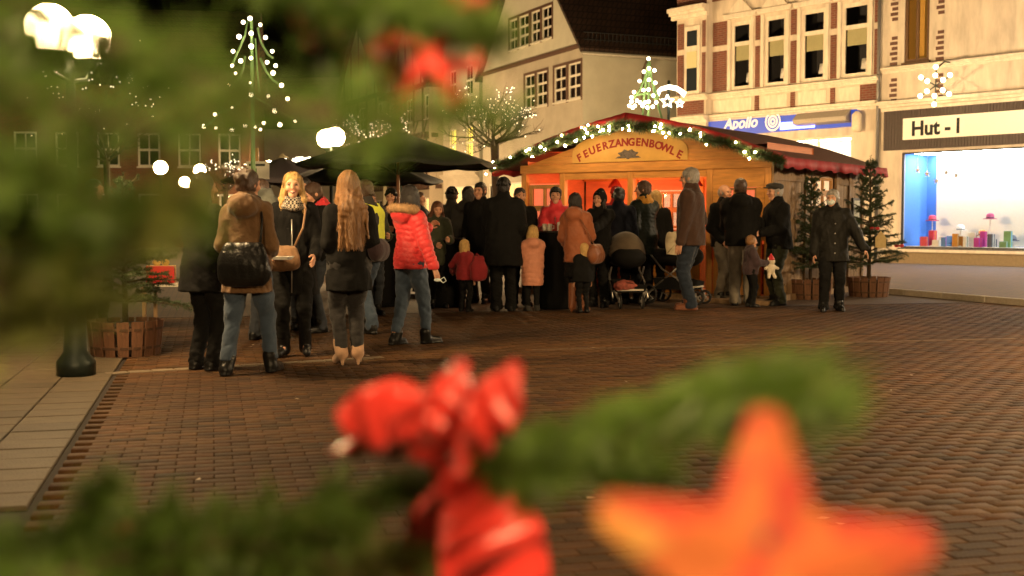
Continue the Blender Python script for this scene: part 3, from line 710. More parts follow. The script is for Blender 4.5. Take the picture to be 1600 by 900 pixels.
MB().add([(0,0,0),(0,14,0),(0,14,11),(0,0,11)], [(0,1,2,3)]).build('side_wall', M_PLASTER, B3)

M_BEAM = mat('dark_oak_beam', (.055, .028, .018), rough=.8, var=.3, stretch=(1, 1, .2))
M_INFILL = mat('half_timber_infill', (.33, .27, .20), rough=.9, var=.12)
M_INFILL2 = mat('cream_infill', (.42, .36, .24), rough=.9, var=.1)
def timber_house(P, W, floors, fh, label, infill, bays, lit=(), jut=.22, name='half_timbered_house'):
    t = thing(name, P.o, P.a, label, 'building', 'half-timbered houses down the street')
    z = 0; y = 0
    for f in range(floors):
        h = fh + (.4 if f == 0 else 0); ops = []; bw = W / bays
        for b in range(bays):
            if f == 0: ops.append((-W + b * bw + .3, -W + (b + 1) * bw - .3, .7, 2.7))
            elif b % 2 == 0 or f == 1: ops.append((-W + b * bw + .28, -W + (b + 1) * bw - .28, z + 1.0, z + h - .55))
        wall(t, 'wall', infill, -W, 0, z, z + h, ops, y)
        for k, o_ in enumerate(ops): window(t, *o_, y, 2, 2, .07, .045, room=M_LIT if (f, k) in lit else None, name='window')
        if f:
            for b in range(bays + 1):
                x = -W + b * bw; MB().box(max(-W, x - .1), min(0, x + .1), y - .04, y - .001, z + .24, z + h - .02).build('post', M_BEAM, t)
                if b < bays:
                    MB().bar((x + .15, y - .02, z + .26), (x + bw / 2 - .05, y - .02, z + .95), .1, .05, (0, 1, 0)).build('brace', M_BEAM, t)
            MB().box(-W, 0, y - .05, y - .001, z + .95, z + 1.0 - .003).build('rail', M_BEAM, t)
        MB().box(-W - .02, .02, y - .08 - jut, y + .1, z + h - .12, z + h + .12).build('sill_beam', M_BEAM, t)
        if f:
            for b in range(int(W / .5)): MB().box(-W + b * .5 + .1, -W + b * .5 + .28, y - jut - .14, y, z - .1 + .0, z + .10 + .1).build('joist_end', M_BEAM, t)
        z += h; y -= jut
    gable(t, infill, W, z, z + W * .5, [], y)
    for i in range(1, 6): MB().box(-W + i * W / 6 - .09, -W + i * W / 6 + .09, y - .04, y - .001, z + .15, z + min(i, 6 - i) * W / 6 * 1.0 * .95).build('post', M_BEAM, t)
    r_ = roof(t, W, z, z + W * .5, 14, .25, .3 - y)
    MB().add([(0,y,0),(0,14,0),(0,14,z),(0,y,z)], [(0,1,2,3)]).build('side_wall', infill, t)
    return t
P4 = Plane(P2.o.x - .4 * 17.8, P2.o.y + .917 * 17.8, R(-66.4))
timber_house(P4, 8.2, 3, 2.9, 'dark half-timbered house with tall windows directly above the big parasol', M_INFILL, 5, ((0, 1), (0, 3)))
P5 = Plane(P2.o.x - .4 * 26.4, P2.o.y + .917 * 26.4, R(-66.4))
timber_house(P5, 10.5, 3, 3.0, 'cream half-timbered house farther down the street beside the globe lamp', M_INFILL2, 5, ((0, 2),))
# ---- the dark brick house at the far left end, and two more behind the stalls
def plain_house(P, W, ez, pk, label, m, rows, D=12, lit=(), name='brick_house'):
    t = thing(name, P.o, P.a, label, 'building')
    n_ = int(W / 2.0); ops = []
    for r_ in range(rows):
        for k in range(n_): ops.append((-W + (k + .5) * W / n_ - .55, -W + (k + .5) * W / n_ + .55, 1.0 + r_ * 3.1, 2.7 + r_ * 3.1))
    wall(t, 'wall', m, -W, 0, 0, ez, ops)
    for k, o_ in enumerate(ops): window(t, *o_, 0, 2, 2, .09, .06, room=M_LIT if k in lit else None)
    for s_ in (0, -W): MB().add([(s_,0,0),(s_,D,0),(s_,D,ez),(s_,D/2,pk),(s_,0,ez)], [(0,1,2,3,4)]).build('side_wall', m, t)
    MB().add([(-W-.3,-.4,ez-.25),(.3,-.4,ez-.25),(.3,D/2,pk),(-W-.3,D/2,pk),(-W-.3,D+.4,ez-.25),(.3,D+.4,ez-.25)], [(0,1,2,3),(3,2,5,4)]).build('roof', M_TILE, t)
    return t
plain_house(Plane(-13.5, 62, R(8)), 14, 8.4, 13, 'dark red brick house with white window frames at far left', M_BRICK, 2)
plain_house(Plane(-28.5, 56, R(14)), 12, 7.4, 12, 'low brown brick house beyond the dark red one at picture edge', M_BRICK, 2, name='brown_brick_house')
plain_house(Plane(-10.0, 92, R(-4)), 12, 8.6, 13, 'distant plastered house closing the end of the street', M_GREY, 2, lit=(1, 4), name='plastered_house')
# ================================================================== THE PUNCH STALL
HA = R(-35); HW, HD = 4.9, 4.4
FR = Vector((4.2, 19.5, 0)); hu = Vector((math.cos(HA), math.sin(HA), 0)); FL = FR - hu * HW
PH = Plane(FL.x, FL.y, HA)
HUT = thing('market_stall', FL, HA, 'wooden market stall with red roof, fir garland and glowing serving hatches', 'market stall')
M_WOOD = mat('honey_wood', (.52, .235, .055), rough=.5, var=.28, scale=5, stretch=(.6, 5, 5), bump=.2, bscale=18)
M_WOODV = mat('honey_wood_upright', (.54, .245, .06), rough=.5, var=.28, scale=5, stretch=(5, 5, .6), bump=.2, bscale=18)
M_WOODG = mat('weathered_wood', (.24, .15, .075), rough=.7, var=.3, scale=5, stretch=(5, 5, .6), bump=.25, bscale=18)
M_REDIN = mat('red_stall_lining', (.60, .22, .10), rough=.7, var=.15, scale=3, stretch=(1, 1, 6))
M_REDCL = mat('red_roof_cloth', (.30, .012, .016), rough=.75, var=.2, scale=5, bump=.5, bscale=6)
M_FELT = mat('red_brown_roofing_felt', (.11, .035, .022), rough=.6, var=.35, scale=4, stretch=(.5, 6, 1), bump=.5, bscale=8)
M_BLACK = mat('black_iron', (.012, .012, .012), rough=.5, var=.1)
EAVE, RIDGE = 2.30, 3.02
def px_u(px, py=300): return PH.uz(px, py)[0]
posts = [.05, px_u(879), px_u(985), px_u(1109), HW - .05]
for x in posts:
    o = MB().box(x - .055, x + .055, -.02, .09, .1, EAVE - .12).build('post', M_WOODV, HUT); soften(o, .008)
o = MB().box(-.02, HW + .02, -.035, .08, EAVE - .118, EAVE + .04).build('front_beam', M_WOOD, HUT); soften(o, .008)
MB().box(-.1, HW + .1, -.25, HD, 0.0, .098).build('floor', M_WOODG, HUT)
# gable boards
sl_h = (RIDGE - EAVE) / (HW / 2)
z = EAVE + .045; i = 0
while z < RIDGE - .05:
    z1 = min(z + .128, RIDGE - .02); a0 = (z - EAVE) / sl_h; a1 = (z1 - EAVE) / sl_h
    MB().prism([(a0 + .02, z), (HW - a0 - .02, z), (HW - a1 - .02, z1), (a1 + .02, z1)], -.018 + .004 * (i % 2), .02).build('plank', M_WOOD, HUT); z += .132; i += 1
# lower front boarding and counter
x = .11
while x < HW - .12:
    if not any(abs(x + .06 - p_) < .11 for p_ in posts): MB().box(x, x + .118, -.012 + rnd.uniform(-.003, .003), .02, .1, 1.0).build('plank', M_WOODV, HUT)
    x += .122
o = MB().box(.12, posts[3] - .06, -.38, .12, 1.005, 1.05).build('counter', M_WOOD, HUT); soften(o, .01)
for xx in (posts[1] - .2, posts[2] - .2, posts[3] - .3):
    MB().bar((xx, -.02, .72), (xx, -.33, 1.0), .05, .05).build('bracket', M_WOODV, HUT)
# bay one: small panes above the counter; bay four: a door with a window
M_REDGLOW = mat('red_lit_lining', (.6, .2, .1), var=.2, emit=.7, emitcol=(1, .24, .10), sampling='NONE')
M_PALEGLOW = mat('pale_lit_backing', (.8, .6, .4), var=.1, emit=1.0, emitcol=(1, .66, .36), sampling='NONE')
M_FRAME = mat('honey_window_frame', (.42, .21, .065), rough=.55, var=.2)
window(HUT, posts[0] + .09, posts[1] - .09, 1.12, 1.98, 0, 2, 2, .07, .05, M_FRAME, room=M_REDGLOW, depth=.1, room_d=.12, sill=False, mg=.02)
for (a, b) in ((posts[1] + .06, posts[2] - .06), (posts[2] + .06, posts[3] - .06)):
    MB().box(a, b, -.01, .06, 2.06, EAVE - .12).build('hatch_board', M_WOOD, HUT)
dr = MB().box(posts[3] + .06, HW - .11, -.012, .03, 1.0, 1.27).box(posts[3] + .06, posts[3] + .2, -.012, .03, 1.273, 1.87).box(HW - .25, HW - .11, -.012, .03, 1.273, 1.87).box(posts[3] + .06, HW - .11, -.012, .03, 1.873, EAVE - .12).build('door_panel', M_WOOD, HUT)
window(HUT, posts[3] + .21, HW - .26, 1.28, 1.865, .0, 2, 3, .04, .04, M_FRAME, room=M_REDGLOW, depth=.1, room_d=.12, sill=False, mg=.02)
MB().tube([(HW - .17, -.05, 1.45), (HW - .17, -.05, 1.62)], .012, 6).build('handle', mat('brass', (.7, .5, .2), metal=1, rough=.3), HUT)
# inside
MB().add([(.1, 2.1, .1), (HW - .1, 2.1, .1), (HW - .1, 2.1, EAVE + .3), (.1, 2.1, EAVE + .3)], [(0, 1, 2, 3)]).build('rear_lining', M_REDIN, HUT)
MB().add([(.06, .1, .1), (.06, 2.1, .1), (.06, 2.1, EAVE + .3), (.06, .1, EAVE + .3)], [(0, 1, 2, 3)]).build('side_lining', M_REDIN, HUT)
MB().add([(HW-.12, 2.1, .1), (HW-.12, .1, .1), (HW-.12, .1, EAVE + .3), (HW-.12, 2.1, EAVE + .3)], [(0, 1, 2, 3)]).build('side_lining', M_REDIN, HUT)
MB().add([(.06, .1, EAVE + .28), (HW - .1, .1, EAVE + .28), (HW - .1, 2.1, EAVE + .28), (.06, 2.1, EAVE + .28)], [(3, 2, 1, 0)]).build('ceiling_lining', M_REDIN, HUT)
for xx in (1.2, 2.6, 3.9): MB().box(xx, xx + .1, 2.02, 2.09, .1, EAVE + .2).build('rear_post', M_WOODV, HUT)
for zz in (1.02, 2.1): MB().box(.1, HW - .15, 2.03, 2.09, zz, zz + .09).build('rear_rail', M_WOOD, HUT)
for (a, b) in ((px_u(905) + .35, px_u(905) + 1.05), (px_u(1010) + .5, px_u(1010) + 1.35)):
    window(HUT, a, b, 1.18, 1.88, 1.98, 2, 3, .05, .05, M_FRAME, room=M_PALEGLOW, depth=.1, room_d=.02, sill=False, mg=.02, name='rear_window')
MB().box(.5, posts[3] - .2, 1.5, 2.0, .1, .95).build('back_shelf', M_WOODG, HUT)
for k, xx in enumerate((1.35, 3.0)):
    t = thing('warm_lamp', FL + hu * xx + PH.n * 1.1 + Vector((0, 0, 2.0)), HA, ('red shaded lamp hanging inside the stall behind the wide hatch', 'red shaded lamp hanging inside the stall beside the door')[k], 'lamp', 'lamps inside the stall')
    MB().lathe([(.14, -.06), (.05, .08), (.02, .1)], 12).build('shade', mat('red_shade', (.5, .05, .03)), t, True)
    MB().ball((0, 0, -.05), .045, 8, 6).build('bulb', glow('red_bulb', (1, .3, .12), 14, 'NONE'), t)
    MB().tube([(0, 0, .1), (0, 0, .5)], .006, 4).build('cord', M_BLACK, t)
    l = bpy.data.lights.new('lamp_light', 'POINT'); l.energy = 60; l.color = (1, .30, .11); l.shadow_soft_size = .07
    lo = bpy.data.objects.new('lamp_light', l); COL.objects.link(lo); lo.parent = t; lo.location = (0, 0, -.16)
# roof: two slopes, cloth trim on the verges and eaves
RF = MB()
ovx, ovf, ovb, th = .34, .42, .3, .05
for s_ in (-1, 1):
    xe = -ovx if s_ < 0 else HW + ovx; ze = EAVE + .06 - ovx * sl_h; mid = HW / 2; zr = RIDGE + .06
    n_ = 7; vs = []
    for yy in (-ovf, HD + ovb):
        for k in range(n_ + 1):
            f_ = k / n_; sagv = .30 * math.sin(math.pi * f_) ; vs.append((xe + (mid - xe) * f_, yy, ze + (zr - ze) * f_ + sagv * .3))
    m_ = n_ + 1; vs += [(x_, y_, z_ + th) for x_, y_, z_ in vs]; fs = []
    for k in range(n_):
        a, b, c, d = k, k + 1, m_ + k + 1, m_ + k
        fs += [(a, d, c, b), (2*m_ + a, 2*m_ + b, 2*m_ + c, 2*m_ + d), (a, b, 2*m_ + b, 2*m_ + a), (d, 2*m_ + d, 2*m_ + c, c)]
    fs += [(0, 2*m_, 3*m_, m_)]
    RF.add(vs, fs if s_ < 0 else [q[::-1] for q in fs])
rfo = RF.build('roof', M_FELT, HUT)
def strip(a, b, drop, n_, wav, off, arch=0.):     # a hanging cloth strip from a to b
    vs = []; a, b = Vector(a), Vector(b)
    for k in range(n_ + 1):
        p = a.lerp(b, k / n_) + Vector((0, 0, arch * math.sin(math.pi * k / n_))); w_ = math.sin(k * 2.1) * wav + math.sin(k * .7 + 1) * wav
        vs += [tuple(p + Vector(off) * w_), tuple(p + Vector(off) * (w_ * 1.5 + .02) + Vector((0, 0, -drop * (1 + .12 * math.sin(k * 1.3)))))]
    return vs, [(2*k, 2*k+2, 2*k+3, 2*k+1) for k in range(n_)]
ze = EAVE + .1 - ovx * sl_h
for nm, a, b, dr_, off in (('eave_cloth', (HW + ovx + .012, -ovf - .01, ze + .03), (HW + ovx + .012, HD + ovb, ze + .03), .17, (1, 0, 0)), ('eave_cloth', (-ovx - .012, -ovf - .01, ze + .03), (-ovx - .012, HD + ovb, ze + .03), .17, (-1, 0, 0)),
                       ('verge_cloth', (-ovx, -ovf - .015, ze + .05), (HW / 2, -ovf - .015, RIDGE + .14), .15, (0, -1, 0)), ('verge_cloth', (HW / 2, -ovf - .015, RIDGE + .14), (HW + ovx, -ovf - .015, ze + .05), .15, (0, -1, 0))):
    v_, f_ = strip(a, b, dr_, 46, .010, off, .09 if nm == 'verge_cloth' else 0.); o = link(nm, mesh_from(v_, f_, M_REDCL, True, nm), rfo); sd = o.modifiers.new('thick', 'SOLIDIFY'); sd.thickness = .006
# red cloth lying over the front of the roof
b = MB()
for s_ in (-1, 1):
    xe = -ovx if s_ < 0 else HW + ovx; mid = HW / 2; N = 16; vs = []
    for k in range(N + 1):
        f_ = k / N; x_ = xe + (mid - xe) * f_; z_ = ze - .0 + (RIDGE + .11 - ze) * f_ + .012 + .09 * math.sin(math.pi * f_)
        for yy, q in ((-ovf - .012, .0), (-ovf + .25 + .06 * math.sin(k * 1.7), .012 + .01 * math.sin(k * 2.3)), (-ovf + .55 + .1 * math.sin(k * 1.1), .004)): vs.append((x_, yy, z_ + q))
    fs = []
    for k in range(N):
        for j in range(2): a_ = k * 3 + j; fs.append((a_, a_ + 3, a_ + 4, a_ + 1))
    b.add(vs, fs if s_ > 0 else [q[::-1] for q in fs])
o = b.build('roof_cloth', M_REDCL, rfo, True)
# side wall (right): posts, boards, lit window
def side(o): o.location = (HW, 0, 0); o.rotation_euler = (0, 0, R(90)); return o
PS = Plane(FR.x, FR.y, HA + R(90))
us = [PS.uz(p_, 300)[0] for p_ in (1251, 1263, 1300, 1312)]
sw0, sw1 = PS.uz(1261, 300)[0], PS.uz(1301, 300)[0]
zs_0, zs_1 = PS.uz(1280, 326)[1], PS.uz(1280, 277)[1]
x = .08
while x < HD - .05:
    xb = min(x + .145, HD)
    if xb > sw0 and x < sw1:
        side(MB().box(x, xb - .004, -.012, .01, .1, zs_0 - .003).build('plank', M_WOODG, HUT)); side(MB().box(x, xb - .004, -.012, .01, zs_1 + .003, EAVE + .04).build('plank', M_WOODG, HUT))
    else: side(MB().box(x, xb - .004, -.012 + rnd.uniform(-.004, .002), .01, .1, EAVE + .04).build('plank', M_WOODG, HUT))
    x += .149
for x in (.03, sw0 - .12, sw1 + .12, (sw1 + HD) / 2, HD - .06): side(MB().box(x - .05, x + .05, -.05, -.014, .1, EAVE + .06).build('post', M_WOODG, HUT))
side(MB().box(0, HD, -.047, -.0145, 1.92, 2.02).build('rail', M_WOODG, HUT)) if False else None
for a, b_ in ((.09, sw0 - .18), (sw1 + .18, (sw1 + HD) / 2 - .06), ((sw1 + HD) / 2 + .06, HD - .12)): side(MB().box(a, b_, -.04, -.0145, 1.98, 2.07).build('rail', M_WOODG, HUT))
side(window(HUT, sw0, sw1, zs_0, zs_1, -.03, 2, 3, .05, .055, M_FRAME, room=M_PALEGLOW, depth=.05, room_d=.03, sill=False, mg=.02, name='side_window'))
side(MB().box(HD - .75, HD - .35, -.09, -.05, 1.15, 1.75).build('notice_frame', M_BLACK, HUT)); side(MB().box(HD - .70, HD - .40, -.094, -.091, 1.2, 1.7).build('notice_sheet', mat('paper', (.5, .5, .42)), HUT))
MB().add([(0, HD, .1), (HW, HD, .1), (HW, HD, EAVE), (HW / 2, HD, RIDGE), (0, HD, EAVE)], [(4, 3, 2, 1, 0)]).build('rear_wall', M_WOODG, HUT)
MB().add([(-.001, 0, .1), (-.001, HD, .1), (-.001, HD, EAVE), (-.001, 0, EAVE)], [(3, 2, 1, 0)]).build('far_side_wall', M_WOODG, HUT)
# the arched name board
ua, ub = px_u(893, 250) + .05, px_u(1078, 250) - .02
zb0 = EAVE + .05; n_ = 24; cx = (ua + ub) / 2; hw = (ub - ua) / 2; ar = .52
poly = [(ua, zb0), (ub, zb0)] + [(cx + hw * math.cos(math.pi * k / n_ * 1.0), zb0 + .14 + (ar - .14) * math.sin(math.pi * k / n_) ** .8) for k in range(0, n_ + 1)]
nb = MB().prism(poly, -.05, -.0195).build('name_board', mat('yellow_name_board', (.52, .30, .07), rough=.5, var=.15, scale=4), HUT)
TXT = 'FEUERZANGENBOWLE'; M_REDTX = mat('red_letter_paint', (.26, .02, .015), var=.1)
for k, ch in enumerate(TXT):
    f_ = (k + .5) / len(TXT) * 2 - 1; x_ = cx + f_ * hw * .90; z_ = zb0 + .075 + .27 * (1 - abs(f_) ** 2.2)
    ang = -math.atan(.27 * 2.2 * abs(f_) ** 1.2 * (1 if f_ > 0 else -1) / (hw * .9))
    letter(ch, .185, M_REDTX, nb, (x_, -.053, z_ - .07), (R(90), -ang, 0), ext=.004, bold=.006)
pic = MB(); zc_ = zb0 + .13
pic.add([(cx + .19 * math.cos(a_) * (1 + .12 * math.sin(5 * a_)), -.0535, zc_ + .075 * math.sin(a_) * (1 + .25 * math.sin(7 * a_))) for a_ in [2 * math.pi * j / 28 for j in range(28)]], [tuple(range(28))])
pic.add([(cx - .26, -.054, zc_ - .07), (cx + .26, -.054, zc_ - .07), (cx + .2, -.054, zc_ - .035), (cx - .2, -.054, zc_ - .035)], [(0, 1, 2, 3)])
pic.build('bowl_picture', mat('dark_picture_paint', (.10, .08, .07), var=.5, scale=30), nb)

# ------------------------------------------------------------------ needles, garlands, fir trees
def needles_along(pts, n, L, wd, spread=1.0, jit=.3, flat=0.0, seed=0, tri=True, lift=0.):
    """thin needle blades growing off a polyline; returns V, F arrays (triangles)"""
    r = np.random.RandomState(seed); P = np.array([tuple(p) for p in pts], float); seg = np.linalg.norm(np.diff(P, axis=0), axis=1); cum = np.concatenate([[0], np.cumsum(seg)])
    s = r.uniform(0, cum[-1], n); i = np.clip(np.searchsorted(cum, s) - 1, 0, len(seg) - 1); f = ((s - cum[i]) / np.maximum(seg[i], 1e-9))[:, None]
    B = P[i] * (1 - f) + P[i + 1] * f; T = (P[i + 1] - P[i]) / np.maximum(seg[i], 1e-9)[:, None]
    a = r.normal(size=(n, 3)); a -= (a * T).sum(1)[:, None] * T; a /= np.linalg.norm(a, axis=1)[:, None]
    if flat: a[:, 2] *= (1 - flat)
    D = a * spread + T * r.uniform(.25, .9, (n, 1)) + r.normal(size=(n, 3)) * jit * .4; D[:, 2] += lift; D /= np.linalg.norm(D, axis=1)[:, None]
    ln = L * r.uniform(.65, 1.1, (n, 1)); S = np.cross(D, r.normal(size=(n, 3))); S /= np.linalg.norm(S, axis=1)[:, None]
    V = np.stack([B - S * wd / 2, B + S * wd / 2, B + D * ln * .7 + S * wd * .35, B + D * ln], 1)
    V = np.stack([B - S * wd / 2, B + S * wd / 2, B + D * ln + S * wd * .15, B + D * ln - S * wd * .15], 1)
    return V.reshape(-1, 3), np.arange(4 * n).reshape(-1, 4)
def merge(parts):
    V, Q, k = [], [], 0
    for v_, q_ in parts: V.append(v_); Q.append(q_ + k); k += len(v_)
    return np.concatenate(V), np.concatenate(Q)
M_NEEDLE = mat('fir_needle', (.030, .055, .014), rough=.5, var=.35, scale=8, spec=.5)
M_BARK = mat('fir_bark', (.06, .038, .022), rough=.9, var=.3, scale=12, bump=.5)
M_BULB = glow('fairy_bulb', (1, .80, .48), 9)
M_GARB = mat('garland_bulb', (.8, .8, .8), var=0, emit=330., emitcol=(1, .66, .30), sampling='FRONT')
M_BULBW = glow('cool_fairy_bulb', (1, .84, .55), 4)
gar = thing('fir_garland', FL, HA, 'fir garland with warm fairy lights along the stall gable', 'garland')
path = []
for k in range(61):
    f_ = k / 60; x_ = -ovx - .05 + (HW + 2 * ovx + .1) * f_; s_ = 1 - abs(2 * f_ - 1)
    z_ = ze - .06 + (RIDGE - .02 - ze) * (1 - (1 - s_) ** 1.5) + .02 * math.sin(k * .9) ; path.append((x_, -ovf - .09 + .02 * math.sin(k * 1.3), z_))
MB().tube(path, .018, 5).build('rope', M_BARK, gar)
gv, gq = needles_along(path, 17000, .135, .006, 1.0, .4, seed=3)
tag(link('needles', fast_mesh('needles', gv, gq, M_NEEDLE, False), gar), kind='stuff')
bulb_me = mesh_from(*(lambda b_: (b_.v, b_.f))(MB().ball((0, 0, 0), .0155, 8, 6)), M_GARB, True, 'bulb')
for k in range(46):
    i = rnd.uniform(0, 60); j = int(min(59, i)); p = Vector(path[j]).lerp(Vector(path[j + 1]), i - j)
    o = link('bulb', bulb_me, gar, (p.x, p.y - rnd.uniform(.07, .13), p.z + rnd.uniform(-.13, .09))); q = rnd.uniform(.75, 1.35); o.scale = (q, q, q)

def fir_mesh(h, r0, seed, whorls=11, nper=6, dens=1.0, z0=.25):
    r = random.Random(seed); parts = []; wood = MB(); wood.tube([(0, 0, 0), (.01, 0, h * .5), (0, .01, h)], [.035, .022, .006], 6)
    for wi in range(whorls):
        zc = z0 + (h - z0 - .12) * (wi / (whorls - 1)) ** .92; n = nper + (2 if wi < 4 else 0)
        for k in range(n):
            z = zc + r.uniform(-.5, .5) * (h - z0) / whorls if 0 < wi < whorls - 1 else zc; ln = r0 * (1 - (z - z0) / (h - z0) * .9) * (1 + .15 * r.uniform(-1, 1))
            a = 2 * math.pi * (k + r.uniform(-.35, .35)) / n + wi * 1.1; L = ln * r.uniform(.6, 1.15); up = r.uniform(.15, .55) + .45 * wi / whorls
            pts = []
            for j in range(5):
                f = j / 4; pts.append((L * f * math.cos(a), L * f * math.sin(a), z + L * (up * f - .62 * f * f * (1 - .6 * wi / whorls) + .34 * f ** 3)))
            wood.tube(pts, [.011, .009, .007, .005, .003], 4, False)
            parts.append(needles_along(pts, int(170 * L / .5 * dens) + 20, .035, .0045, 1, .35, seed=r.randrange(99999)))
            for tw in range(int(7 * L / .4) + 3):
                f = r.uniform(.2, .95); i = min(3, int(f * 4)); p = Vector(pts[i]).lerp(Vector(pts[i + 1]), f * 4 - i); s = r.choice((-1, 1)); b = a + s * r.uniform(.6, 1.1); l2 = L * r.uniform(.25, .42) * (1.15 - f * .6)
                tp = [p, p + Vector((l2 * .5 * math.cos(b), l2 * .5 * math.sin(b), .01)), p + Vector((l2 * math.cos(b), l2 * math.sin(b), r.uniform(-.05, .03)))]
                wood.tube(tp, [.005, .004, .002], 3, False)
                parts.append(needles_along(tp, int(46 * dens) + 6, .034, .0048, 1, .35, seed=r.randrange(99999)))
    parts.append(needles_along([(0, 0, h - .35), (0, 0, h + .05)], 130, .035, .005, 1, .3, seed=seed))
    V, Q = merge(parts); return fast_mesh('crown', V, Q, M_NEEDLE, False), mesh_from(wood.v, wood.f, M_BARK, True, 'trunk')
CR_A, TR_A = fir_mesh(1.95, .64, 5, whorls=13, dens=1.15); CR_B, TR_B = fir_mesh(1.55, .66, 9, whorls=11, dens=1.2)
def tub(t, r=.30, h=.34, m=None):
    n = 16; m = m or mat('tub_wood', (.13, .06, .03), rough=.8, var=.35, scale=8, stretch=(4, 4, .7), bump=.4)
    st = None
    for k in range(n):
        a = 2 * math.pi * k / n; hw_ = math.pi * r / n * .94
        if st is None: st = mesh_from(*(lambda b_: (b_.v, b_.f))(MB().add([(-hw_*.88, -.025, 0), (hw_*.88, -.025, 0), (hw_*.88, 0, 0), (-hw_*.88, 0, 0), (-hw_*1.05, -.065, h), (hw_*1.05, -.065, h), (hw_*1.05, -.04, h), (-hw_*1.05, -.04, h)], [(3,2,1,0),(4,5,6,7),(0,1,5,4),(1,2,6,5),(2,3,7,6),(3,0,4,7)])), m, name='stave')
        link('stave', st, t, (r * math.sin(a), -r * math.cos(a), 0), (0, 0, a))
    MB().lathe([(r * .93, .02), (r * 1.02, h - .04)], 16).build('soil', mat('soil', (.02, .014, .01), var=.3), t)
    for zz in (.07, h - .09):
        rr = r + .025 + .04 * zz / h + .006
        MB().lathe([(rr, zz), (rr + .002, zz + .025)], 20).build('hoop', mat('rusty_hoop', (.09, .05, .03), metal=.4), t)
def potted_fir(x, y, rz, label, cr, tr, sc_=1., base=.30):
    t = thing('potted_fir_tree', (x, y, 0), rz, label, 'fir tree', 'firs in wooden tubs'); tub(t)
    a = link('trunk', tr, t, (0, 0, base)); b_ = link('crown', cr, t, (0, 0, base)); a.scale = b_.scale = (sc_, sc_, sc_)
    tag(b_, kind='stuff'); return t
gp = ground(1357, 463); potted_fir(gp.x, gp.y, .3, 'tall potted fir with a pale wooden ornament beside the hat shop window', CR_A, TR_A, 1.08)
gp2 = ground(1275, 468); potted_fir(gp2.x - .05, gp2.y + .2, 1.6, 'slim potted fir between the masked man and the man in a flat cap', CR_A, TR_A, .92)
gp3 = ground(197, 553); potted_fir(gp3.x, gp3.y, 2.2, 'bushy potted fir in a wooden tub beside the woman in black', CR_B, TR_B, .95, .28)
p = at(1376, 376, gp.y - .55); o = MB().prism([(-.09, -.12), (.09, -.12), (.09, .05), (0, .17), (-.09, .05)], -.012, .012).build('wooden_ornament', mat('pale_wood', (.55, .42, .2), var=.15), None, loc=p); tag(o, 'pale wooden house ornament hanging on the tall potted fir', 'ornament')
for k, (a, b, sx, lab) in enumerate(((1367, 357, 1, 'small red bow in the middle of the tall potted fir'), (1405, 384, 1, 'small red bow on a low branch of the tall potted fir'))):
    p = at(a, b, gp.y - .4); t = thing('red_bow', p, 0, lab, 'bow', 'red bows on the potted fir')
    mb = mat('red_satin_small', (.45, .02, .02), rough=.35)
    for s_ in (-1, 1): MB().ball((s_ * .045, 0, 0), .04, 8, 6, 1.1, .5, .7).build('loop', mb, t, True)
    MB().ball((0, -.015, 0), .018, 8, 6).build('knot', mb, t, True)

# ------------------------------------------------------------------ parasols
M_CANVAS = mat('dark_green_canvas', (.018, .021, .017), rough=.8, var=.2, scale=3, bump=.1)
def parasol(x, y, ze_, za, r, label, n=8, rz=0., m=None, group='dark market parasols'):
    t = thing('parasol', (x, y, 0), rz, label, 'parasol', group); b = MB(); RR = 6
    vs = [(0, 0, za)]
    for i in range(1, RR + 1):
        for k in range(n * 4):
            a = 2 * math.pi * k / (n * 4); f = (k % 4) / 4; q = math.cos(math.pi / n) / math.cos((f - .5) * 2 * math.pi / n) if True else 1
            rr = r * i / RR * q; sag = .05 * math.sin(math.pi * f) * (i / RR); z_ = za + (ze_ - za) * (i / RR) ** 1.08 - sag; vs.append((rr * math.cos(a), rr * math.sin(a), z_))
    N = n * 4; fs = [(0, 1 + k, 1 + (k + 1) % N) for k in range(N)]
    for i in range(RR - 1):
        for k in range(N): a = 1 + i * N + k; c = 1 + i * N + (k + 1) % N; fs.append((a, a + N, c + N, c))
    b.add(vs, fs); cn = b.build('canopy', m or M_CANVAS, t, True); sd = cn.modifiers.new('thick', 'SOLIDIFY'); sd.thickness = .008
    vs = []; fs = []
    for k in range(N):
        x_, y_, z_ = b.v[1 + (RR - 1) * N + k]; vs += [(x_ * 1.002, y_ * 1.002, z_), (x_ * 1.004, y_ * 1.004, z_ - .045)]
    fs = [(2*k, 2*k+1, 2*((k+1) % N)+1, 2*((k+1) % N)) for k in range(N)]; link('hem', mesh_from(vs, fs, m or M_CANVAS, True), cn)
    MB().lathe([(.03, 0), (.03, za - .02)], 10).build('pole', mat('varnished_pole', (.22, .10, .05), rough=.4, var=.15), t, True)
    MB().lathe([(.10, za - .01), (.16, za + .0), (.05, za + .07), (.02, za + .11)], 12).build('cap', mat('pale_cap', (.42, .36, .22)), t, True)
    MB().box(-.3, .3, -.3, .3, 0, .08).build('base', mat('concrete_base', (.2, .19, .17)), t)
    for k in range(n):
        a = 2 * math.pi * k / n; MB().bar((.04 * math.cos(a), .04 * math.sin(a), ze_ - .18), (r * .55 * math.cos(a), r * .55 * math.sin(a), za + (ze_ - za) * .55 - .03), .022, .022).build('rib', M_BLACK, t)
    return t
parasol(-1.95, 20.6, 2.30, 2.84, 1.72, 'big dark green parasol with wooden pole over the black table', rz=.2)
parasol(-3.0, 24.4, 2.15, 2.70, 1.6, 'dark parasol half hidden behind the big dark green one', rz=.1)
parasol(-5.9, 31, 2.35, 2.95, 1.6, 'greyish parasol between the blonde woman and the globe lamp', rz=.5, m=mat('mauve_canvas', (.06, .05, .055), rough=.8))
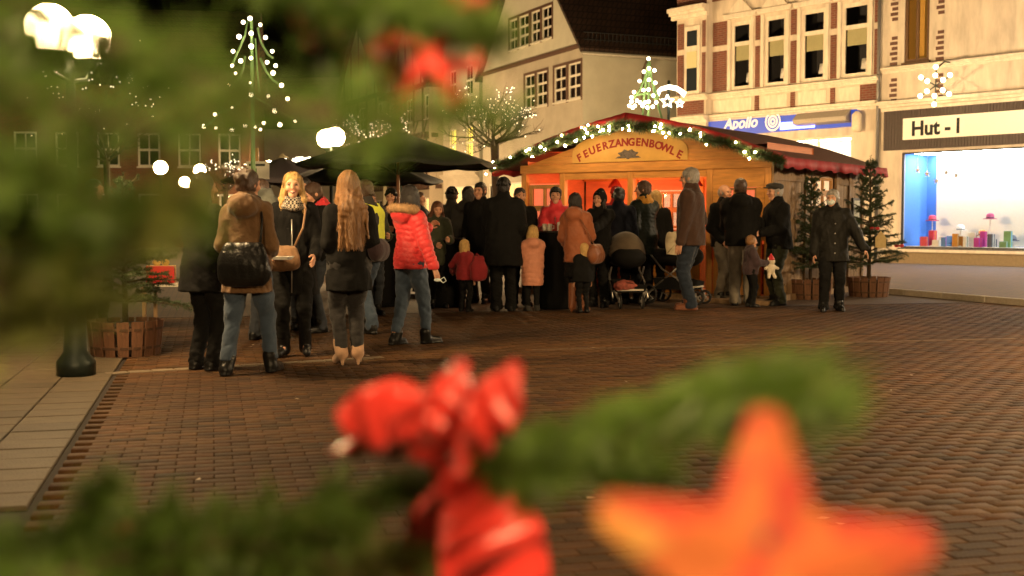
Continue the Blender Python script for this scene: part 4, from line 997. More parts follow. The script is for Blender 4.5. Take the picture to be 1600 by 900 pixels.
# ================================================================== LIGHT ORNAMENTS, LIT TREES, TABLES
M_ROPE = glow('rope_light', (1, .86, .58), 5)
M_GREENTUBE = mat('green_tube', (.16, .30, .12), rough=.4, var=.1)
M_STARB = glow('ornament_bulb', (1, .78, .45), 16)
def bulb_ball(r, m): return mesh_from(*(lambda b_: (b_.v, b_.f))(MB().ball((0, 0, 0), r, 8, 6)), m, True, 'bulb')
def zz1(a, b): return 120 + a / 3.75, b / 3.75
# -- cone of green tubes with bulbs on a mast, behind the group on the left
LY = 17.0; base = at(395, 205, LY)
lt = thing('light_tree_ornament', (base.x, LY, 0), 0, 'tall cone of green tubes and bright bulbs glowing above the group', 'light ornament')
def rel(px, py, dy=0.): p = at(px, py, LY + dy); return (p.x - base.x, dy, p.z)
MB().tube([(0, 0, 0), (0, 0, rel(395, 32)[2])], [.045, .022], 8).build('mast', M_GREENTUBE, lt, True)
MB().tube([rel(399, 60, .05), rel(402, 110, .08), rel(405, 145, .08)], .014, 6).build('tube', M_GREENTUBE, lt, True)
for pts in ([(1000,120),(985,210),(945,300),(905,390)], [(985,330),(975,400),(950,460),(915,505)], [(1060,165),(1080,250),(1120,320),(1150,340)], [(1075,340),(1110,420),(1150,470),(1195,500)], [(820,680),(790,715),(745,742)], [(1020,555),(900,640),(810,670)], [(1022,560),(1120,610),(1280,705)]):
    MB().tube([rel(*zz1(a, b), rnd.uniform(-.15, .15)) for a, b in pts], .016, 6).build('tube', M_GREENTUBE, lt, True)
bm_ = bulb_ball(.026, M_STARB)
for a, b in ((975,130),(1015,108),(1075,145),(950,215),(1105,220),(1022,195),(915,300),(1022,272),(1145,300),(960,357),(1020,340),(1115,365),(1165,385),(910,385),(930,430),(1150,428),(890,500),(1015,485),(1200,500),(1020,555),(1122,565),(1235,580),(908,630),(1160,650),(810,670),(745,740),(815,750),(910,760),(985,735),(1095,720),(1045,745),(1075,758),(1190,730),(1280,710)):
    q = rnd.uniform(.7, 1.35); o = link('bulb', bm_, lt, rel(*zz1(a, b), rnd.uniform(-.22, -.02))); o.scale = (q, q, q)
# -- the second one stands behind the stall roof
LY2 = 31.0; b2 = at(1013, 180, LY2)
l2 = thing('light_tree_ornament', (b2.x, LY2, 0), 0, 'smaller cone of bright bulbs standing behind the red stall roof', 'light ornament')
def rel2(zx, zy, dy=0.): p = at(960 + zx / 7.5, 80 + zy / 7.5, LY2 + dy); return (p.x - b2.x, dy, p.z)
MB().tube([(0, 0, 0), (0, 0, rel2(400, 100)[2])], [.05, .025], 8).build('mast', M_GREENTUBE, l2, True)
for pts in ([(400,110),(360,300),(300,450),(220,560)], [(410,110),(430,300),(470,500),(560,800)], [(380,250),(350,500),(330,760)], [(440,350),(520,560)], [(230,520),(400,490),(480,560)]):
    MB().tube([rel2(a, b) for a, b in pts], .03, 6).build('tube', M_GREENTUBE, l2, True)
bm2 = bulb_ball(.044, M_STARB)
for a, b in ((400,88),(405,200),(345,240),(470,225),(405,335),(295,350),(480,370),(400,450),(340,455),(230,480),(200,540),(200,590),(265,580),(330,640),(400,590),(385,660),(215,660),(455,520),(490,600),(175,640),(300,600),(240,640),(360,600),(450,650)):
    o = link('bulb', bm2, l2, rel2(a, b, rnd.uniform(-.3, -.05)))
# -- shooting star of rope light on the house wall behind it
LY3 = 41.0; b3 = at(1040, 185, LY3)
l3 = thing('shooting_star_light', (b3.x, LY3, 0), 0, 'arched rope-light comet with two stars beside the brick corner house', 'light ornament')
def rel3(zx, zy): p = at(960 + zx / 7.5, 80 + zy / 7.5, LY3); return (p.x - b3.x, 0, p.z)
for k in range(3):
    MB().tube([rel3(480 + 18 * k, 500 + 12 * k), rel3(540, 430 + 16 * k), rel3(640, 400 + 18 * k), rel3(740, 420 + 20 * k), rel3(840 - 10 * k, 490 + 22 * k)], .03, 6).build('tail_tube', M_ROPE, l3, True)
for cx_, cy_, r_ in ((620, 590, 78), (766, 612, 48)):
    pts = [rel3(cx_ + r_ * (1 if i % 2 == 0 else .45) * math.sin(math.pi * i / 5), cy_ - r_ * (1 if i % 2 == 0 else .45) * math.cos(math.pi * i / 5)) for i in range(11)]
    MB().tube(pts, .035, 6).build('star_tube', M_ROPE, l3, True)
MB().tube([rel3(640, 400), rel3(640, 520)], .012, 4).build('hanger', M_BLACK, l3); MB().tube([rel3(766, 430), rel3(766, 570)], .012, 4).build('hanger', M_BLACK, l3)
pp = rel3(640, 480); MB().tube([(pp[0], .06, 0), (pp[0], .06, pp[2] + .4)], .05, 8).build('mast', M_POLE, l3, True)
# -- snowflake on the hat shop house
uf, zf = P1.uz(1462, 134, -.9)
sf = thing('snowflake_light', on_p1(uf, -.9, zf), P1.a, 'snowflake of warm bulbs on a bracket above the hat shop sign', 'light ornament')
bm3 = bulb_ball(.07, M_STARB)
for k in range(6):
    a = math.pi / 3 * k + .5; c, s_ = math.cos(a), math.sin(a); MB().tube([(0, 0, 0), (.55 * c, 0, .55 * s_)], .02, 5).build('arm', M_POLE, sf)
    for d_ in (.3, .55): link('bulb', bm3, sf, (d_ * c, -.04, d_ * s_))
MB().tube([(0, 0, .5), (0, .45, .75), (0, .9, .75)], .025, 6).build('bracket', M_POLE, sf)
# -- rope-light squiggle over the street, far left of the parasol
LY4 = 44.0; b4 = at(462, 251, LY4); l4 = thing('rope_light_swag', (b4.x, LY4, 0), 0, 'white rope-light swag glowing above the grey parasol', 'light ornament')
def rel4(px, py): p = at(px, py, LY4); return (p.x - b4.x, 0, p.z)
MB().tube([rel4(441, 257), rel4(446, 247), rel4(450, 256), rel4(455, 258), rel4(459, 249), rel4(464, 254), rel4(472, 250), rel4(485, 247)], .06, 6).build('tube', M_ROPE, l4, True)
MB().tube([rel4(440, 252), rel4(448, 258), rel4(457, 253), rel4(464, 247), rel4(474, 247)], .05, 6).build('tube', M_ROPE, l4, True)
MB().tube([(0, .1, 0), (0, .1, b4.z)], .05, 6).build('mast', M_POLE, l4)

# ------------------------------------------------------------------ bare trees with fairy lights
M_TWIG = mat('bare_bark', (.07, .045, .028), rough=.9, var=.25, scale=10)
def bare_tree(x, y, trunk_h, h, spread, label, seed, nb=150, bulb=.03, lean=(0, 0), r0=.09, low=.2, upright=.8):
    r = random.Random(seed); t = thing('bare_tree', (x, y, 0), 0, label, 'tree', 'bare street trees hung with lights')
    MB().tube([(0, 0, 0), (.03, 0, trunk_h * .5), (0, 0, trunk_h)], [r0 * 1.2, r0, r0 * 1.25], 9).build('trunk', M_TWIG, t, True)
    br = MB(); tips = []
    def grow(p, d, L, rad, lev):
        pts = [p]; q = Vector(p); dd = Vector(d)
        for i in range(4):
            dd = (dd + Vector((r.gauss(0, .16), r.gauss(0, .16), r.gauss(.05, .12)))).normalized(); q = q + dd * (L / 4); pts.append(q.copy())
        br.tube(pts, [rad, rad * .85, rad * .7, rad * .55, rad * .4], 4 if lev else 5, False); tips.append((lev, pts))
        if lev < 3:
            for k in range(4 if lev < 2 else 3):
                f = r.uniform(.25, 1); i = min(3, int(f * 4)); pp_ = pts[i].lerp(pts[i + 1], f * 4 - i); nd = (dd * .8 + Vector((r.gauss(0, .6), r.gauss(0, .6), r.gauss(.12, .35)))).normalized()
                grow(pp_, nd, L * r.uniform(.5, .75), rad * .5, lev + 1)
    n0 = 11
    for k in range(n0):
        a = 2 * math.pi * k / n0 + r.uniform(-.2, .2); o_ = r.uniform(.35, 1) * spread; d = Vector((math.cos(a) * o_ + lean[0], math.sin(a) * o_ + lean[1], r.uniform(low, upright) * 1.0)); L = (h - trunk_h) * r.uniform(.6, .85)
        grow(Vector((0, 0, trunk_h - r.uniform(0, .15))), d.normalized(), L, r0 * .42, 0)
    br.build('branches', M_TWIG, t, True)
    c = MB(); top = [p for lev, pts in tips for p in pts if lev >= 1]; top.sort(key=lambda p: -p.z)
    for k in range(nb):
        i = int(abs(r.gauss(0, .22)) * len(top)) if r.random() < .75 else r.randrange(len(top)); p = top[min(i, len(top) - 1)]
        c.ball((p.x + r.gauss(0, .05), p.y + r.gauss(0, .05), p.z + r.gauss(0, .04)), bulb, 5, 4)
    tag(c.build('fairy_lights', M_BULBW, t), kind='stuff'); return t
pt = at(773, 215, 30); bare_tree(pt.x, 30, 3.30, 4.62, 1.25, 'bare pollard tree with fairy lights beside the left end of stall', 4, 170, .015, (.25, 0), low=.05, upright=.5)
pt = at(572, 230, 46); bare_tree(pt.x, 46, 3.3, 5.3, 1.1, 'small tree thick with white lights above the parasol', 8, 150, .032, low=.2)
pt = at(165, 200, 40); bare_tree(pt.x, 40, 3.4, 6.2, 1.1, 'bare tree with sparse lights before the dark red brick house', 12, 70, .024)
pt = at(352, 262, 50); bare_tree(pt.x, 50, 2.6, 3.9, 1.1, 'distant low tree with white lights behind the brown parka', 16, 60, .028)

# ------------------------------------------------------------------ notice board, tables and what stands on them
nbp = at(403, 266, 20.5); t = thing('notice_board', (nbp.x, 20.5, 0), R(8), 'white notice board on a wooden post behind the blonde woman', 'sign')
MB().box(-.045, .01, .02, .07, 0, at(400, 231, 20.5).z).build('post', M_WOODV, t); MB().box(-.19, .19, -.01, .015, nbp.z - .15, nbp.z + .15).build('board', mat('white_board', (.75, .72, .62), var=.05), t)
MB().box(-.15, .12, -.013, -.0105, nbp.z + .07, nbp.z + .11).build('printed_line', M_BLACK, t); MB().box(-.05, -.02, -.013, -.0105, nbp.z - .1, nbp.z + .03).build('printed_mark', mat('green_print', (.1, .25, .08)), t)
M_COVER = mat('black_stretch_cover', (.0045, .0045, .0045), rough=.9, var=.15, scale=6, spec=.15)
def high_table(x, y, h, label, r=.36):
    t = thing('standing_table', (x, y, 0), 0, label, 'table', 'standing tables under black covers')
    MB().lathe([(r * .98, 0.01), (r * .95, .12), (r * .88, h * .45), (r * .89, h * .65), (r * .99, h - .05), (r, h - .02)], 24).build('cover', M_COVER, t, True)
    MB().lathe([(r - .005, h - .019), (r + .01, h - .012), (r + .01, h + .004), (r - .02, h + .008)], 28).build('table_top', mat('black_table_top', (.02, .018, .016), rough=.35), t, True); return t
TA = at(588, 365, 18.5); high_table(TA.x, 18.5, 1.11, 'black covered standing table under the big parasol, behind the red puffer jacket')
TB = at(868, 357, 18.0); high_table(TB.x, 18.0, 1.16, 'black covered standing table before the woman in the red jacket', .26)
TC = at(696, 377, 18.4); high_table(TC.x, 18.4, 1.05, 'black covered standing table with small red candles', .3)
TD = at(1015, 365, 18.6); pass
M_REDGL = mat('red_candle_glass', (.7, .05, .05), rough=.2, var=0, emit=1.2, emitcol=(1, .08, .05), sampling='NONE')
M_FLAME = glow('candle_flame', (1, .75, .45), 10)
def candle(x, y, z, s, label, nm='candle_glass'):
    t = thing(nm, (x, y, z), 0, label, 'candle', 'red candle glasses on the tables')
    MB().lathe([(.028 * s, 0), (.042 * s, .01 * s), (.045 * s, .06 * s), (.032 * s, .09 * s)], 12).build('glass', M_REDGL, t, True)
    MB().ball((0, 0, .095 * s), .014 * s, 8, 6, 1, 1, 1.7).build('flame', M_FLAME, t, True)
p = at(596, 364, 18.3); candle(p.x, 18.3, 1.12, 2.3, 'big round red glass lantern glowing on the parasol table')
for k, a in enumerate((674, 680, 685, 691)):
    p = at(a + 4, 377, 18.25); candle(p.x, 18.25 - .04 * (k % 2), 1.058, 1.0, ('leftmost', 'second from left', 'third from left', 'rightmost')[k] + ' of four small red candle glasses')
M_CLEAR = mat('cup_glass', (.55, .5, .42), rough=.12, var=0, spec=.8); M_PUNCH = mat('punch', (.25, .03, .02), rough=.2, var=0)
def mug(x, y, z, m, label, h=.11, r=.035):
    t = thing('cup', (x, y, z), rnd.uniform(0, 6), label, 'cup', 'cups on the standing table')
    MB().lathe([(r * .8, 0), (r, .01), (r, h), (r * .88, h), (r * .85, .02)], 12).build('body', m, t, True)
    MB().tube([(r * .95, 0, h * .8), (r * 1.7, 0, h * .75), (r * 1.7, 0, h * .35), (r * .95, 0, h * .25)], .006, 5).build('handle', m, t, True)
M_WCUP = mat('white_cup', (.75, .72, .66), rough=.4, var=.03)
for k, (a, m_, lab) in enumerate(((845, M_CLEAR, 'clear glass mug at the left edge of the table before the red jacket'), (853, M_CLEAR, 'second clear glass mug on the table before the red jacket'), (861, M_PUNCH, 'dark punch cup in the middle of the table before the red jacket'), (868, M_WCUP, 'tall white cup on the table before the red jacket'))):
    p = at(a + 6, 357, 17.9); mug(p.x, 17.9 - .05 * (k % 2), 1.17, m_, lab, .13 if k == 3 else .105)
# stump beside the door, step, red gift box
gs = ground(1196, 468); t = thing('bark_stump', (gs.x, gs.y + .1, 0), 0, 'rough bark-clad stump beside the stall door', 'stump')
b = MB(); prof = []
nseg = 22
for i in range(9):
    z_ = i * .115
    for k in range(nseg):
        a = 2 * math.pi * k / nseg; rr = .24 * (1.15 - .2 * i / 8) * (1 + .09 * math.sin(5 * a + i) + .05 * rnd.uniform(-1, 1)); b.v.append((rr * math.cos(a), rr * math.sin(a), z_))
for i in range(8):
    for k in range(nseg): a0 = i * nseg + k; a1 = i * nseg + (k + 1) % nseg; b.f.append((a0, a1, a1 + nseg, a0 + nseg))
b.build('bark', mat('bark_clad', (.13, .07, .035), rough=.9, var=.5, scale=16, bump=.9, bscale=20), t)
MB().lathe([(.22, .915), (.235, .925), (.23, .935)], 22).build('cut_top', mat('cut_wood', (.35, .22, .1), var=.2), t)
o = MB().lathe([(.15, -.03), (.16, 0), (.15, .04)], 18).build('log_slice', mat('cut_wood', (.35, .22, .1)), t); o.location = (.16, -.24, .18); o.rotation_euler = (R(82), 0, 0)
b = MB().box(-.75, .75, -.3, .3, 0, .07).build('door_step', M_WOODG, None); pst = FL + hu * 4.55 + PH.n * -.55; b.location = pst; b.rotation_euler = (0, 0, HA); tag(b, 'low wooden step before the stall door', 'step'); soften(b, .01)
gx = at(252, 426, 14.2); t = thing('gift_table', (gx.x + .1, 14.3, 0), 0, 'small table with a white edge behind the potted fir', 'table')
zt_ = gx.z - .12; MB().box(-.3, .5, -.25, .25, zt_ - .04, zt_).build('table_top', mat('white_edge', (.6, .55, .45)), t)
for sx in (-.27, .47):
    for sy in (-.22, .22): MB().box(sx - .02, sx + .02, sy - .02, sy + .02, 0, zt_ - .043).build('leg', M_WOODG, t)
t = thing('gift_box', (gx.x, 14.2, zt_ + .002), R(10), 'shiny red gift box on the small table behind the potted fir', 'gift box')
mr = mat('red_gift_paper', (.5, .015, .02), rough=.3, var=.1); soften(MB().box(-.16, .16, -.12, .12, 0, .2).build('box', mr, t), .006)
MB().box(-.165, .165, -.02, .02, -.001, .205).build('ribbon', mat('gold_ribbon', (.6, .4, .1), rough=.3), t)
for s_ in (-1, 1): MB().ball((s_ * .05, 0, .24), .05, 8, 6, 1, .5, .8).build('bow_loop', mat('gold_ribbon', (.6, .4, .1)), t, True)
# ---- scraps and leaves on the paving
lt_ = MB(); r_ = random.Random(3)
for k in range(46):
    a, b = r_.uniform(150, 1470), 500 + 330 * r_.random() ** 1.6; p = ground(a, b); s_ = r_.uniform(.008, .028); an = r_.uniform(0, 6.28)
    lt_.add([(p.x + s_ * q * math.cos(an + w_), p.y + s_ * q * math.sin(an + w_), .006 + r_.uniform(0, .008)) for w_, q in ((0, 1.5), (1.4, .6), (2.6, 1.2), (4.2, .7))], [(0, 1, 2, 3)])
tag(lt_.build('litter', mat('pale_scrap', (.30, .24, .17), var=.5, scale=3)), 'pale scraps and leaf bits scattered over the paving', 'litter', kind='stuff')
# ================================================================== PEOPLE
def skinmat(k=0):
    c = [(.52, .27, .17), (.46, .23, .14), (.58, .32, .21)][k]; return mat('skin_%d' % k, c, rough=.5, var=.10, scale=25, spec=.35)
def cloth(name, c, rough=.8, var=.18, bump=.25, sheen=.15, scale=9, bscale=55): return mat('cloth_' + name, c, rough=rough, var=var, scale=scale, bump=bump, bscale=bscale, sheen=sheen, spec=.22)
C = dict(black=cloth('black', (.0045, .0045, .0045), rough=.9, sheen=0, bump=.15), blackshine=cloth('black_nylon', (.010, .010, .012), rough=.45), brown=cloth('brown_parka', (.125, .068, .030)), red=cloth('red_nylon', (.62, .045, .05), rough=.45, var=.08),
         darkred=cloth('dark_red', (.22, .015, .02)), redjk=cloth('scarlet', (.55, .03, .04), rough=.5), rust=cloth('rust_nylon', (.30, .095, .040), rough=.5, var=.1), grey=cloth('grey_wool', (.035, .033, .03), sheen=0), hood=cloth('grey_sweat', (.14, .15, .13)),
         jeans=cloth('blue_denim', (.045, .068, .105), bscale=120), jeansd=cloth('dark_denim', (.028, .034, .045), bscale=120), jeansg=cloth('grey_denim', (.022, .021, .022), bscale=120), khaki=cloth('grey_chino', (.16, .14, .11)), olive=cloth('dark_olive', (.030, .034, .018)),
         green=cloth('bottle_green_nylon', (.010, .016, .012), rough=.5, sheen=0), peach=cloth('peach_nylon', (.50, .21, .13), rough=.55), hivis=cloth('yellow_vest', (.62, .66, .05), rough=.6), navy=cloth('navy', (.006, .008, .016), sheen=0), leather=cloth('brown_leather', (.16, .055, .025), rough=.45),
         cognac=cloth('cognac_leather', (.22, .075, .03), rough=.4), blackl=cloth('black_leather', (.010, .010, .010), rough=.3, sheen=0), beige=cloth('beige_suede', (.48, .30, .19)), mustard=cloth('mustard_scarf', (.42, .20, .03)), teal=cloth('dark_blue_cotton', (.014, .022, .038)), plum=cloth('dark_plum', (.05, .03, .035)), brownd=cloth('dark_brown_jacket', (.045, .022, .014)), waxed=cloth('waxed_black_green', (.008, .0075, .006), rough=.7, sheen=0),
         tan=cloth('tan_leather', (.26, .15, .08), rough=.5), white=cloth('white_paper', (.7, .68, .62), bump=0), mask=cloth('mask_blue_white', (.55, .62, .62), bump=.1), fur=mat('blond_fur', (.42, .26, .13), rough=.9, var=.4, scale=30))
def hairmat(n, c): return mat('hair_' + n, c, rough=.42, var=.45, scale=14, stretch=(9, 9, .7), bump=.6, bscale=40, spec=.5)
HR = dict(blond=hairmat('blond', (.48, .30, .10)), lightbrown=hairmat('light_brown', (.26, .125, .042)), brown=hairmat('brown', (.06, .03, .016)), dark=hairmat('dark', (.012, .009, .008)), grey=hairmat('grey', (.26, .24, .22)), auburn=hairmat('auburn', (.12, .045, .02)))
M_EYE = mat('eye_dark', (.015, .010, .008), rough=.15, var=0); M_LIP = mat('lips', (.36, .10, .08), rough=.45, var=0); M_TEETH = mat('teeth', (.75, .72, .65), rough=.3, var=0)
def hound():
    m = cloth('houndstooth', (.10, .095, .085)); nt = m.node_tree; b = nt.nodes['Principled BSDF']; ck = nt.nodes.new('ShaderNodeTexChecker'); ck.inputs['Scale'].default_value = 55
    tc = nt.nodes.new('ShaderNodeTexCoord'); nt.links.new(tc.outputs['Object'], ck.inputs[0]); ck.inputs[1].default_value = (.02, .018, .016, 1); ck.inputs[2].default_value = (.38, .33, .27, 1); nt.links.new(ck.outputs[0], b.inputs['Base Color']); return m
C['hound'] = hound()

def hand_field(curl, side):
    f = Field((-.07, -.075, -.21), (.08, .05, .03), .0046)
    f.cone((0, 0, .02), (0, 0, -.03), .026, .028, .01, (1, .75, 1)); f.cone((-.012, 0, -.035), (-.022, 0, -.085), .026, .02, .012, (1, .5, 1)); f.cone((.012, 0, -.035), (.022, 0, -.085), .026, .02, .012, (1, .5, 1))
    for x, L in ((-.034, .058), (-.012, .074), (.011, .079), (.033, .07)):
        a = Vector((x, 0, -.088)); d1 = Vector((x * .12, -math.sin(curl * .5), -math.cos(curl * .5))); b = a + d1 * L * .5; d2 = Vector((0, -math.sin(curl * 1.5), -math.cos(curl * 1.5))); c = b + d2 * L * .3; d3 = Vector((0, -math.sin(curl * 2.2), -math.cos(curl * 2.2))); e = c + d3 * L * .25
        for p, q, r1, r2 in ((a, b, .0098, .0088), (b, c, .0088, .008), (c, e, .008, .0068)): f.cone(p, q, r1, r2, .002)
    f.cone((.026, -.004, -.03), (.048, -.02, -.062), .0125, .0108, .006); f.cone((.048, -.02, -.062), (.050, -.036, -.092), .0105, .0085, .003)
    V, Q = f.mesh()
    if side < 0: V = V * np.array([-1, 1, 1]); Q = Q[:, ::-1]
    return V, Q
HANDS = {(c_, s_): hand_field(c_, s_) for c_ in (.25, .75) for s_ in (-1, 1)}
def head_mesh(f_, hv):
    F = Field((-.11 * f_, -.14 * f_, -.24 * f_), (.11 * f_, .13 * f_, .14 * f_), hv)
    g = lambda *p: tuple(q * f_ for q in p)
    F.ell(g(0, .012, .033), g(.076, .094, .086), .03); F.cone(g(0, -.028, .0), g(0, -.042, -.07), .064 * f_, .043 * f_, .03, (.98, 1, 1)); F.ell(g(0, -.064, -.096), g(.026, .022, .02), .02)
    F.cone(g(-.036, -.078, .024), g(.036, -.078, .024), .013 * f_, .013 * f_, .015)
    for s in (-1, 1):
        F.ell(g(s * .040, -.066, -.028), g(.024, .022, .024), .02); F.ell(g(s * .031, -.100, .006), g(.017, .015, .010), 0, cut=True); F.ell(g(s * .076, .012, -.004), g(.010, .022, .031), .006)
    F.cone(g(0, -.088, .012), g(0, -.112, -.026), .009 * f_, .0135 * f_, .010); F.cone(g(0, .018, -.06), g(0, .028, -.23), .053 * f_, .062 * f_, .03)
    return F.mesh()
HEADS = {}
def ik(S, T, l1, l2, hint):
    S, T = Vector(S), Vector(T); d = T - S; L = d.length
    if L > (l1 + l2) * .995: d = d.normalized() * (l1 + l2) * .995; T = S + d; L = d.length
    a = (l1 * l1 - l2 * l2 + L * L) / (2 * L); hgt = math.sqrt(max(0, l1 * l1 - a * a)); n = d.normalized(); hv = Vector(hint) - n * Vector(hint).dot(n); hv = hv.normalized() if hv.length > 1e-5 else Vector((0, 1, 0))
    return S + n * a + hv * hgt, T
NP = [0]
def person(label, px, top, py=None, Y=None, yaw=0., jacket=None, legs=None, shoes=None, hair=None, hat=None, scarf=None, arms=('hang', 'hang'), stance=.0, spread=.06, lean=(0, 0), headyaw=0., headpitch=0., face=False, smile=False, mask=None, child=False, fem=True, vox=.0135, skin=0, extra=None, group=None, fat=1.0, z0=0.):
    NP[0] += 1; seed = NP[0] * 17
    p = ground(px, py) if py else Vector((0, 0, 0))
    Yv = p.y if py else Y; x0 = at(px, 400, Yv).x; h = at(px, top, Yv).z
    h -= z0; t_loc = (x0, Yv, z0); hs = .165 if child else .137
    jacket = jacket or {}; legs = legs or {}; shoes = shoes or {}
    hip = .515 * h
    def J(x, y, z): k = max(0, z - hip); return (x + lean[0] * k, y - lean[1] * k, z)
    hh = hs * h; f_ = hh / .235
    if hat and hat[0] in ('beanie', 'hood', 'cap'): h_sk = h - .012
    else: h_sk = h - .01
    neckz = h_sk - hh * 1.02; sz = neckz - (.052 if child else .060) * h            # shoulder height
    HC = Vector(J(0, -.012 * h, h_sk - hh * .5))
    rotH = Matrix.Rotation(R(headyaw), 4, 'Z') @ Matrix.Rotation(R(headpitch), 4, 'X'); piv = Vector((0, .02 * f_, -.10 * f_))
    TH = Matrix.Translation(HC) @ Matrix.Translation(piv) @ rotH @ Matrix.Translation(-piv)
    TN = np.array(TH)
    def xf(V, M_): return V @ M_[:3, :3].T + M_[:3, 3]
    b = jacket.get('bulk', .012)
    shw = (.086 if fem else .097) * h * fat
    # ---- arms
    A = []
    for s, am in zip((-1, 1), arms):
        S = Vector(J(s * shw, .004 * h, sz)); l1, l2 = .172 * h, .15 * h; hint = (s * .28, .9, -.1)
        T = {'hang': (s * (shw + .045 * h), -.03 * h, sz - .315 * h), 'back': (s * (shw + .03 * h), .05 * h, sz - .30 * h), 'pocket': (s * (shw + .01 * h), -.075 * h, sz - .27 * h), 'belly': (s * .045 * h, -.155 * h, sz - .20 * h),
             'hold': (s * .075 * h, -.20 * h, sz - .155 * h), 'cup': (s * .05 * h, -.19 * h, sz - .06 * h), 'mouth': (s * .03 * h, -.13 * h, sz + .04 * h), 'reach': (s * shw * .9, -.29 * h, sz - .13 * h), 'out': (s * (shw + .14 * h), -.06 * h, sz - .27 * h), 'down_front': (s * .07 * h, -.13 * h, sz - .27 * h)}[am] if isinstance(am, str) else (s * am[0] * h, am[1] * h, sz + am[2] * h)
        T = Vector(T); T.x += lean[0] * (sz - hip); T.y -= lean[1] * (sz - hip)
        E, W_ = ik(S, T, l1, l2, hint); A.append((s, S, E, W_, am))
    # ---- legs
    Lg = []
    for s in (-1, 1):
        fy = stance * s * .5; Fp = Vector((s * spread * h * .9, fy * h, .048 * h + shoes.get('heel', 0))); Hp = Vector((s * .05 * h, 0, hip)); K, An = ik(Hp, Fp, .245 * h, .235 * h, (s * .05, -1, 0)); Lg.append((s, Hp, K, An))
    # ---- the body: torso and limbs, head and hands
    Fd = Field((-.42 * h, -.36 * h, 0), (.42 * h, .30 * h, sz + .06 * h), .024)
    Fd.cone(J(0, 0, hip), J(0, 0, sz - .06 * h), .070 * h, .078 * h, .03, (1.1, .75, 1)); Fd.cone(J(-shw * .8, 0, sz - .012 * h), J(shw * .8, 0, sz - .012 * h), .034 * h, .034 * h, .04); Fd.cone(J(0, .008 * h, sz - .02 * h), J(0, .0, neckz + .01 * h), .034 * h, .030 * h, .03)
    for s, S, E, W_, am in A: Fd.cone(S, E, .030 * h, .025 * h, .03); Fd.cone(E, W_, .024 * h, .019 * h, .02)
    for s, Hp, K, An in Lg: Fd.cone(Hp, K, .050 * h, .034 * h, .03); Fd.cone(K, An, .032 * h, .024 * h, .02); Fd.cone(An, An + Vector((0, -.05 * h, -.018 * h)), .019 * h, .012 * h, .02)
    parts = [Fd.mesh()]
    hk = round(f_, 2); hv = .0068 if vox < .014 else .009
    if (hk, hv) not in HEADS: HEADS[(hk, hv)] = head_mesh(hk, hv)
    V, Q = HEADS[(hk, hv)]; parts.append((xf(V, TN), Q))
    wr = []
    for s, S, E, W_, am in A:
        d = (W_ - E).normalized(); hs_ = .103 * h / .165 * .86
        zax = -d; xax = Vector((0, -1, 0)) if abs(d.y) < .8 else Vector((0, 0, 1)); 
        yax = zax.cross(xax).normalized() * (1); xax = yax.cross(zax).normalized()
        # thumb side (+x of the right-hand mesh) faces forward / up; palm (-y) faces the body
        if yax.dot(Vector((s, 0, 0))) < 0: yax = -yax; mir = True
        else: mir = False
        hv_, hq = HANDS[(.75 if am in ('hold', 'cup', 'belly', 'reach', 'mouth') else .25, 1)]
        M_ = np.eye(3); M_[:, 0] = xax; M_[:, 1] = yax; M_[:, 2] = zax
        V = (hv_ * hs_) @ M_.T + np.array(W_); q_ = hq if np.linalg.det(M_) > 0 else hq[:, ::-1]; parts.append((V, q_)); wr.append(Vector(W_ + d * .07 * h))
    V, Q = merge(parts)
    P = link('person', fast_mesh('person', V, Q, skinmat(skin)), None, t_loc, (0, 0, R(yaw))); tag(P, label, 'person', group or 'people on the square')
    # ---- jacket or coat
    jm = jacket.get('m', C['black']); hem = jacket.get('hem', .47) * h; rg = jacket.get('puff'); fl = jacket.get('flare', .0) * h
    Fd = Field((-.46 * h, -.38 * h, hem - .04), (.46 * h, .34 * h, neckz + .09 * h), vox)
    ck, wk, hk_ = ((.088, .077, .095) if fem else (.100, .094, .095)); ck *= fat; wk *= fat; hk_ *= fat
    Fd.cone(J(0, .002 * h, sz - .045 * h), J(0, 0, .64 * h), ck * h + b, wk * h + b, .03, (1.10, .78, 1), rg); Fd.cone(J(0, 0, .64 * h), J(0, .002 * h, .545 * h), wk * h + b, hk_ * h + b, .04, (1.10, .84, 1), rg, zmin=hem)
    if hem < .53 * h: Fd.cone((0, .002 * h, .545 * h), (0, .004 * h + fl * .2, hem - .02), hk_ * h + b, (hk_ + .004) * h + b + fl, .03, (1.08, .84, 1), rg, zmin=hem)
    Fd.cone(J(-shw, .006 * h, sz - .012 * h), J(shw, .006 * h, sz - .012 * h), .036 * h + b * .9, .036 * h + b * .9, .05)
    for s, S, E, W_, am in A:
        Fd.cone(S, E, .037 * h + b, .032 * h + b * .9, .035, ridge=rg); Fd.cone(E, E.lerp(W_, .97), .032 * h + b * .9, .026 * h + b * .8, .02, ridge=rg)
    cz = jacket.get('collar', .045) * h
    if cz: Fd.cone(J(0, .010 * h, sz + .01 * h), J(0, .006 * h, sz + .02 * h + cz), .050 * h + b * .4, .043 * h + b * .3, .03, (1.05, 1.05, 1))
    if jacket.get('hood'): Fd.ell(J(0, .070 * h, sz + .025 * h), (.080 * h, .055 * h, .060 * h), .035); Fd.cone(J(-.05 * h, .03 * h, sz + .045 * h), J(.05 * h, .03 * h, sz + .045 * h), .028 * h, .028 * h, .03)
    if jacket.get('hoodup'): Fd.ell(tuple(HC + Vector((0, .022 * f_, .012 * f_))), (.100 * f_, .118 * f_, .130 * f_), .03); Fd.ell(tuple(HC + Vector((0, -.13 * f_, -.02 * f_))), (.066 * f_, .09 * f_, .085 * f_), 0, cut=True)
    Fd.wob(.005 if not rg else .0025, 26, seed, .4).wob(.0018, 70, seed + 1, .6)
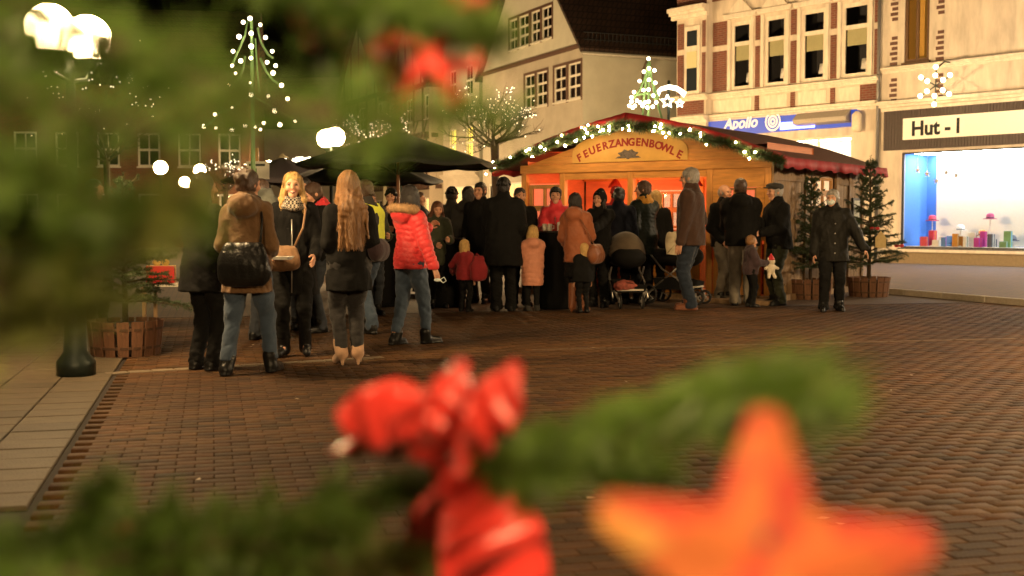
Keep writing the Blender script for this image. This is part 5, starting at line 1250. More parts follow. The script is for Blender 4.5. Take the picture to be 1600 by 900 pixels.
    Fd.F = np.maximum(Fd.F, hem - Fd.ax[2][None, None, :] + .004 * np.sin(9 * Fd.ax[0] / .1)[:, None, None] * .3)
    V, Q = Fd.mesh(); jk = link(jacket.get('name', 'jacket'), fast_mesh('jacket', V, Q, jm), P)
    if jacket.get('fur'):
        r = np.random.RandomState(seed); ring = [J(.088 * h * math.cos(a), .052 * h + .07 * h * math.sin(a) * 1.0, sz + .050 * h + .012 * h * math.sin(a)) for a in np.linspace(-.55, math.pi + .55, 16)]
        MB().tube(ring, .028 * h, 8).build('fur_lining', C['fur'], jk, True); v_, q_ = needles_along(ring, 2600, .062, .006, 1.6, .6, seed=seed); tag(link('fur_trim', fast_mesh('fur', v_, q_, C['fur'], False), jk), kind='stuff')
    if jacket.get('zip'):
        MB().tube([J(0, -.835 * (ck * h + b) - .004, sz - .05 * h), J(0, -.83 * (wk * h + b) - .012, .64 * h), (0, -.87 * (hk_ * h + b) - .012, .545 * h), (0, -.88 * (hk_ * h + b) - .014 - fl, hem + .03)], .006, 5).build('zip', mat('zip_steel', (.45, .43, .4), rough=.35, metal=.8), jk, True)
    for zb_ in jacket.get('buttons', ()):
        w_ = (ck if zb_ > .64 else hk_) * h + b; MB().ball(J(.01 * h, -.86 * w_ - .006, zb_ * h), .010, 8, 6, 1, .5, 1).build('button', mat('snap', (.5, .48, .42), rough=.3, metal=.7), jk, True)
    if jacket.get('vest'):
        Fv = Field((-.3 * h, -.26 * h, .5 * h), (.3 * h, .26 * h, sz + .06 * h), vox); bb = b + .008
        Fv.cone(J(0, .002 * h, sz - .045 * h), J(0, 0, .64 * h), ck * h + bb, wk * h + bb, .03, (1.10, .78, 1)); Fv.cone(J(0, 0, .64 * h), J(0, 0, .53 * h), wk * h + bb, hk_ * h + bb, .04, (1.10, .84, 1), zmin=.52 * h); Fv.cone(J(-shw * .7, .006 * h, sz - .012 * h), J(shw * .7, .006 * h, sz - .012 * h), .040 * h + bb, .040 * h + bb, .05); Fv.wob(.003, 22, seed)
        V, Q = Fv.mesh(); link('safety_vest', fast_mesh('vest', V, Q, jacket['vest']), P)
    # ---- trousers / skirt
    lm = legs.get('m', C['black']); w0 = legs.get('w', 1.0)
    Fd = Field((-.24 * h, -.34 * h, .02), (.24 * h, .34 * h, .60 * h), vox)
    Fd.cone((-.038 * h, .004 * h, .525 * h), (.038 * h, .004 * h, .525 * h), .074 * h, .074 * h, .03, (1, .95, 1))
    for s, Hp, K, An in Lg:
        Fd.cone(Hp, K, .066 * h * w0, .043 * h * w0, .025); Fd.cone(K, An, .043 * h * w0, (.030 if legs.get('slim') else .036) * h * w0, .012, zmin=legs.get('cuff', .035) * h)
        if not legs.get('slim'): Fd.cone(An + Vector((0, 0, .03 * h)), An + Vector((0, -.005 * h, -.012 * h)), .035 * h * w0, .042 * h * w0, .01)
    if legs.get('skirt'): Fd.cone((0, 0, .53 * h), (0, 0, legs['skirt'] * h), .095 * h, .115 * h, .02, (1.05, .85, 1), zmin=legs['skirt'] * h)
    Fd.wob(.0042, 30, seed + 3, 1.7).wob(.0018, 75, seed + 4, 1.4); V, Q = Fd.mesh(); link('trousers', fast_mesh('trousers', V, Q, lm), P)
    # ---- shoes
    sm = shoes.get('m', C['blackl']); hl = shoes.get('heel', 0)
    for s, Hp, K, An in Lg:
        toe = Vector((s * .018 * h, -.088 * h, 0)); Fd = Field((An.x - .09 * h, An.y - .19 * h, -.01), (An.x + .09 * h, An.y + .09 * h, max(.1, shoes.get('shaft', .07)) * h + .04 + hl), .009 if vox < .0125 else .012)
        hp = Vector((An.x, An.y + .012 * h, .030 * h + hl)); tp = Vector((An.x + toe.x, An.y + toe.y, .020 * h + (.004 if hl else 0)))
        Fd.cone(hp, tp, .030 * h, .023 * h, .02, (.88, 1, 1)); Fd.cone(An + Vector((0, .004 * h, -.02 * h)), (An.x + (K.x - An.x) * .4, An.y + .004 * h + (K.y - An.y) * .4, shoes.get('shaft', .07) * h + hl), .034 * h, shoes.get('sw', .036) * h, .02)
        if hl: Fd.cone((An.x, An.y + .03 * h, .0), (An.x, An.y + .022 * h, hl + .02 * h), .012, .022, .01)
        else: Fd.cone(hp + Vector((0, .006 * h, -.022 * h)), tp + Vector((0, -.006 * h, -.014 * h)), .030 * h, .026 * h, .006, (.9, 1, .45))
        Fd.F = np.maximum(Fd.F, .002 - Fd.ax[2][None, None, :]); V, Q = Fd.mesh(); link('shoe', fast_mesh('shoe', V, Q, sm), P)
    # ---- hair, hats, scarf, face
    g = lambda *q: tuple(a * f_ for a in q)
    if hair:
        st, hm = hair[0], HR[hair[1]]; Ln = hair[2] if len(hair) > 2 else .3
        Fh = Field(g(-.18, -.15, -.62), g(.18, .27, .17), .0085 if vox < .013 else .0115)
        if st != 'fringe':
            Fh.ell(g(0, .018, .040), g(.088, .103, .094), .02); Fh.ell(g(0, .03, -.02), g(.080, .088, .07), .03)
            Fh.ell(g(0, -.125, -.045), g(.076, .098, .105), 0, cut=True)
        else: Fh.ell(g(0, .024, .012), g(.084, .096, .085), .02); Fh.ell(g(0, -.11, -.03), g(.08, .098, .14), 0, cut=True); Fh.ell(g(0, -.05, .11), g(.07, .07, .06), 0, cut=True)
        if st == 'long':
            r_ = random.Random(seed)
            yb = .155 if Ln > .2 else .11; z1 = -min(.20, Ln * .6)
            Fh.cone(g(0, .045, .03), g(0, .085, -.10), .074 * f_, .082 * f_, .03, (1.1, .66, 1)); Fh.cone(g(0, .085, -.10), g(0, yb, z1), .082 * f_, .090 * f_, .03, (1.15, .5, 1)); Fh.cone(g(0, yb, z1), g(0, yb + .02, -Ln), .090 * f_, .06 * f_, .03, (1.2, .42, 1))
            for s in (-1, 1):
                ys = -.035 if hair[1] == 'blond' and Ln > .2 else .04
                Fh.cone(g(s * .066, .01, .02), g(s * .094, ys, -.13), .030 * f_, .034 * f_, .02); Fh.cone(g(s * .094, ys, -.13), g(s * .098, ys - .02 if ys < 0 else yb - .02, -Ln * .95), .034 * f_, .018 * f_, .02)
            for k in range(16): a = r_.uniform(-.12, .12); Fh.cone(g(a, yb, z1), g(a * 1.2, yb + .03 + r_.uniform(-.02, .02), -Ln * r_.uniform(.9, 1.15)), .024 * f_, .006 * f_, .012)
        if st == 'bob':
            Fh.cone(g(0, .05, .02), g(0, .06, -.14), .08 * f_, .075 * f_, .03, (1.1, .7, 1))
            for s in (-1, 1): Fh.cone(g(s * .07, .0, .02), g(s * .082, -.005, -.13), .028 * f_, .026 * f_, .02)
        if st in ('long', 'bob') and vox < .0125:
            r_ = random.Random(seed + 1); sv, sf_ = [], []; LL = Ln if st == 'long' else .15; yb_ = (.155 if Ln > .2 else .11) if st == 'long' else .10; blo = hair[1] == 'blond'
            for k in range(620):
                th = r_.uniform(-2.05, 2.05) if blo else r_.uniform(-1.75, 1.75); sn, cs = math.sin(th), math.cos(th); e_ = -min(LL * r_.uniform(.72, 1.16), LL * 1.16); j = lambda q: r_.gauss(0, q)
                yf = (.03 + (yb_ + .012) * max(0, cs) ** .6) if cs > 0 else -.02 - .05 * min(1, -cs * 2)
                pts = [(.02 * sn, .012 + .03 * cs, .138), (.086 * sn + j(.002), .014 + .100 * cs, .075), (.099 * sn + j(.003), .014 + .112 * cs, 0), (.108 * sn + j(.005), .02 + .105 * max(cs, -.3), -.11)]
                if st == 'long': pts += [(.116 * sn + j(.008), yf + j(.006), min(-.15, e_ * .6)), (.110 * sn + j(.014), yf + .015 + j(.012), min(-.2, e_))]
                else: pts += [(.10 * sn + j(.006), .02 + .095 * max(cs, -.3) + j(.006), e_)]
                b0 = len(sv); wd_ = r_.uniform(.0015, .0032)
                for q in pts: sv += [g(q[0] - wd_ * cs, q[1] + wd_ * sn, q[2]), g(q[0] + wd_ * cs, q[1] - wd_ * sn, q[2])]
                sf_ += [[b0 + 2 * i, b0 + 2 * i + 1, b0 + 2 * i + 3, b0 + 2 * i + 2] for i in range(len(pts) - 1)]
            strands = (xf(np.array(sv), TN), sf_)
        else: strands = None
        if st == 'bun': Fh.ell(g(0, .115, .05), g(.045, .04, .045), .015)
        Fh.wob(.003 * f_, 75, seed + 5); V, Q = Fh.mesh(); ho = link('hair', fast_mesh('hair', xf(V, TN), Q, hm), P)
        if strands: tag(link('hair_strands', fast_mesh('strands', strands[0], strands[1], hm), ho), kind='stuff')
    if hat:
        kd_, hm = hat[0], hat[1]; Fh = Field(g(-.14, -.19, -.13), g(.14, .15, .2), .009)
        if kd_ == 'beanie': Fh.ell(g(0, .014, .040), g(.087, .104, .098), .01, zmin=.012 * f_); Fh.cone(g(-.004, .012, .03), g(.004, .012, .03), .084 * f_, .084 * f_, .02, (1.04, 1.22, .26)); Fh.wob(.003, 70, seed + 8)
        if kd_ == 'headband': Fh.cone(g(-.002, .012, .05), g(.002, .012, .05), .08 * f_, .08 * f_, 0, (1.06, 1.26, .42))
        if kd_ == 'cap': Fh.ell(g(0, .0, .088), g(.102, .128, .046), .02); Fh.ell(g(0, .02, .055), g(.092, .105, .05), .02, zmin=.025 * f_); Fh.ell(g(0, -.115, .062), g(.072, .055, .012), .008)
        if kd_ == 'hood': Fh.ell(g(0, .025, .015), g(.102, .12, .125), .02); Fh.ell(g(0, -.13, -.02), g(.068, .09, .085), 0, cut=True); Fh.ell(g(0, .06, .11), g(.05, .06, .05), .03)
        V, Q = Fh.mesh(); link('hat', fast_mesh('hat', xf(V, TN), Q, hm), P)
    if scarf:
        Fh = Field(g(-.19, -.21, -.30), g(.19, .21, .02), .010); r_ = random.Random(seed)
        for k in range(3):
            n_ = 10; zz = -.115 - .035 * k; rr = .078 + .014 * k
            for j in range(n_): a0, a1 = 2 * math.pi * j / n_, 2 * math.pi * (j + 1) / n_; Fh.cone(g(rr * math.cos(a0), .012 + rr * math.sin(a0) * 1.05, zz + .02 * math.sin(a0)), g(rr * math.cos(a1), .012 + rr * math.sin(a1) * 1.05, zz + .02 * math.sin(a1)), .028 * f_, .028 * f_, .008)
        Fh.wob(.004, 45, seed + 9); V, Q = Fh.mesh(); link('scarf', fast_mesh('scarf', xf(V, TN), Q, scarf), P)
    def hl_(nm, mb, m_): return link(nm, mesh_from(xf(np.array(mb.v), TN), mb.f, m_, True), P)
    if face:
        for s in (-1, 1):
            hl_('eye', MB().ball(g(s * .031, -.0835, .006), .0115 * f_, 8, 6, 1.25, .8, .62), M_EYE)
            hl_('eyebrow', MB().tube([g(s * .018, -.0955, .024), g(s * .032, -.096, .029), g(s * .048, -.085, .024)], .0042 * f_, 5), HR[hair[1]] if hair else HR['brown'])
        if not mask:
            if smile: hl_('mouth', MB().tube([g(-.030, -.080, -.052), g(-.015, -.091, -.061), g(0, -.094, -.064), g(.015, -.091, -.061), g(.030, -.080, -.052)], [.004 * f_, .008 * f_, .0095 * f_, .008 * f_, .004 * f_], 6), M_LIP); hl_('teeth', MB().tube([g(-.020, -.092, -.0565), g(0, -.1005, -.0615), g(.020, -.092, -.0565)], [.003 * f_, .0052 * f_, .003 * f_], 6), M_TEETH)
            else: hl_('mouth', MB().tube([g(-.022, -.081, -.058), g(0, -.0925, -.060), g(.022, -.081, -.058)], [.003 * f_, .0065 * f_, .003 * f_], 6), M_LIP)
    if mask:
        Fh = Field(g(-.1, -.16, -.14), g(.1, .06, .03), .007); Fh.ell(g(0, -.068, -.050), g(.060, .052, .048), .01); Fh.ell(g(0, -.02, -.05), g(.09, .055, .09), 0, cut=True); V, Q = Fh.mesh(); link('face_mask', fast_mesh('face_mask', xf(V, TN), Q, mask), P)
        for s in (-1, 1): hl_('ear_loop', MB().tube([g(s * .05, -.07, -.035), g(s * .082, .012, .0)], .002 * f_, 4), mask)
    if extra: extra(P, h, J, g, hl_, wr, sz)
    Mw = Matrix.Translation(t_loc) @ Matrix.Rotation(R(yaw), 4, 'Z')
    P_info = dict(h=h, hands=[Mw @ w_ for w_ in wr], Mw=Mw, sz=sz, obj=P, J=lambda *a: Mw @ Vector(J(*a)))
    return P_info
def glasses(P, h, J, g, hl_, wr, sz):
    m_ = mat('spectacle_frame', (.01, .01, .01), rough=.3)
    for s in (-1, 1): hl_('spectacles', MB().tube([g(s * (.031 + .02 * math.cos(a)), -.103, .006 + .016 * math.sin(a)) for a in np.linspace(0, 2 * math.pi, 13)], .0022, 4), m_); hl_('spectacle_arm', MB().tube([g(s * .051, -.10, .008), g(s * .078, .01, .012)], .002, 4), m_)
def bag(name, label, loc, size, m, rz=0., strap=None, strap_m=None, soft=.02, flap=True):
    t = thing(name, loc, rz, label, 'bag'); sx, sy, sz_ = size; F = Field((-sx, -sy - .04, -sz_ - .02), (sx, sy + .04, sz_ * .9), .008)
    F.cone((-sx / 2 + soft, 0, -sz_ / 2 + soft), (sx / 2 - soft, 0, -sz_ / 2 + soft), sy / 2, sy / 2, .02); F.cone((-sx / 2 + soft, 0, -sz_ * .2), (sx / 2 - soft, 0, -sz_ * .2), sy / 2 * .96, sy / 2 * .96, .08); F.cone((-sx / 2 + soft, 0, sz_ * .05), (sx / 2 - soft, 0, sz_ * .05), sy / 2 * .85, sy / 2 * .85, .1); F.cone((-sx / 2 + soft * 1.6, 0, sz_ / 2 - soft), (sx / 2 - soft * 1.6, 0, sz_ / 2 - soft), sy / 2 * .55, sy / 2 * .55, .1); F.ell((0, 0, -.02), (sx * .46, sy * .46, sz_ * .46), .06); F.wob(.003, 30, 5)
    V, Q = F.mesh(); link('pouch', fast_mesh('pouch', V, Q, m), t)
    if flap: MB().tube([(-sx / 2 + soft, -sy * .42, sz_ * .12), (0, -sy * .52, sz_ * .10), (sx / 2 - soft, -sy * .42, sz_ * .12)], .006, 5).build('flap_edge', m, t, True)
    if strap:
        Mi = (Matrix.Translation(loc) @ Matrix.Rotation(rz, 4, 'Z')).inverted(); MB().tube([Mi @ Vector(q) for q in strap], .011, 6).build('strap', strap_m or m, t, True)
    return t
def around(I, pts): return [I['J'](*[c * I['h'] for c in p]) for p in pts]

# ---- the group on the left
w1 = person('person in a long black coat with dark hair, standing behind the brown parka', 317, 270, 578, yaw=150, jacket=dict(m=C['black'], hem=.40, bulk=.02, flare=.012, name='coat', hood=True), legs=dict(m=C['black']), shoes=dict(shaft=.12), hair=('bob', 'dark'), arms=('pocket', 'belly'), vox=.012, headyaw=-25)
w2 = person('person in a brown parka and blue jeans seen from behind with a black bag', 387, 264, 584, yaw=176, jacket=dict(m=C['brown'], hem=.40, bulk=.011, flare=.012, name='parka', hood=True), legs=dict(m=C['jeans'], cuff=.075, slim=True), shoes=dict(m=C['blackl'], shaft=.085), hair=('bun', 'brown'), scarf=C['black'], arms=((.085, -.13, -.20), (.085, -.13, -.20)), stance=.16, spread=.10, vox=.0115, headyaw=-30)
w3 = person('smiling blonde person facing us in a black coat and houndstooth scarf', 459, 269, 556, yaw=4, jacket=dict(m=C['black'], hem=.335, bulk=.012, flare=.018, name='coat', zip=True), legs=dict(m=C['black'], slim=True), shoes=dict(shaft=.13, heel=.02), hair=('long', 'blond', .31), scarf=C['hound'], arms=((.10, -.145, -.225), (.125, -.12, -.245)), face=True, smile=True, vox=.0115, skin=2, headyaw=4, stance=.06)
w4 = person('person with very long light-brown hair in a black coat and beige heeled boots', 545, 267, 570, yaw=196, jacket=dict(m=C['black'], hem=.385, bulk=.006, flare=.012, name='coat'), legs=dict(m=C['jeansg'], slim=True, cuff=.085), shoes=dict(m=C['beige'], shaft=.085, heel=.055), hair=('long', 'lightbrown', .50), arms=((.09, -.10, -.22), (.07, -.12, -.20)), spread=.045, vox=.0115, headyaw=8)
w6 = person('person in a bright red puffer jacket with fur hood and blue jeans', 641, 289, 538, yaw=135, jacket=dict(m=C['red'], hem=.475, bulk=.022, puff=(.011, .055), hood=True, fur=True), legs=dict(m=C['jeans'], slim=True, cuff=.085), shoes=dict(m=C['blackl'], shaft=.075), hair=('bob', 'dark'), arms=((.20, -.02, -.30), 'cup'), stance=.20, spread=.04, vox=.0115, headyaw=35)
w5 = person('person in a yellow safety vest and jeans behind the long-haired woman', 572, 281, 518, yaw=215, jacket=dict(m=C['grey'], hem=.46, bulk=.02, vest=C['hivis'], collar=.05), legs=dict(m=C['jeans'], w=1.05), shoes=dict(m=C['blackl']), hair=('short', 'brown'), arms=('belly', 'hold'), stance=.38, fem=False, vox=.0125)
# ---- bags and plate of the group
I = w2; bag('shoulder_bag', 'slouchy black leather bag on the back of the brown parka', I['J'](-.02 * I['h'], .135 * I['h'], .55 * I['h']), (.34, .13, .30), C['blackl'], R(-8), around(I, [(-.10, .135, .62), (-.10, .10, .73), (-.075, .02, .835), (-.03, -.07, .80)]))
I = w3; bag('handbag', 'tan handbag at the hip of the blonde woman', I['J'](-.045 * I['h'], -.155 * I['h'], .545 * I['h']), (.24, .09, .19), C['tan'], R(4), around(I, [(.02, -.145, .60), (.065, -.135, .70), (.075, -.085, .80), (.06, -.02, .845)]))
hp = w3['hands'][0]; t = thing('paper_plate', hp + Vector((.08, -.06, -.015)), R(-15), 'white paper tray in the hand of the blonde woman', 'paper tray')
MB().add([(-.10, -.05, 0), (.10, -.05, 0), (.10, .05, 0), (-.10, .05, 0), (-.12, -.065, .03), (.12, -.065, .03), (.12, .065, .03), (-.12, .065, .03)], [(3, 2, 1, 0), (0, 1, 5, 4), (1, 2, 6, 5), (2, 3, 7, 6), (3, 0, 4, 7)]).build('tray', C['white'], t)
MB().tube([(-.05, 0, .012), (.02, .005, .016), (.07, .0, .012)], .014, 7).build('food', mat('sausage', (.3, .12, .05)), t, True)
I = w4; bag('small_handbag', 'small black handbag under the arm of the long-haired woman', I['J'](-.155 * I['h'], -.0 * I['h'], .60 * I['h']), (.17, .09, .15), C['plum'], R(70), around(I, [(-.155, .0, .64), (-.14, .02, .74), (-.09, .02, .82)]))
I = w6; hp = I['hands'][0]; t = thing('held_face_mask', hp + Vector((.02, -.03, -.03)), 0, 'pale face mask dangling from the hand of the red jacket', 'face mask')
MB().tube([(0, 0, 0), (.04, .0, -.03), (.07, 0, -.01), (.05, 0, .03), (0, 0, 0)], .005, 5).build('loop', C['mask'], t); MB().ball((-.02, 0, 0), .03, 8, 6, 1.3, .3, .6).build('cloth', C['mask'], t, True)

# ---- under the parasols
bgk = dict(vox=.016)
person('person in a pale grey hooded top behind the blonde woman', 408, 279, Y=13.2, yaw=160, jacket=dict(m=C['hood'], hem=.45, bulk=.02, hoodup=True), legs=dict(m=C['jeansd']), hair=('short', 'brown'), arms=('mouth', 'belly'), **bgk)
person('bearded person in a dark jacket looking out beside the blonde hair', 475, 277, Y=14.6, yaw=10, jacket=dict(m=C['black'], bulk=.02), legs=dict(m=C['jeansd']), hair=('short', 'dark'), face=True, fem=False, skin=1, arms=('belly', 'hold'), **bgk)
person('person with a red collar bending forward between the two long-haired women', 497, 284, Y=14.2, yaw=-60, jacket=dict(m=C['black'], bulk=.02), scarf=C['redjk'], legs=dict(m=C['jeansd']), hair=('short', 'brown'), headpitch=22, face=True, fem=False, arms=('hold', 'cup'), **bgk)
person('person in a green jacket next to the yellow safety vest', 578, 299, Y=16.8, yaw=30, jacket=dict(m=C['olive'], bulk=.02, hood=True), legs=dict(m=C['jeansd']), hair=('short', 'brown'), face=True, fem=False, arms=('belly', 'hold'), **bgk)
person('person in a black beanie and dark coat facing us under the parasol', 612, 294, Y=19.4, yaw=-8, jacket=dict(m=C['black'], bulk=.02, hem=.42), legs=dict(m=C['black']), hair=('short', 'dark'), hat=('beanie', C['black']), face=True, fem=False, arms=('belly', 'hold'), **bgk)
person('auburn-haired person in a dark green coat looking down at the red candles', 683, 314, Y=18.2, yaw=15, jacket=dict(m=C['olive'], bulk=.02, hem=.4), legs=dict(m=C['black']), hair=('long', 'auburn', .25), face=True, headpitch=12, arms=('belly', 'hold'), **bgk)
person('person in a dark jacket with a black cap beyond the auburn hair', 706, 292, Y=20.2, yaw=150, jacket=dict(m=C['grey'], bulk=.025), legs=dict(m=C['black']), hair=('short', 'dark'), hat=('beanie', C['black']), fem=False, **bgk)
person('person in a navy coat at the far edge of the big parasol', 655, 300, Y=22.5, yaw=60, jacket=dict(m=C['navy'], bulk=.02), legs=dict(m=C['black']), hair=('short', 'brown'), fem=False, **bgk)
person('person in a black coat under the half-hidden parasol', 533, 300, Y=24, yaw=20, jacket=dict(m=C['black'], bulk=.02), legs=dict(m=C['black']), hair=('short', 'dark'), fem=False, **bgk)
person('person in a dark hooded coat at the left edge behind the fir branches', 148, 280, Y=15, yaw=70, jacket=dict(m=C['black'], bulk=.03, hem=.42, hoodup=True), legs=dict(m=C['black']), hair=('short', 'dark'), fem=False, **bgk)
# ---- the crowd before the stall
m_ = dict(vox=.0135)
person('person in a dark grey jacket and hat seen from behind beside the candles', 727, 291, 470, yaw=165, jacket=dict(m=C['grey'], bulk=.026, hem=.42, hood=True), legs=dict(m=C['black']), hair=('bob', 'dark'), fem=False, arms=('hold', 'pocket'), lean=(-.06, .05), **m_)
person('dark-haired person with a pale face looking between two dark backs', 751, 285, Y=19.2, yaw=-25, jacket=dict(m=C['black'], bulk=.02), legs=dict(m=C['black']), hair=('short', 'dark'), face=True, fem=False, **m_)
person('tall person in a wide black coat and black hat seen from behind', 787, 277, 486, yaw=182, jacket=dict(m=C['black'], bulk=.035, hem=.34, flare=.02, name='coat', collar=.06), legs=dict(m=C['black'], w=1.15), hair=('short', 'dark'), hat=('beanie', C['black']), fem=False, arms=('pocket', 'hold'), fat=1.06, vox=.0125)
person('child in a dark red jacket with blond hair holding a red bag', 726, 374, 487, yaw=150, jacket=dict(m=C['darkred'], bulk=.02, hem=.44, puff=(.006, .045)), legs=dict(m=C['black']), hair=('bob', 'blond'), child=True, arms=('hang', (.26, -.10, -.22)), **m_)
person('person with dark hair in a black jacket facing the peach-coated child', 812, 293, Y=18.6, yaw=15, jacket=dict(m=C['black'], bulk=.02), legs=dict(m=C['black']), hair=('short', 'dark'), face=True, fem=False, **m_)
person('child in a peach quilted coat standing beside the black table', 832, 352, 486, yaw=190, jacket=dict(m=C['peach'], bulk=.03, hem=.30, puff=(.009, .07), name='coat', hood=True), legs=dict(m=C['black'], slim=True), shoes=dict(m=C['grey']), hair=('bob', 'blond'), child=True, arms=('belly', 'belly'), **m_)
person('person in a scarlet jacket with a black headband behind the black table', 868, 292, Y=18.6, yaw=-4, jacket=dict(m=C['redjk'], bulk=.018, collar=.05, zip=True), legs=dict(m=C['black']), hair=('bun', 'dark'), hat=('headband', C['black']), face=True, arms=('hold', 'belly'), **m_)
w13 = person('person in a rust quilted jacket, black skirt and brown boots leaning forward', 903, 301, 488, yaw=160, jacket=dict(m=C['rust'], bulk=.022, hem=.42, puff=(.007, .09), hood=True), legs=dict(m=C['black'], skirt=.30, slim=True), shoes=dict(m=C['cognac'], shaft=.21, sw=.042, heel=.03), hair=('bob', 'dark'), arms=('hold', (.10, -.12, -.26)), lean=(.10, .12), spread=.05, vox=.0125)
bag('orange_bag', 'cognac leather handbag hanging from the rust jacket', w13['J'](-.15 * w13['h'], -.02 * w13['h'], .50 * w13['h']), (.26, .12, .22), C['cognac'], R(60), around(w13, [(-.145, -.02, .55), (-.12, .06, .66), (-.06, .08, .78)]))
person('child in a dark jacket with blond hair beside the brown boots', 912, 379, 489, yaw=200, jacket=dict(m=C['black'], bulk=.018, hem=.44), legs=dict(m=C['black'], slim=True), hair=('bob', 'blond'), child=True, **m_)
person('pale-faced person with dark hair and a black hood next to the rust jacket', 937, 297, Y=18.4, yaw=-30, jacket=dict(m=C['black'], bulk=.02, hem=.4, hoodup=False), legs=dict(m=C['black']), hair=('bob', 'dark'), hat=('hood', C['black']), face=True, arms=('belly', 'reach'), **m_)
person('person in a black jacket seen from behind between hood and green coat', 967, 293, Y=19.0, yaw=175, jacket=dict(m=C['navy'], bulk=.024, hem=.42), legs=dict(m=C['black']), hair=('short', 'dark'), fem=False, **m_)
person('person in a dark green puffer jacket with mustard scarf standing over the pram', 1006, 282, 474, yaw=-150, jacket=dict(m=C['green'], bulk=.028, puff=(.011, .055), hem=.40), legs=dict(m=C['black']), hair=('short', 'brown'), scarf=C['mustard'], arms=('reach', 'pocket'), headyaw=50, face=True, mask=None, **m_)
person('blond person at the stall counter behind the green puffer jacket', 1024, 297, Y=19.9, yaw=180, jacket=dict(m=C['black'], bulk=.02), legs=dict(m=C['black']), hair=('bob', 'blond'), **m_)
person('tall grey-haired person in a brown jacket and glasses facing the stall', 1079, 262, 484, yaw=-115, jacket=dict(m=C['brownd'], bulk=.026, hem=.455, collar=.05), legs=dict(m=C['teal'], w=1.08), shoes=dict(m=C['leather']), hair=('short', 'grey'), arms=('pocket', 'hang'), fem=False, face=True, extra=glasses, stance=.05, fat=1.08, vox=.0125)
person('grey-haired person in black half hidden by the man in grey trousers', 1130, 288, Y=19.6, yaw=40, jacket=dict(m=C['black'], bulk=.02), legs=dict(m=C['khaki']), hair=('fringe', 'grey'), face=True, fem=False, arms=('pocket', 'hold'), **m_)
person('broad person in a black jacket and grey trousers seen from behind at the door', 1160, 279, 477, yaw=170, jacket=dict(m=C['black'], bulk=.032, hem=.47, hood=True), legs=dict(m=C['khaki'], w=1.12), hair=('short', 'brown'), fem=False, arms=('belly', 'hold'), lean=(.05, .03), stance=.08, fat=1.12, vox=.0125)
w24 = person('child in a plum jacket with fair hair holding a plush toy', 1173, 367, 480, yaw=100, jacket=dict(m=C['plum'], bulk=.02, hem=.45), legs=dict(m=C['black']), hair=('short', 'lightbrown'), child=True, arms=('hold', 'hold'), **m_)
person('person in a flat cap and black jacket with dark green trousers at the door', 1217, 286, Y=18.75, z0=.0, yaw=-75, jacket=dict(m=C['black'], bulk=.026, hem=.46, collar=.05), legs=dict(m=C['olive'], w=1.05), hair=('short', 'grey'), hat=('cap', C['grey']), face=True, fem=False, arms=('cup', 'belly'), lean=(0, .08), fat=1.05, vox=.0125)
person('grey-haired person in a dark waxed coat and pale face mask walking alone', 1300, 296, 486, yaw=-8, jacket=dict(m=C['waxed'], bulk=.026, hem=.41, flare=.012, name='coat', buttons=(.48, .56, .64, .72), collar=.05), legs=dict(m=C['black'], w=1.08), hair=('short', 'grey'), face=True, mask=C['mask'], fem=False, arms=('hang', (.25, -.05, -.28)), stance=.10, spread=.075, headyaw=-25, fat=1.06, vox=.0125)
person('stall keeper in dark clothes inside the stall behind the counter', 962, 291, Y=22.0, yaw=10, jacket=dict(m=C['darkred'], bulk=.015), legs=dict(m=C['black']), hair=('short', 'dark'), hat=('beanie', C['darkred']), face=True, **bgk)
# plush toy, red bag
pt_ = ground(1176, 480); z_ = at(1176, 447, pt_.y).z; hm_ = (w24['hands'][0] + w24['hands'][1]) / 2; t = thing('plush_toy', (hm_.x + .02, hm_.y - .05, hm_.z - .06), R(20), 'white plush toy with a red hat held by the child in plum', 'toy'); mw = mat('white_plush', (.6, .52, .4), rough=.95, var=.2, bump=.6)
F = Field((-.15, -.12, -.2), (.15, .12, .2), .009); F.ell((0, 0, -.03), (.07, .055, .08), .02); F.ell((.01, -.01, .075), (.05, .048, .048), .02)
for s_ in (-1, 1): F.cone((s_ * .05, 0, 0), (s_ * .11, -.02, -.03), .026, .022, .02); F.cone((s_ * .03, 0, -.09), (s_ * .055, -.03, -.16), .03, .026, .02); F.ell((s_ * .045, 0, .11), (.018, .014, .03), .01)
V, Q = F.mesh(); link('plush_body', fast_mesh('plush', V, Q, mw), t); MB().lathe([(.055, .10), (.05, .13), (.02, .18), (.005, .20)], 10).build('hat', C['redjk'], t, True)
pr = ground(748, 470); bag('red_cloth_bag', 'red cloth bag in the hand of the child in dark red', at(748, 418, 17.3), (.17, .10, .30), C['darkred'], R(20), [at(742, 402, 17.3), at(745, 396, 17.3), at(751, 402, 17.3)])

# ---- prams
def wheel(parent, loc, r, rz=0.):
    w_ = MB()
    n_ = 24; prof = []
    for k in range(n_):
        a = 2 * math.pi * k / n_
        for q in range(6): b_ = 2 * math.pi * q / 6; w_.v.append((.018 * math.cos(b_), (r - .02 + .02 * math.sin(b_)) * math.cos(a), (r - .02 + .02 * math.sin(b_)) * math.sin(a)))
    for k in range(n_):
        for q in range(6): w_.f.append((k * 6 + q, ((k + 1) % n_) * 6 + q, ((k + 1) % n_) * 6 + (q + 1) % 6, k * 6 + (q + 1) % 6))
    wh = w_.build('wheel', mat('tyre_rubber', (.015, .015, .015), rough=.7), parent, True, loc, (0, 0, rz))
    hb = MB()
    for k in range(5): a = 2 * math.pi * k / 5; hb.bar((0, 0, 0), (0, (r - .03) * math.cos(a), (r - .03) * math.sin(a)), .016, .012, (1, 0, 0))
    hb.tube([(-.03, 0, 0), (.03, 0, 0)], .022, 8); hb.build('rim', mat('grey_plastic', (.22, .21, .20), rough=.4), wh); return wh
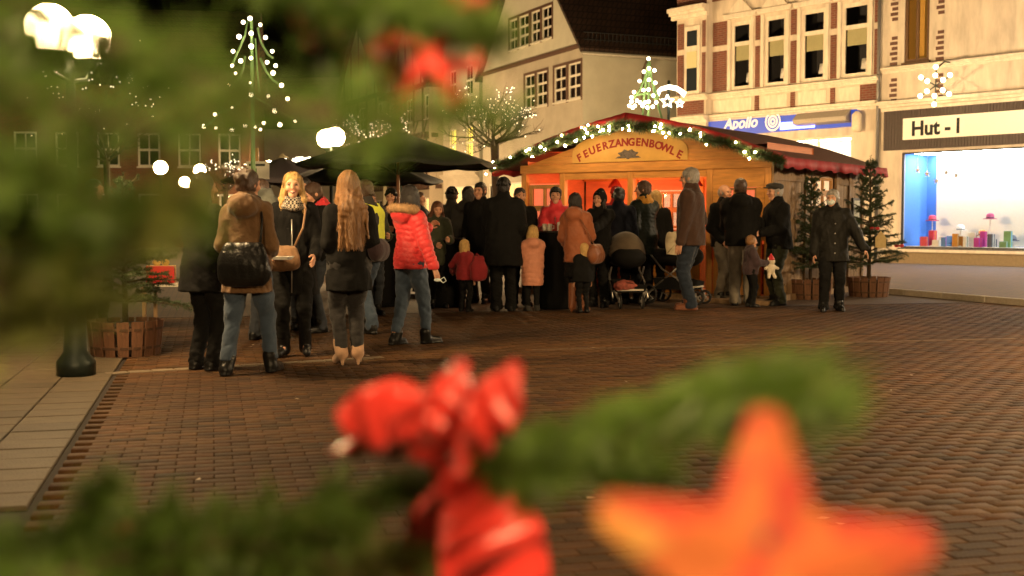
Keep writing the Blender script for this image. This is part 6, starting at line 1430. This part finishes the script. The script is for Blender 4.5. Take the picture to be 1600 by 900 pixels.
def pram(x, y, rz, label, hood_m, body_m, wheels=True):
    t = thing('pram', (x, y, 0), rz, label, 'pram', 'prams before the stall'); st_ = mat('pram_tube', (.35, .33, .30), rough=.3, metal=.8)
    n1, n2 = 12, 9; vs = []          # folding hood: ribs of a half dome, its back towards -y
    for i in range(n1 + 1):
        a = math.pi * i / n1 * .62 - .12; rid = 1 + .03 * math.cos(i * math.pi)
        for j in range(n2 * 2 + 1):
            b_ = math.pi * j / (n2 * 2); vs.append((.29 * rid * math.cos(b_), .10 - .36 * math.sin(b_) * math.cos(a) * rid * .9, .80 + .34 * math.sin(b_) * math.sin(a) * rid))
    k_ = n2 * 2 + 1; fs = [(i * k_ + j, i * k_ + j + 1, (i + 1) * k_ + j + 1, (i + 1) * k_ + j) for i in range(n1) for j in range(n2 * 2)]
    hd = link('hood', mesh_from(vs, fs, hood_m, True), t); sd = hd.modifiers.new('thick', 'SOLIDIFY'); sd.thickness = .008
    for i in (3, 6, 9): MB().tube(vs[i * k_:(i + 1) * k_], .007, 5).build('hood_rib', body_m, hd, True)
    F = Field((-.36, -.42, .5), (.36, .55, .95), .014); F.cone((0, -.16, .76), (0, .34, .76), .22, .2, .04, (1.2, 1, .75)); F.ell((0, .1, .98), (.24, .42, .18), 0, cut=True); V, Q = F.mesh(); link('carrycot', fast_mesh('cot', V, Q, body_m), t)
    for s in (-1, 1):
        MB().tube([(s * .27, -.32, .16), (s * .26, -.05, .42), (s * .24, .2, .56), (s * .25, .58, 1.0)], .014, 7).build('frame_tube', st_, t, True); MB().tube([(s * .28, .42, .20), (s * .25, .1, .45), (s * .25, -.1, .62)], .014, 7).build('frame_tube', st_, t, True)
        wheel(t, (s * .17, -.36, .115), .115); wheel(t, (s * .30, .42, .165), .165)
        MB().bar((s * .17, -.36, .115), (s * .24, -.26, .28), .03, .03).build('fork', mat('grey_plastic', (.22, .21, .20)), t)
    MB().tube([(-.25, .58, 1.0), (-.2, .63, 1.03), (.2, .63, 1.03), (.25, .58, 1.0)], .018, 8).build('handle', C['blackl'], t, True)
    MB().box(-.20, .20, -.33, -.27, .27, .295).build('footrest', mat('pram_bar', (.5, .47, .4), rough=.4), t)
    bk = MB().add([(-.22, -.28, .24), (.22, -.28, .24), (.24, .3, .24), (-.24, .3, .24), (-.26, -.32, .42), (.26, -.32, .36), (.27, .34, .42), (-.27, .34, .42)], [(0, 1, 2, 3), (0, 4, 5, 1), (1, 5, 6, 2), (2, 6, 7, 3), (3, 7, 4, 0)]); bo = bk.build('basket', body_m, t); bo.modifiers.new('thick', 'SOLIDIFY').thickness = .006
    return t
g1 = ground(981, 482); pram(g1.x, g1.y + .25, R(6), 'taupe-hooded pram beside the child in the dark jacket', cloth('taupe_canvas', (.10, .075, .05)), C['black'])
t = thing('red_blanket', (g1.x - .02, g1.y - .03, .33), R(10), 'red and cream blanket stuffed in the taupe pram basket', 'blanket'); F = Field((-.25, -.12, -.1), (.25, .3, .18), .012); F.cone((-.13, -.03, .02), (.12, .0, .0), .07, .05, .03); F.cone((-.05, .06, .05), (.1, .1, .03), .06, .06, .03); F.wob(.008, 40, 77); V, Q = F.mesh(); link('blanket', fast_mesh('blanket', V, Q, mat('checked_blanket', (.28, .07, .05), var=.6, scale=22)), t)
g2 = ground(1068, 478); pram(g2.x, g2.y + .45, R(60), 'black pram with a cream hood beside the brown jacket', cloth('cream_canvas', (.50, .42, .28)), C['black'])
print('people', NP[0])
# ================================================================== THE FIR IN THE FOREGROUND, ITS BOWS AND STAR
M_NEEDF = mat('fresh_fir_needle', (.092, .165, .026), rough=.45, var=.35, scale=9, spec=.5)
M_NEEDB = mat('yellow_green_needle', (.16, .19, .042), rough=.5, var=.3, scale=9, spec=.5)
def translucent(m, k=.4):
    nt = m.node_tree; b = nt.nodes['Principled BSDF']; o = nt.nodes['Material Output']; t = nt.nodes.new('ShaderNodeBsdfTranslucent'); x = nt.nodes.new('ShaderNodeMixShader'); x.inputs[0].default_value = k
    for l in b.inputs['Base Color'].links: nt.links.new(l.from_socket, t.inputs[0])
    nt.links.new(b.outputs[0], x.inputs[1]); nt.links.new(t.outputs[0], x.inputs[2]); nt.links.new(x.outputs[0], o.inputs[0])
translucent(M_NEEDF); translucent(M_NEEDB)
FT = thing('foreground_fir_tree', (-1.15, .95, 0), 0, 'blurred green fir boughs hanging close before the camera', 'fir tree')
FTo = Vector((-1.15, .95, 0))
MB().tube([(0, 0, 0), (.02, .01, 1.0), (0, 0, 2.4)], [.055, .045, .02], 10).build('trunk', M_BARK, FT, True)
def smooth_path(pts, n=26):
    P = [Vector(p) for p in pts]; out = []
    for i in range(len(P) - 1):
        p0, p1, p2, p3 = P[max(0, i - 1)], P[i], P[i + 1], P[min(len(P) - 1, i + 2)]; k = max(2, n // (len(P) - 1))
        for j in range(k):
            t = j / k; out.append(.5 * ((2 * p1) + (p2 - p0) * t + (2 * p0 - 5 * p1 + 4 * p2 - p3) * t * t + (3 * p1 - p0 - 3 * p2 + p3) * t ** 3))
    out.append(P[-1]); return out
def bough(pxs, seed, tw=.09, gap=.030, dens=1.0, m=None, r0=.008, start=.0, up=.0):
    r = random.Random(seed); pts = [at(a, b, y) - FTo for a, b, y in pxs]; pts = [Vector((0, .0, pts[0].z + .05))] + pts if start == 0 else pts
    path = smooth_path(pts, 34); n = len(path); w_ = MB().tube(path, [r0 * (1 - .8 * i / (n - 1)) for i in range(n)], 6)
    parts = []; L = sum((path[i + 1] - path[i]).length for i in range(n - 1)); parts.append(needles_along(path, int(L * 1900 * dens), .028, .0021, 1, .35, seed=seed))
    d = .05; s = 1
    while d < L - .01:
        q = d; i = 0
        while i < n - 2 and q > (path[i + 1] - path[i]).length: q -= (path[i + 1] - path[i]).length; i += 1
        T = (path[i + 1] - path[i]).normalized(); p = path[i] + T * q; side = T.cross(Vector((0, -.35, 1))).normalized() * s; side = (side + Vector((r.gauss(0, .3), r.gauss(0, .3), r.gauss(up, .35)))).normalized()
        ln = tw * r.uniform(.55, 1.15) * min(1, .35 + (L - d) / .25); dr = (T * r.uniform(.5, .9) + side).normalized(); tp = [p, p + dr * ln * .5 + Vector((0, 0, .004)), p + dr * ln + T * ln * .15 + Vector((0, 0, -.10 * ln))]
        w_.tube(tp, [r0 * .35, r0 * .25, r0 * .12], 4, False); parts.append(needles_along(tp, int(ln * 2000 * dens) + 10, .027, .0021, 1, .35, seed=r.randrange(10 ** 6)))
        d += gap * r.uniform(.6, 1.4); s = -s
    bo = w_.build('bough', M_BARK, FT, True); V, Q = merge(parts); tag(link('needles', fast_mesh('needles', V, Q, m or M_NEEDF, False), bo), kind='stuff'); return bo
# lower bough that carries the big bow and the star
bough([(-250, 930, 1.02), (125, 868, 1.05), (420, 830, 1.08), (640, 765, 1.08), (860, 700, 1.0), (1060, 645, .84), (1180, 608, .70), (1290, 602, .62)], 21, .058, .016, 1.15)
bough([(-250, 990, .95), (150, 930, .97), (380, 905, .98), (560, 880, 1.0), (660, 870, 1.02)], 22, .075, .015, 1.1, M_NEEDB)
bough([(-250, 960, .90), (60, 905, .92), (260, 860, .94), (430, 850, .95), (560, 820, .98)], 27, .065, .017, 1.0)
bough([(-300, 880, .98), (60, 870, .98), (130, 815, .98), (172, 738, .98)], 23, .05, .014, 1.3)
bough([(700, 740, 1.06), (860, 730, .98), (960, 735, .95), (1060, 750, .92)], 24, .036, .018, .9, r0=.004, start=1)
bough([(1090, 640, .80), (1150, 655, .76), (1180, 700, .72)], 25, .03, .014, 1.0, r0=.004, start=1)
# upper boughs
bough([(-300, -20, .80), (60, 80, .78), (250, 105, .76), (430, 165, .75), (600, 178, .76), (730, 182, .78), (790, 190, .79)], 31, .050, .020, .75)
bough([(-200, -260, .85), (300, -110, .82), (500, -10, .82), (640, 25, .82), (785, 60, .84)], 32, .060, .015, 1.3)
bough([(350, -160, .80), (500, -30, .78), (600, 5, .78), (720, 20, .80)], 38, .055, .017, 1.2, r0=.005, start=1)
bough([(-300, 300, .74), (40, 350, .74), (180, 345, .74), (270, 335, .76), (310, 340, .78)], 34, .060, .015, 1.3)
bough([(-300, 420, .72), (40, 450, .72), (150, 425, .72), (240, 350, .73), (320, 262, .75)], 35, .045, .020, .9, M_NEEDB)
bough([(-300, 520, .74), (40, 500, .74), (140, 475, .75), (190, 450, .76)], 36, .050, .018, 1.0, M_NEEDB)

bough([(-300, 90, .70), (40, 150, .70), (180, 190, .72), (300, 210, .74), (420, 195, .76)], 42, .045, .020, .7)
bough([(-300, -60, .74), (60, 20, .74), (190, 80, .74), (270, 130, .76)], 43, .045, .020, .7)
bough([(-300, 230, .70), (40, 265, .70), (130, 300, .70), (190, 340, .72)], 44, .05, .017, 1.1)

# ---- ribbon bows
M_SATIN = mat('red_satin', (.64, .034, .025), rough=.36, var=.08, scale=30, spec=.6, sheen=.2)
M_SATIN.node_tree.nodes['Principled BSDF'].inputs['Coat Weight'].default_value = .0
def ribbon(name, pts, widths, wdir, parent, m=None, curl=.0):
    """a ribbon along pts (world), its width along wdir"""
    o0 = parent.location; path = smooth_path(pts, 28); n = len(path); V = []; ws = np.interp(np.linspace(0, 1, n), np.linspace(0, 1, len(widths)), widths); K = 6
    for i, p in enumerate(path):
        T = (path[min(n - 1, i + 1)] - path[max(0, i - 1)]).normalized(); W_ = Vector(wdir); W_ = (W_ - T * W_.dot(T)).normalized(); N = T.cross(W_)
        for k in range(K + 1):
            f = k / K - .5; V.append(p - o0 + W_ * ws[i] * f + N * (curl * (f * f * 4 - .5) * ws[i] + .004 * math.sin(i * .9 + k)))
    fs = [(i * (K + 1) + k, i * (K + 1) + k + 1, (i + 1) * (K + 1) + k + 1, (i + 1) * (K + 1) + k) for i in range(n - 1) for k in range(K)]
    o = link(name, mesh_from(V, fs, m or M_SATIN, True), parent); sd = o.modifiers.new('thick', 'SOLIDIFY'); sd.thickness = .0012; return o
BY = 1.06; kc = at(712, 742, BY - .03); BOW = thing('ribbon_bow', kc, 0, 'big blurred red satin bow tied to the lower fir bough', 'bow', 'red bows on the foreground fir')
A_ = lambda a, b, dy=0.: at(a, b, BY + dy)
ribbon('loop', [A_(708, 738, -.02), A_(672, 690, -.035), A_(630, 650, -.04), A_(590, 652, -.04), A_(552, 682, -.03)], [.018, .050, .060, .058, .050], (.45, -.35, 1), BOW, curl=.10)
ribbon('loop', [A_(552, 690, -.028), A_(580, 700, .0), A_(640, 706, .02), A_(708, 740, .0)], [.048, .045, .045, .018], (.2, -.9, .45), BOW)
ribbon('tail', [A_(712, 745, -.03), A_(703, 680, -.05), A_(706, 615, -.05), A_(724, 562, -.035)], [.018, .046, .044, .004], (1, .25, .06), BOW, curl=.16)
ribbon('tail', [A_(718, 745, -.03), A_(748, 680, -.06), A_(778, 622, -.06), A_(808, 566, -.05)], [.018, .044, .044, .004], (1, .2, .45), BOW, curl=-.14)
ribbon('tail', [A_(716, 745, -.03), A_(750, 800, -.07), A_(768, 850, -.085), A_(776, 930, -.07)], [.022, .072, .090, .088], (1, .15, .12), BOW, curl=.12)
ribbon('tail', [A_(705, 748, -.02), A_(685, 810, .0), A_(672, 870, .01), A_(665, 940, .01)], [.02, .035, .05, .05], (1, -.7, 0), BOW, curl=.3)
F = Field((-.035, -.035, -.035), (.035, .035, .035), .004); F.ell((0, 0, 0), (.020, .018, .022), .01); F.wob(.002, 150, 3); V, Q = F.mesh(); link('knot', fast_mesh('knot', V, Q, M_SATIN), BOW)
ribbon('loop', [A_(700, 750, -.03), A_(660, 790, -.055), A_(655, 820, -.03), A_(690, 770, .0)], [.012, .02, .02, .012], (.3, -.8, .5), BOW)
def small_bow(px, py, Y, s, label, seed):
    r = random.Random(seed); c = at(px, py, Y); t = thing('ribbon_bow', c, 0, label, 'bow', 'red bows on the foreground fir'); q = lambda a, b, dy: c + Vector((a * s, dy * s, b * s))
    for sx in (-1, 1):
        k = r.uniform(-.02, .02); ribbon('loop', [q(0, 0, -.01), q(sx * .03, .025 + k, -.02), q(sx * .065, .02 + k, 0), q(sx * .055, -.015 + k, .015), q(0, 0, .01)], [.01 * s, .026 * s, .03 * s, .026 * s, .01 * s], (.1, -.85, .5), t); ribbon('tail', [q(0, 0, -.01), q(sx * .02, -.03, -.02), q(sx * .04, -.065 + k, -.01)], [.01 * s, .022 * s, .024 * s], (1, -.3, .2), t, curl=.3)
    MB().ball((0, 0, 0), .012 * s, 8, 6).build('knot', M_SATIN, t, True); return t
small_bow(672, 88, .95, .62, 'blurred red bow on the upper bough before the white gabled house', 3)
small_bow(512, 30, .84, .30, 'small blurred red bow at the top of the picture beside the dark sky', 5)
small_bow(590, 100, .86, .28, 'small blurred red bow on the upper bough above the parasol', 7)
small_bow(722, 6, .84, .22, 'smallest blurred red bow at the top edge before the gabled house', 9)
small_bow(183, 835, .99, .22, 'tiny red bow low on the left fir sprig', 11)

# ---- patchwork star
SY = .52; SC = at(1195, 905, SY); ST = thing('star_ornament', SC, 0, 'blurred red, orange and yellow patchwork star hanging from the lower bough', 'star ornament'); ST.rotation_euler = (R(-28), R(4), 0)
Rr, Ri = .079, .037; rot0 = .03
fab = dict(o=mat('orange_felt', (0.231, 0.055, 0.0077), rough=.8, var=.15, bump=.2), r=mat('red_felt', (0.231, 0.0143, 0.0088), rough=.8, var=.15, bump=.2), y=mat('yellow_felt', (0.198, 0.1375, 0.033), rough=.8, var=.15, bump=.2), s=mat('salmon_felt', (0.231, 0.0385, 0.0165), rough=.8, var=.15, bump=.2))
for nm_, c2 in (('orange_felt', (0.242, 0.022, 0.0077)), ('red_felt', (0.253, 0.055, 0.011)), ('yellow_felt', (0.264, 0.11, 0.0165)), ('salmon_felt', (0.253, 0.099, 0.0193))):
    nt = MATS[nm_].node_tree; b_ = nt.nodes['Principled BSDF']; src = b_.inputs['Base Color'].links[0].from_socket; n_ = nt.nodes.new('ShaderNodeTexNoise'); n_.inputs['Scale'].default_value = 38; rp = nt.nodes.new('ShaderNodeMapRange'); rp.inputs[1].default_value = .47; rp.inputs[2].default_value = .54
    tc_ = nt.nodes.new('ShaderNodeTexCoord'); x_ = nt.nodes.new('ShaderNodeMix'); x_.data_type = 'RGBA'; x_.inputs[7].default_value = c2 + (1,); nt.links.new(tc_.outputs['Object'], n_.inputs['Vector']); nt.links.new(n_.outputs[0], rp.inputs[0]); nt.links.new(rp.outputs[0], x_.inputs[0]); nt.links.new(src, x_.inputs[6]); nt.links.new(x_.outputs[2], b_.inputs['Base Color'])
cols = ['orrr', 'rrrr', 'srsr', 'osoo', 'oyoo']
for k in range(5):
    a = math.pi / 2 - rot0 - k * 2 * math.pi / 5; ta = .035; 
    for s_, cc in ((1, cols[k][:2]), (-1, cols[k][2:])):
        b_ = a + s_ * math.pi / 5; inn = (Ri * math.cos(b_), Ri * math.sin(b_)); tip = (Rr * math.cos(a), Rr * math.sin(a)); tp2 = (Rr * .97 * math.cos(a + s_ * .09), Rr * .97 * math.sin(a + s_ * .09)); mid = (tp2[0] * .52 + inn[0] * .48, tp2[1] * .52 + inn[1] * .48); ax = (tip[0] * .55, tip[1] * .55)
        for part_, col_ in ((0, cc[0]), (1, cc[1])):
            P4_ = [((0, 0), .014), (ax, .012), (mid, .004), (inn, .005)] if part_ == 0 else [(ax, .012), (tip, .003), (tp2, .003), (mid, .004)]
            v_ = [(q[0], sy * th_, q[1]) for sy in (-1, 1) for q, th_ in P4_]; f_ = [(0, 1, 2, 3), (7, 6, 5, 4), (2, 6, 7, 3), (1, 5, 6, 2)]
            if s_ < 0: f_ = [q[::-1] for q in f_]
            link('patch', mesh_from(v_, f_, fab[col_]), ST)
tp = ST.rotation_euler.to_matrix().inverted() @ (at(1172, 625, .69) - SC); MB().tube([tp, (tp * .5) + Vector((-.003, -.010, 0)), (-.003, -.017, .012)], .0026, 5).build('string', mat('dark_string', (.02, .018, .03)), ST, True)
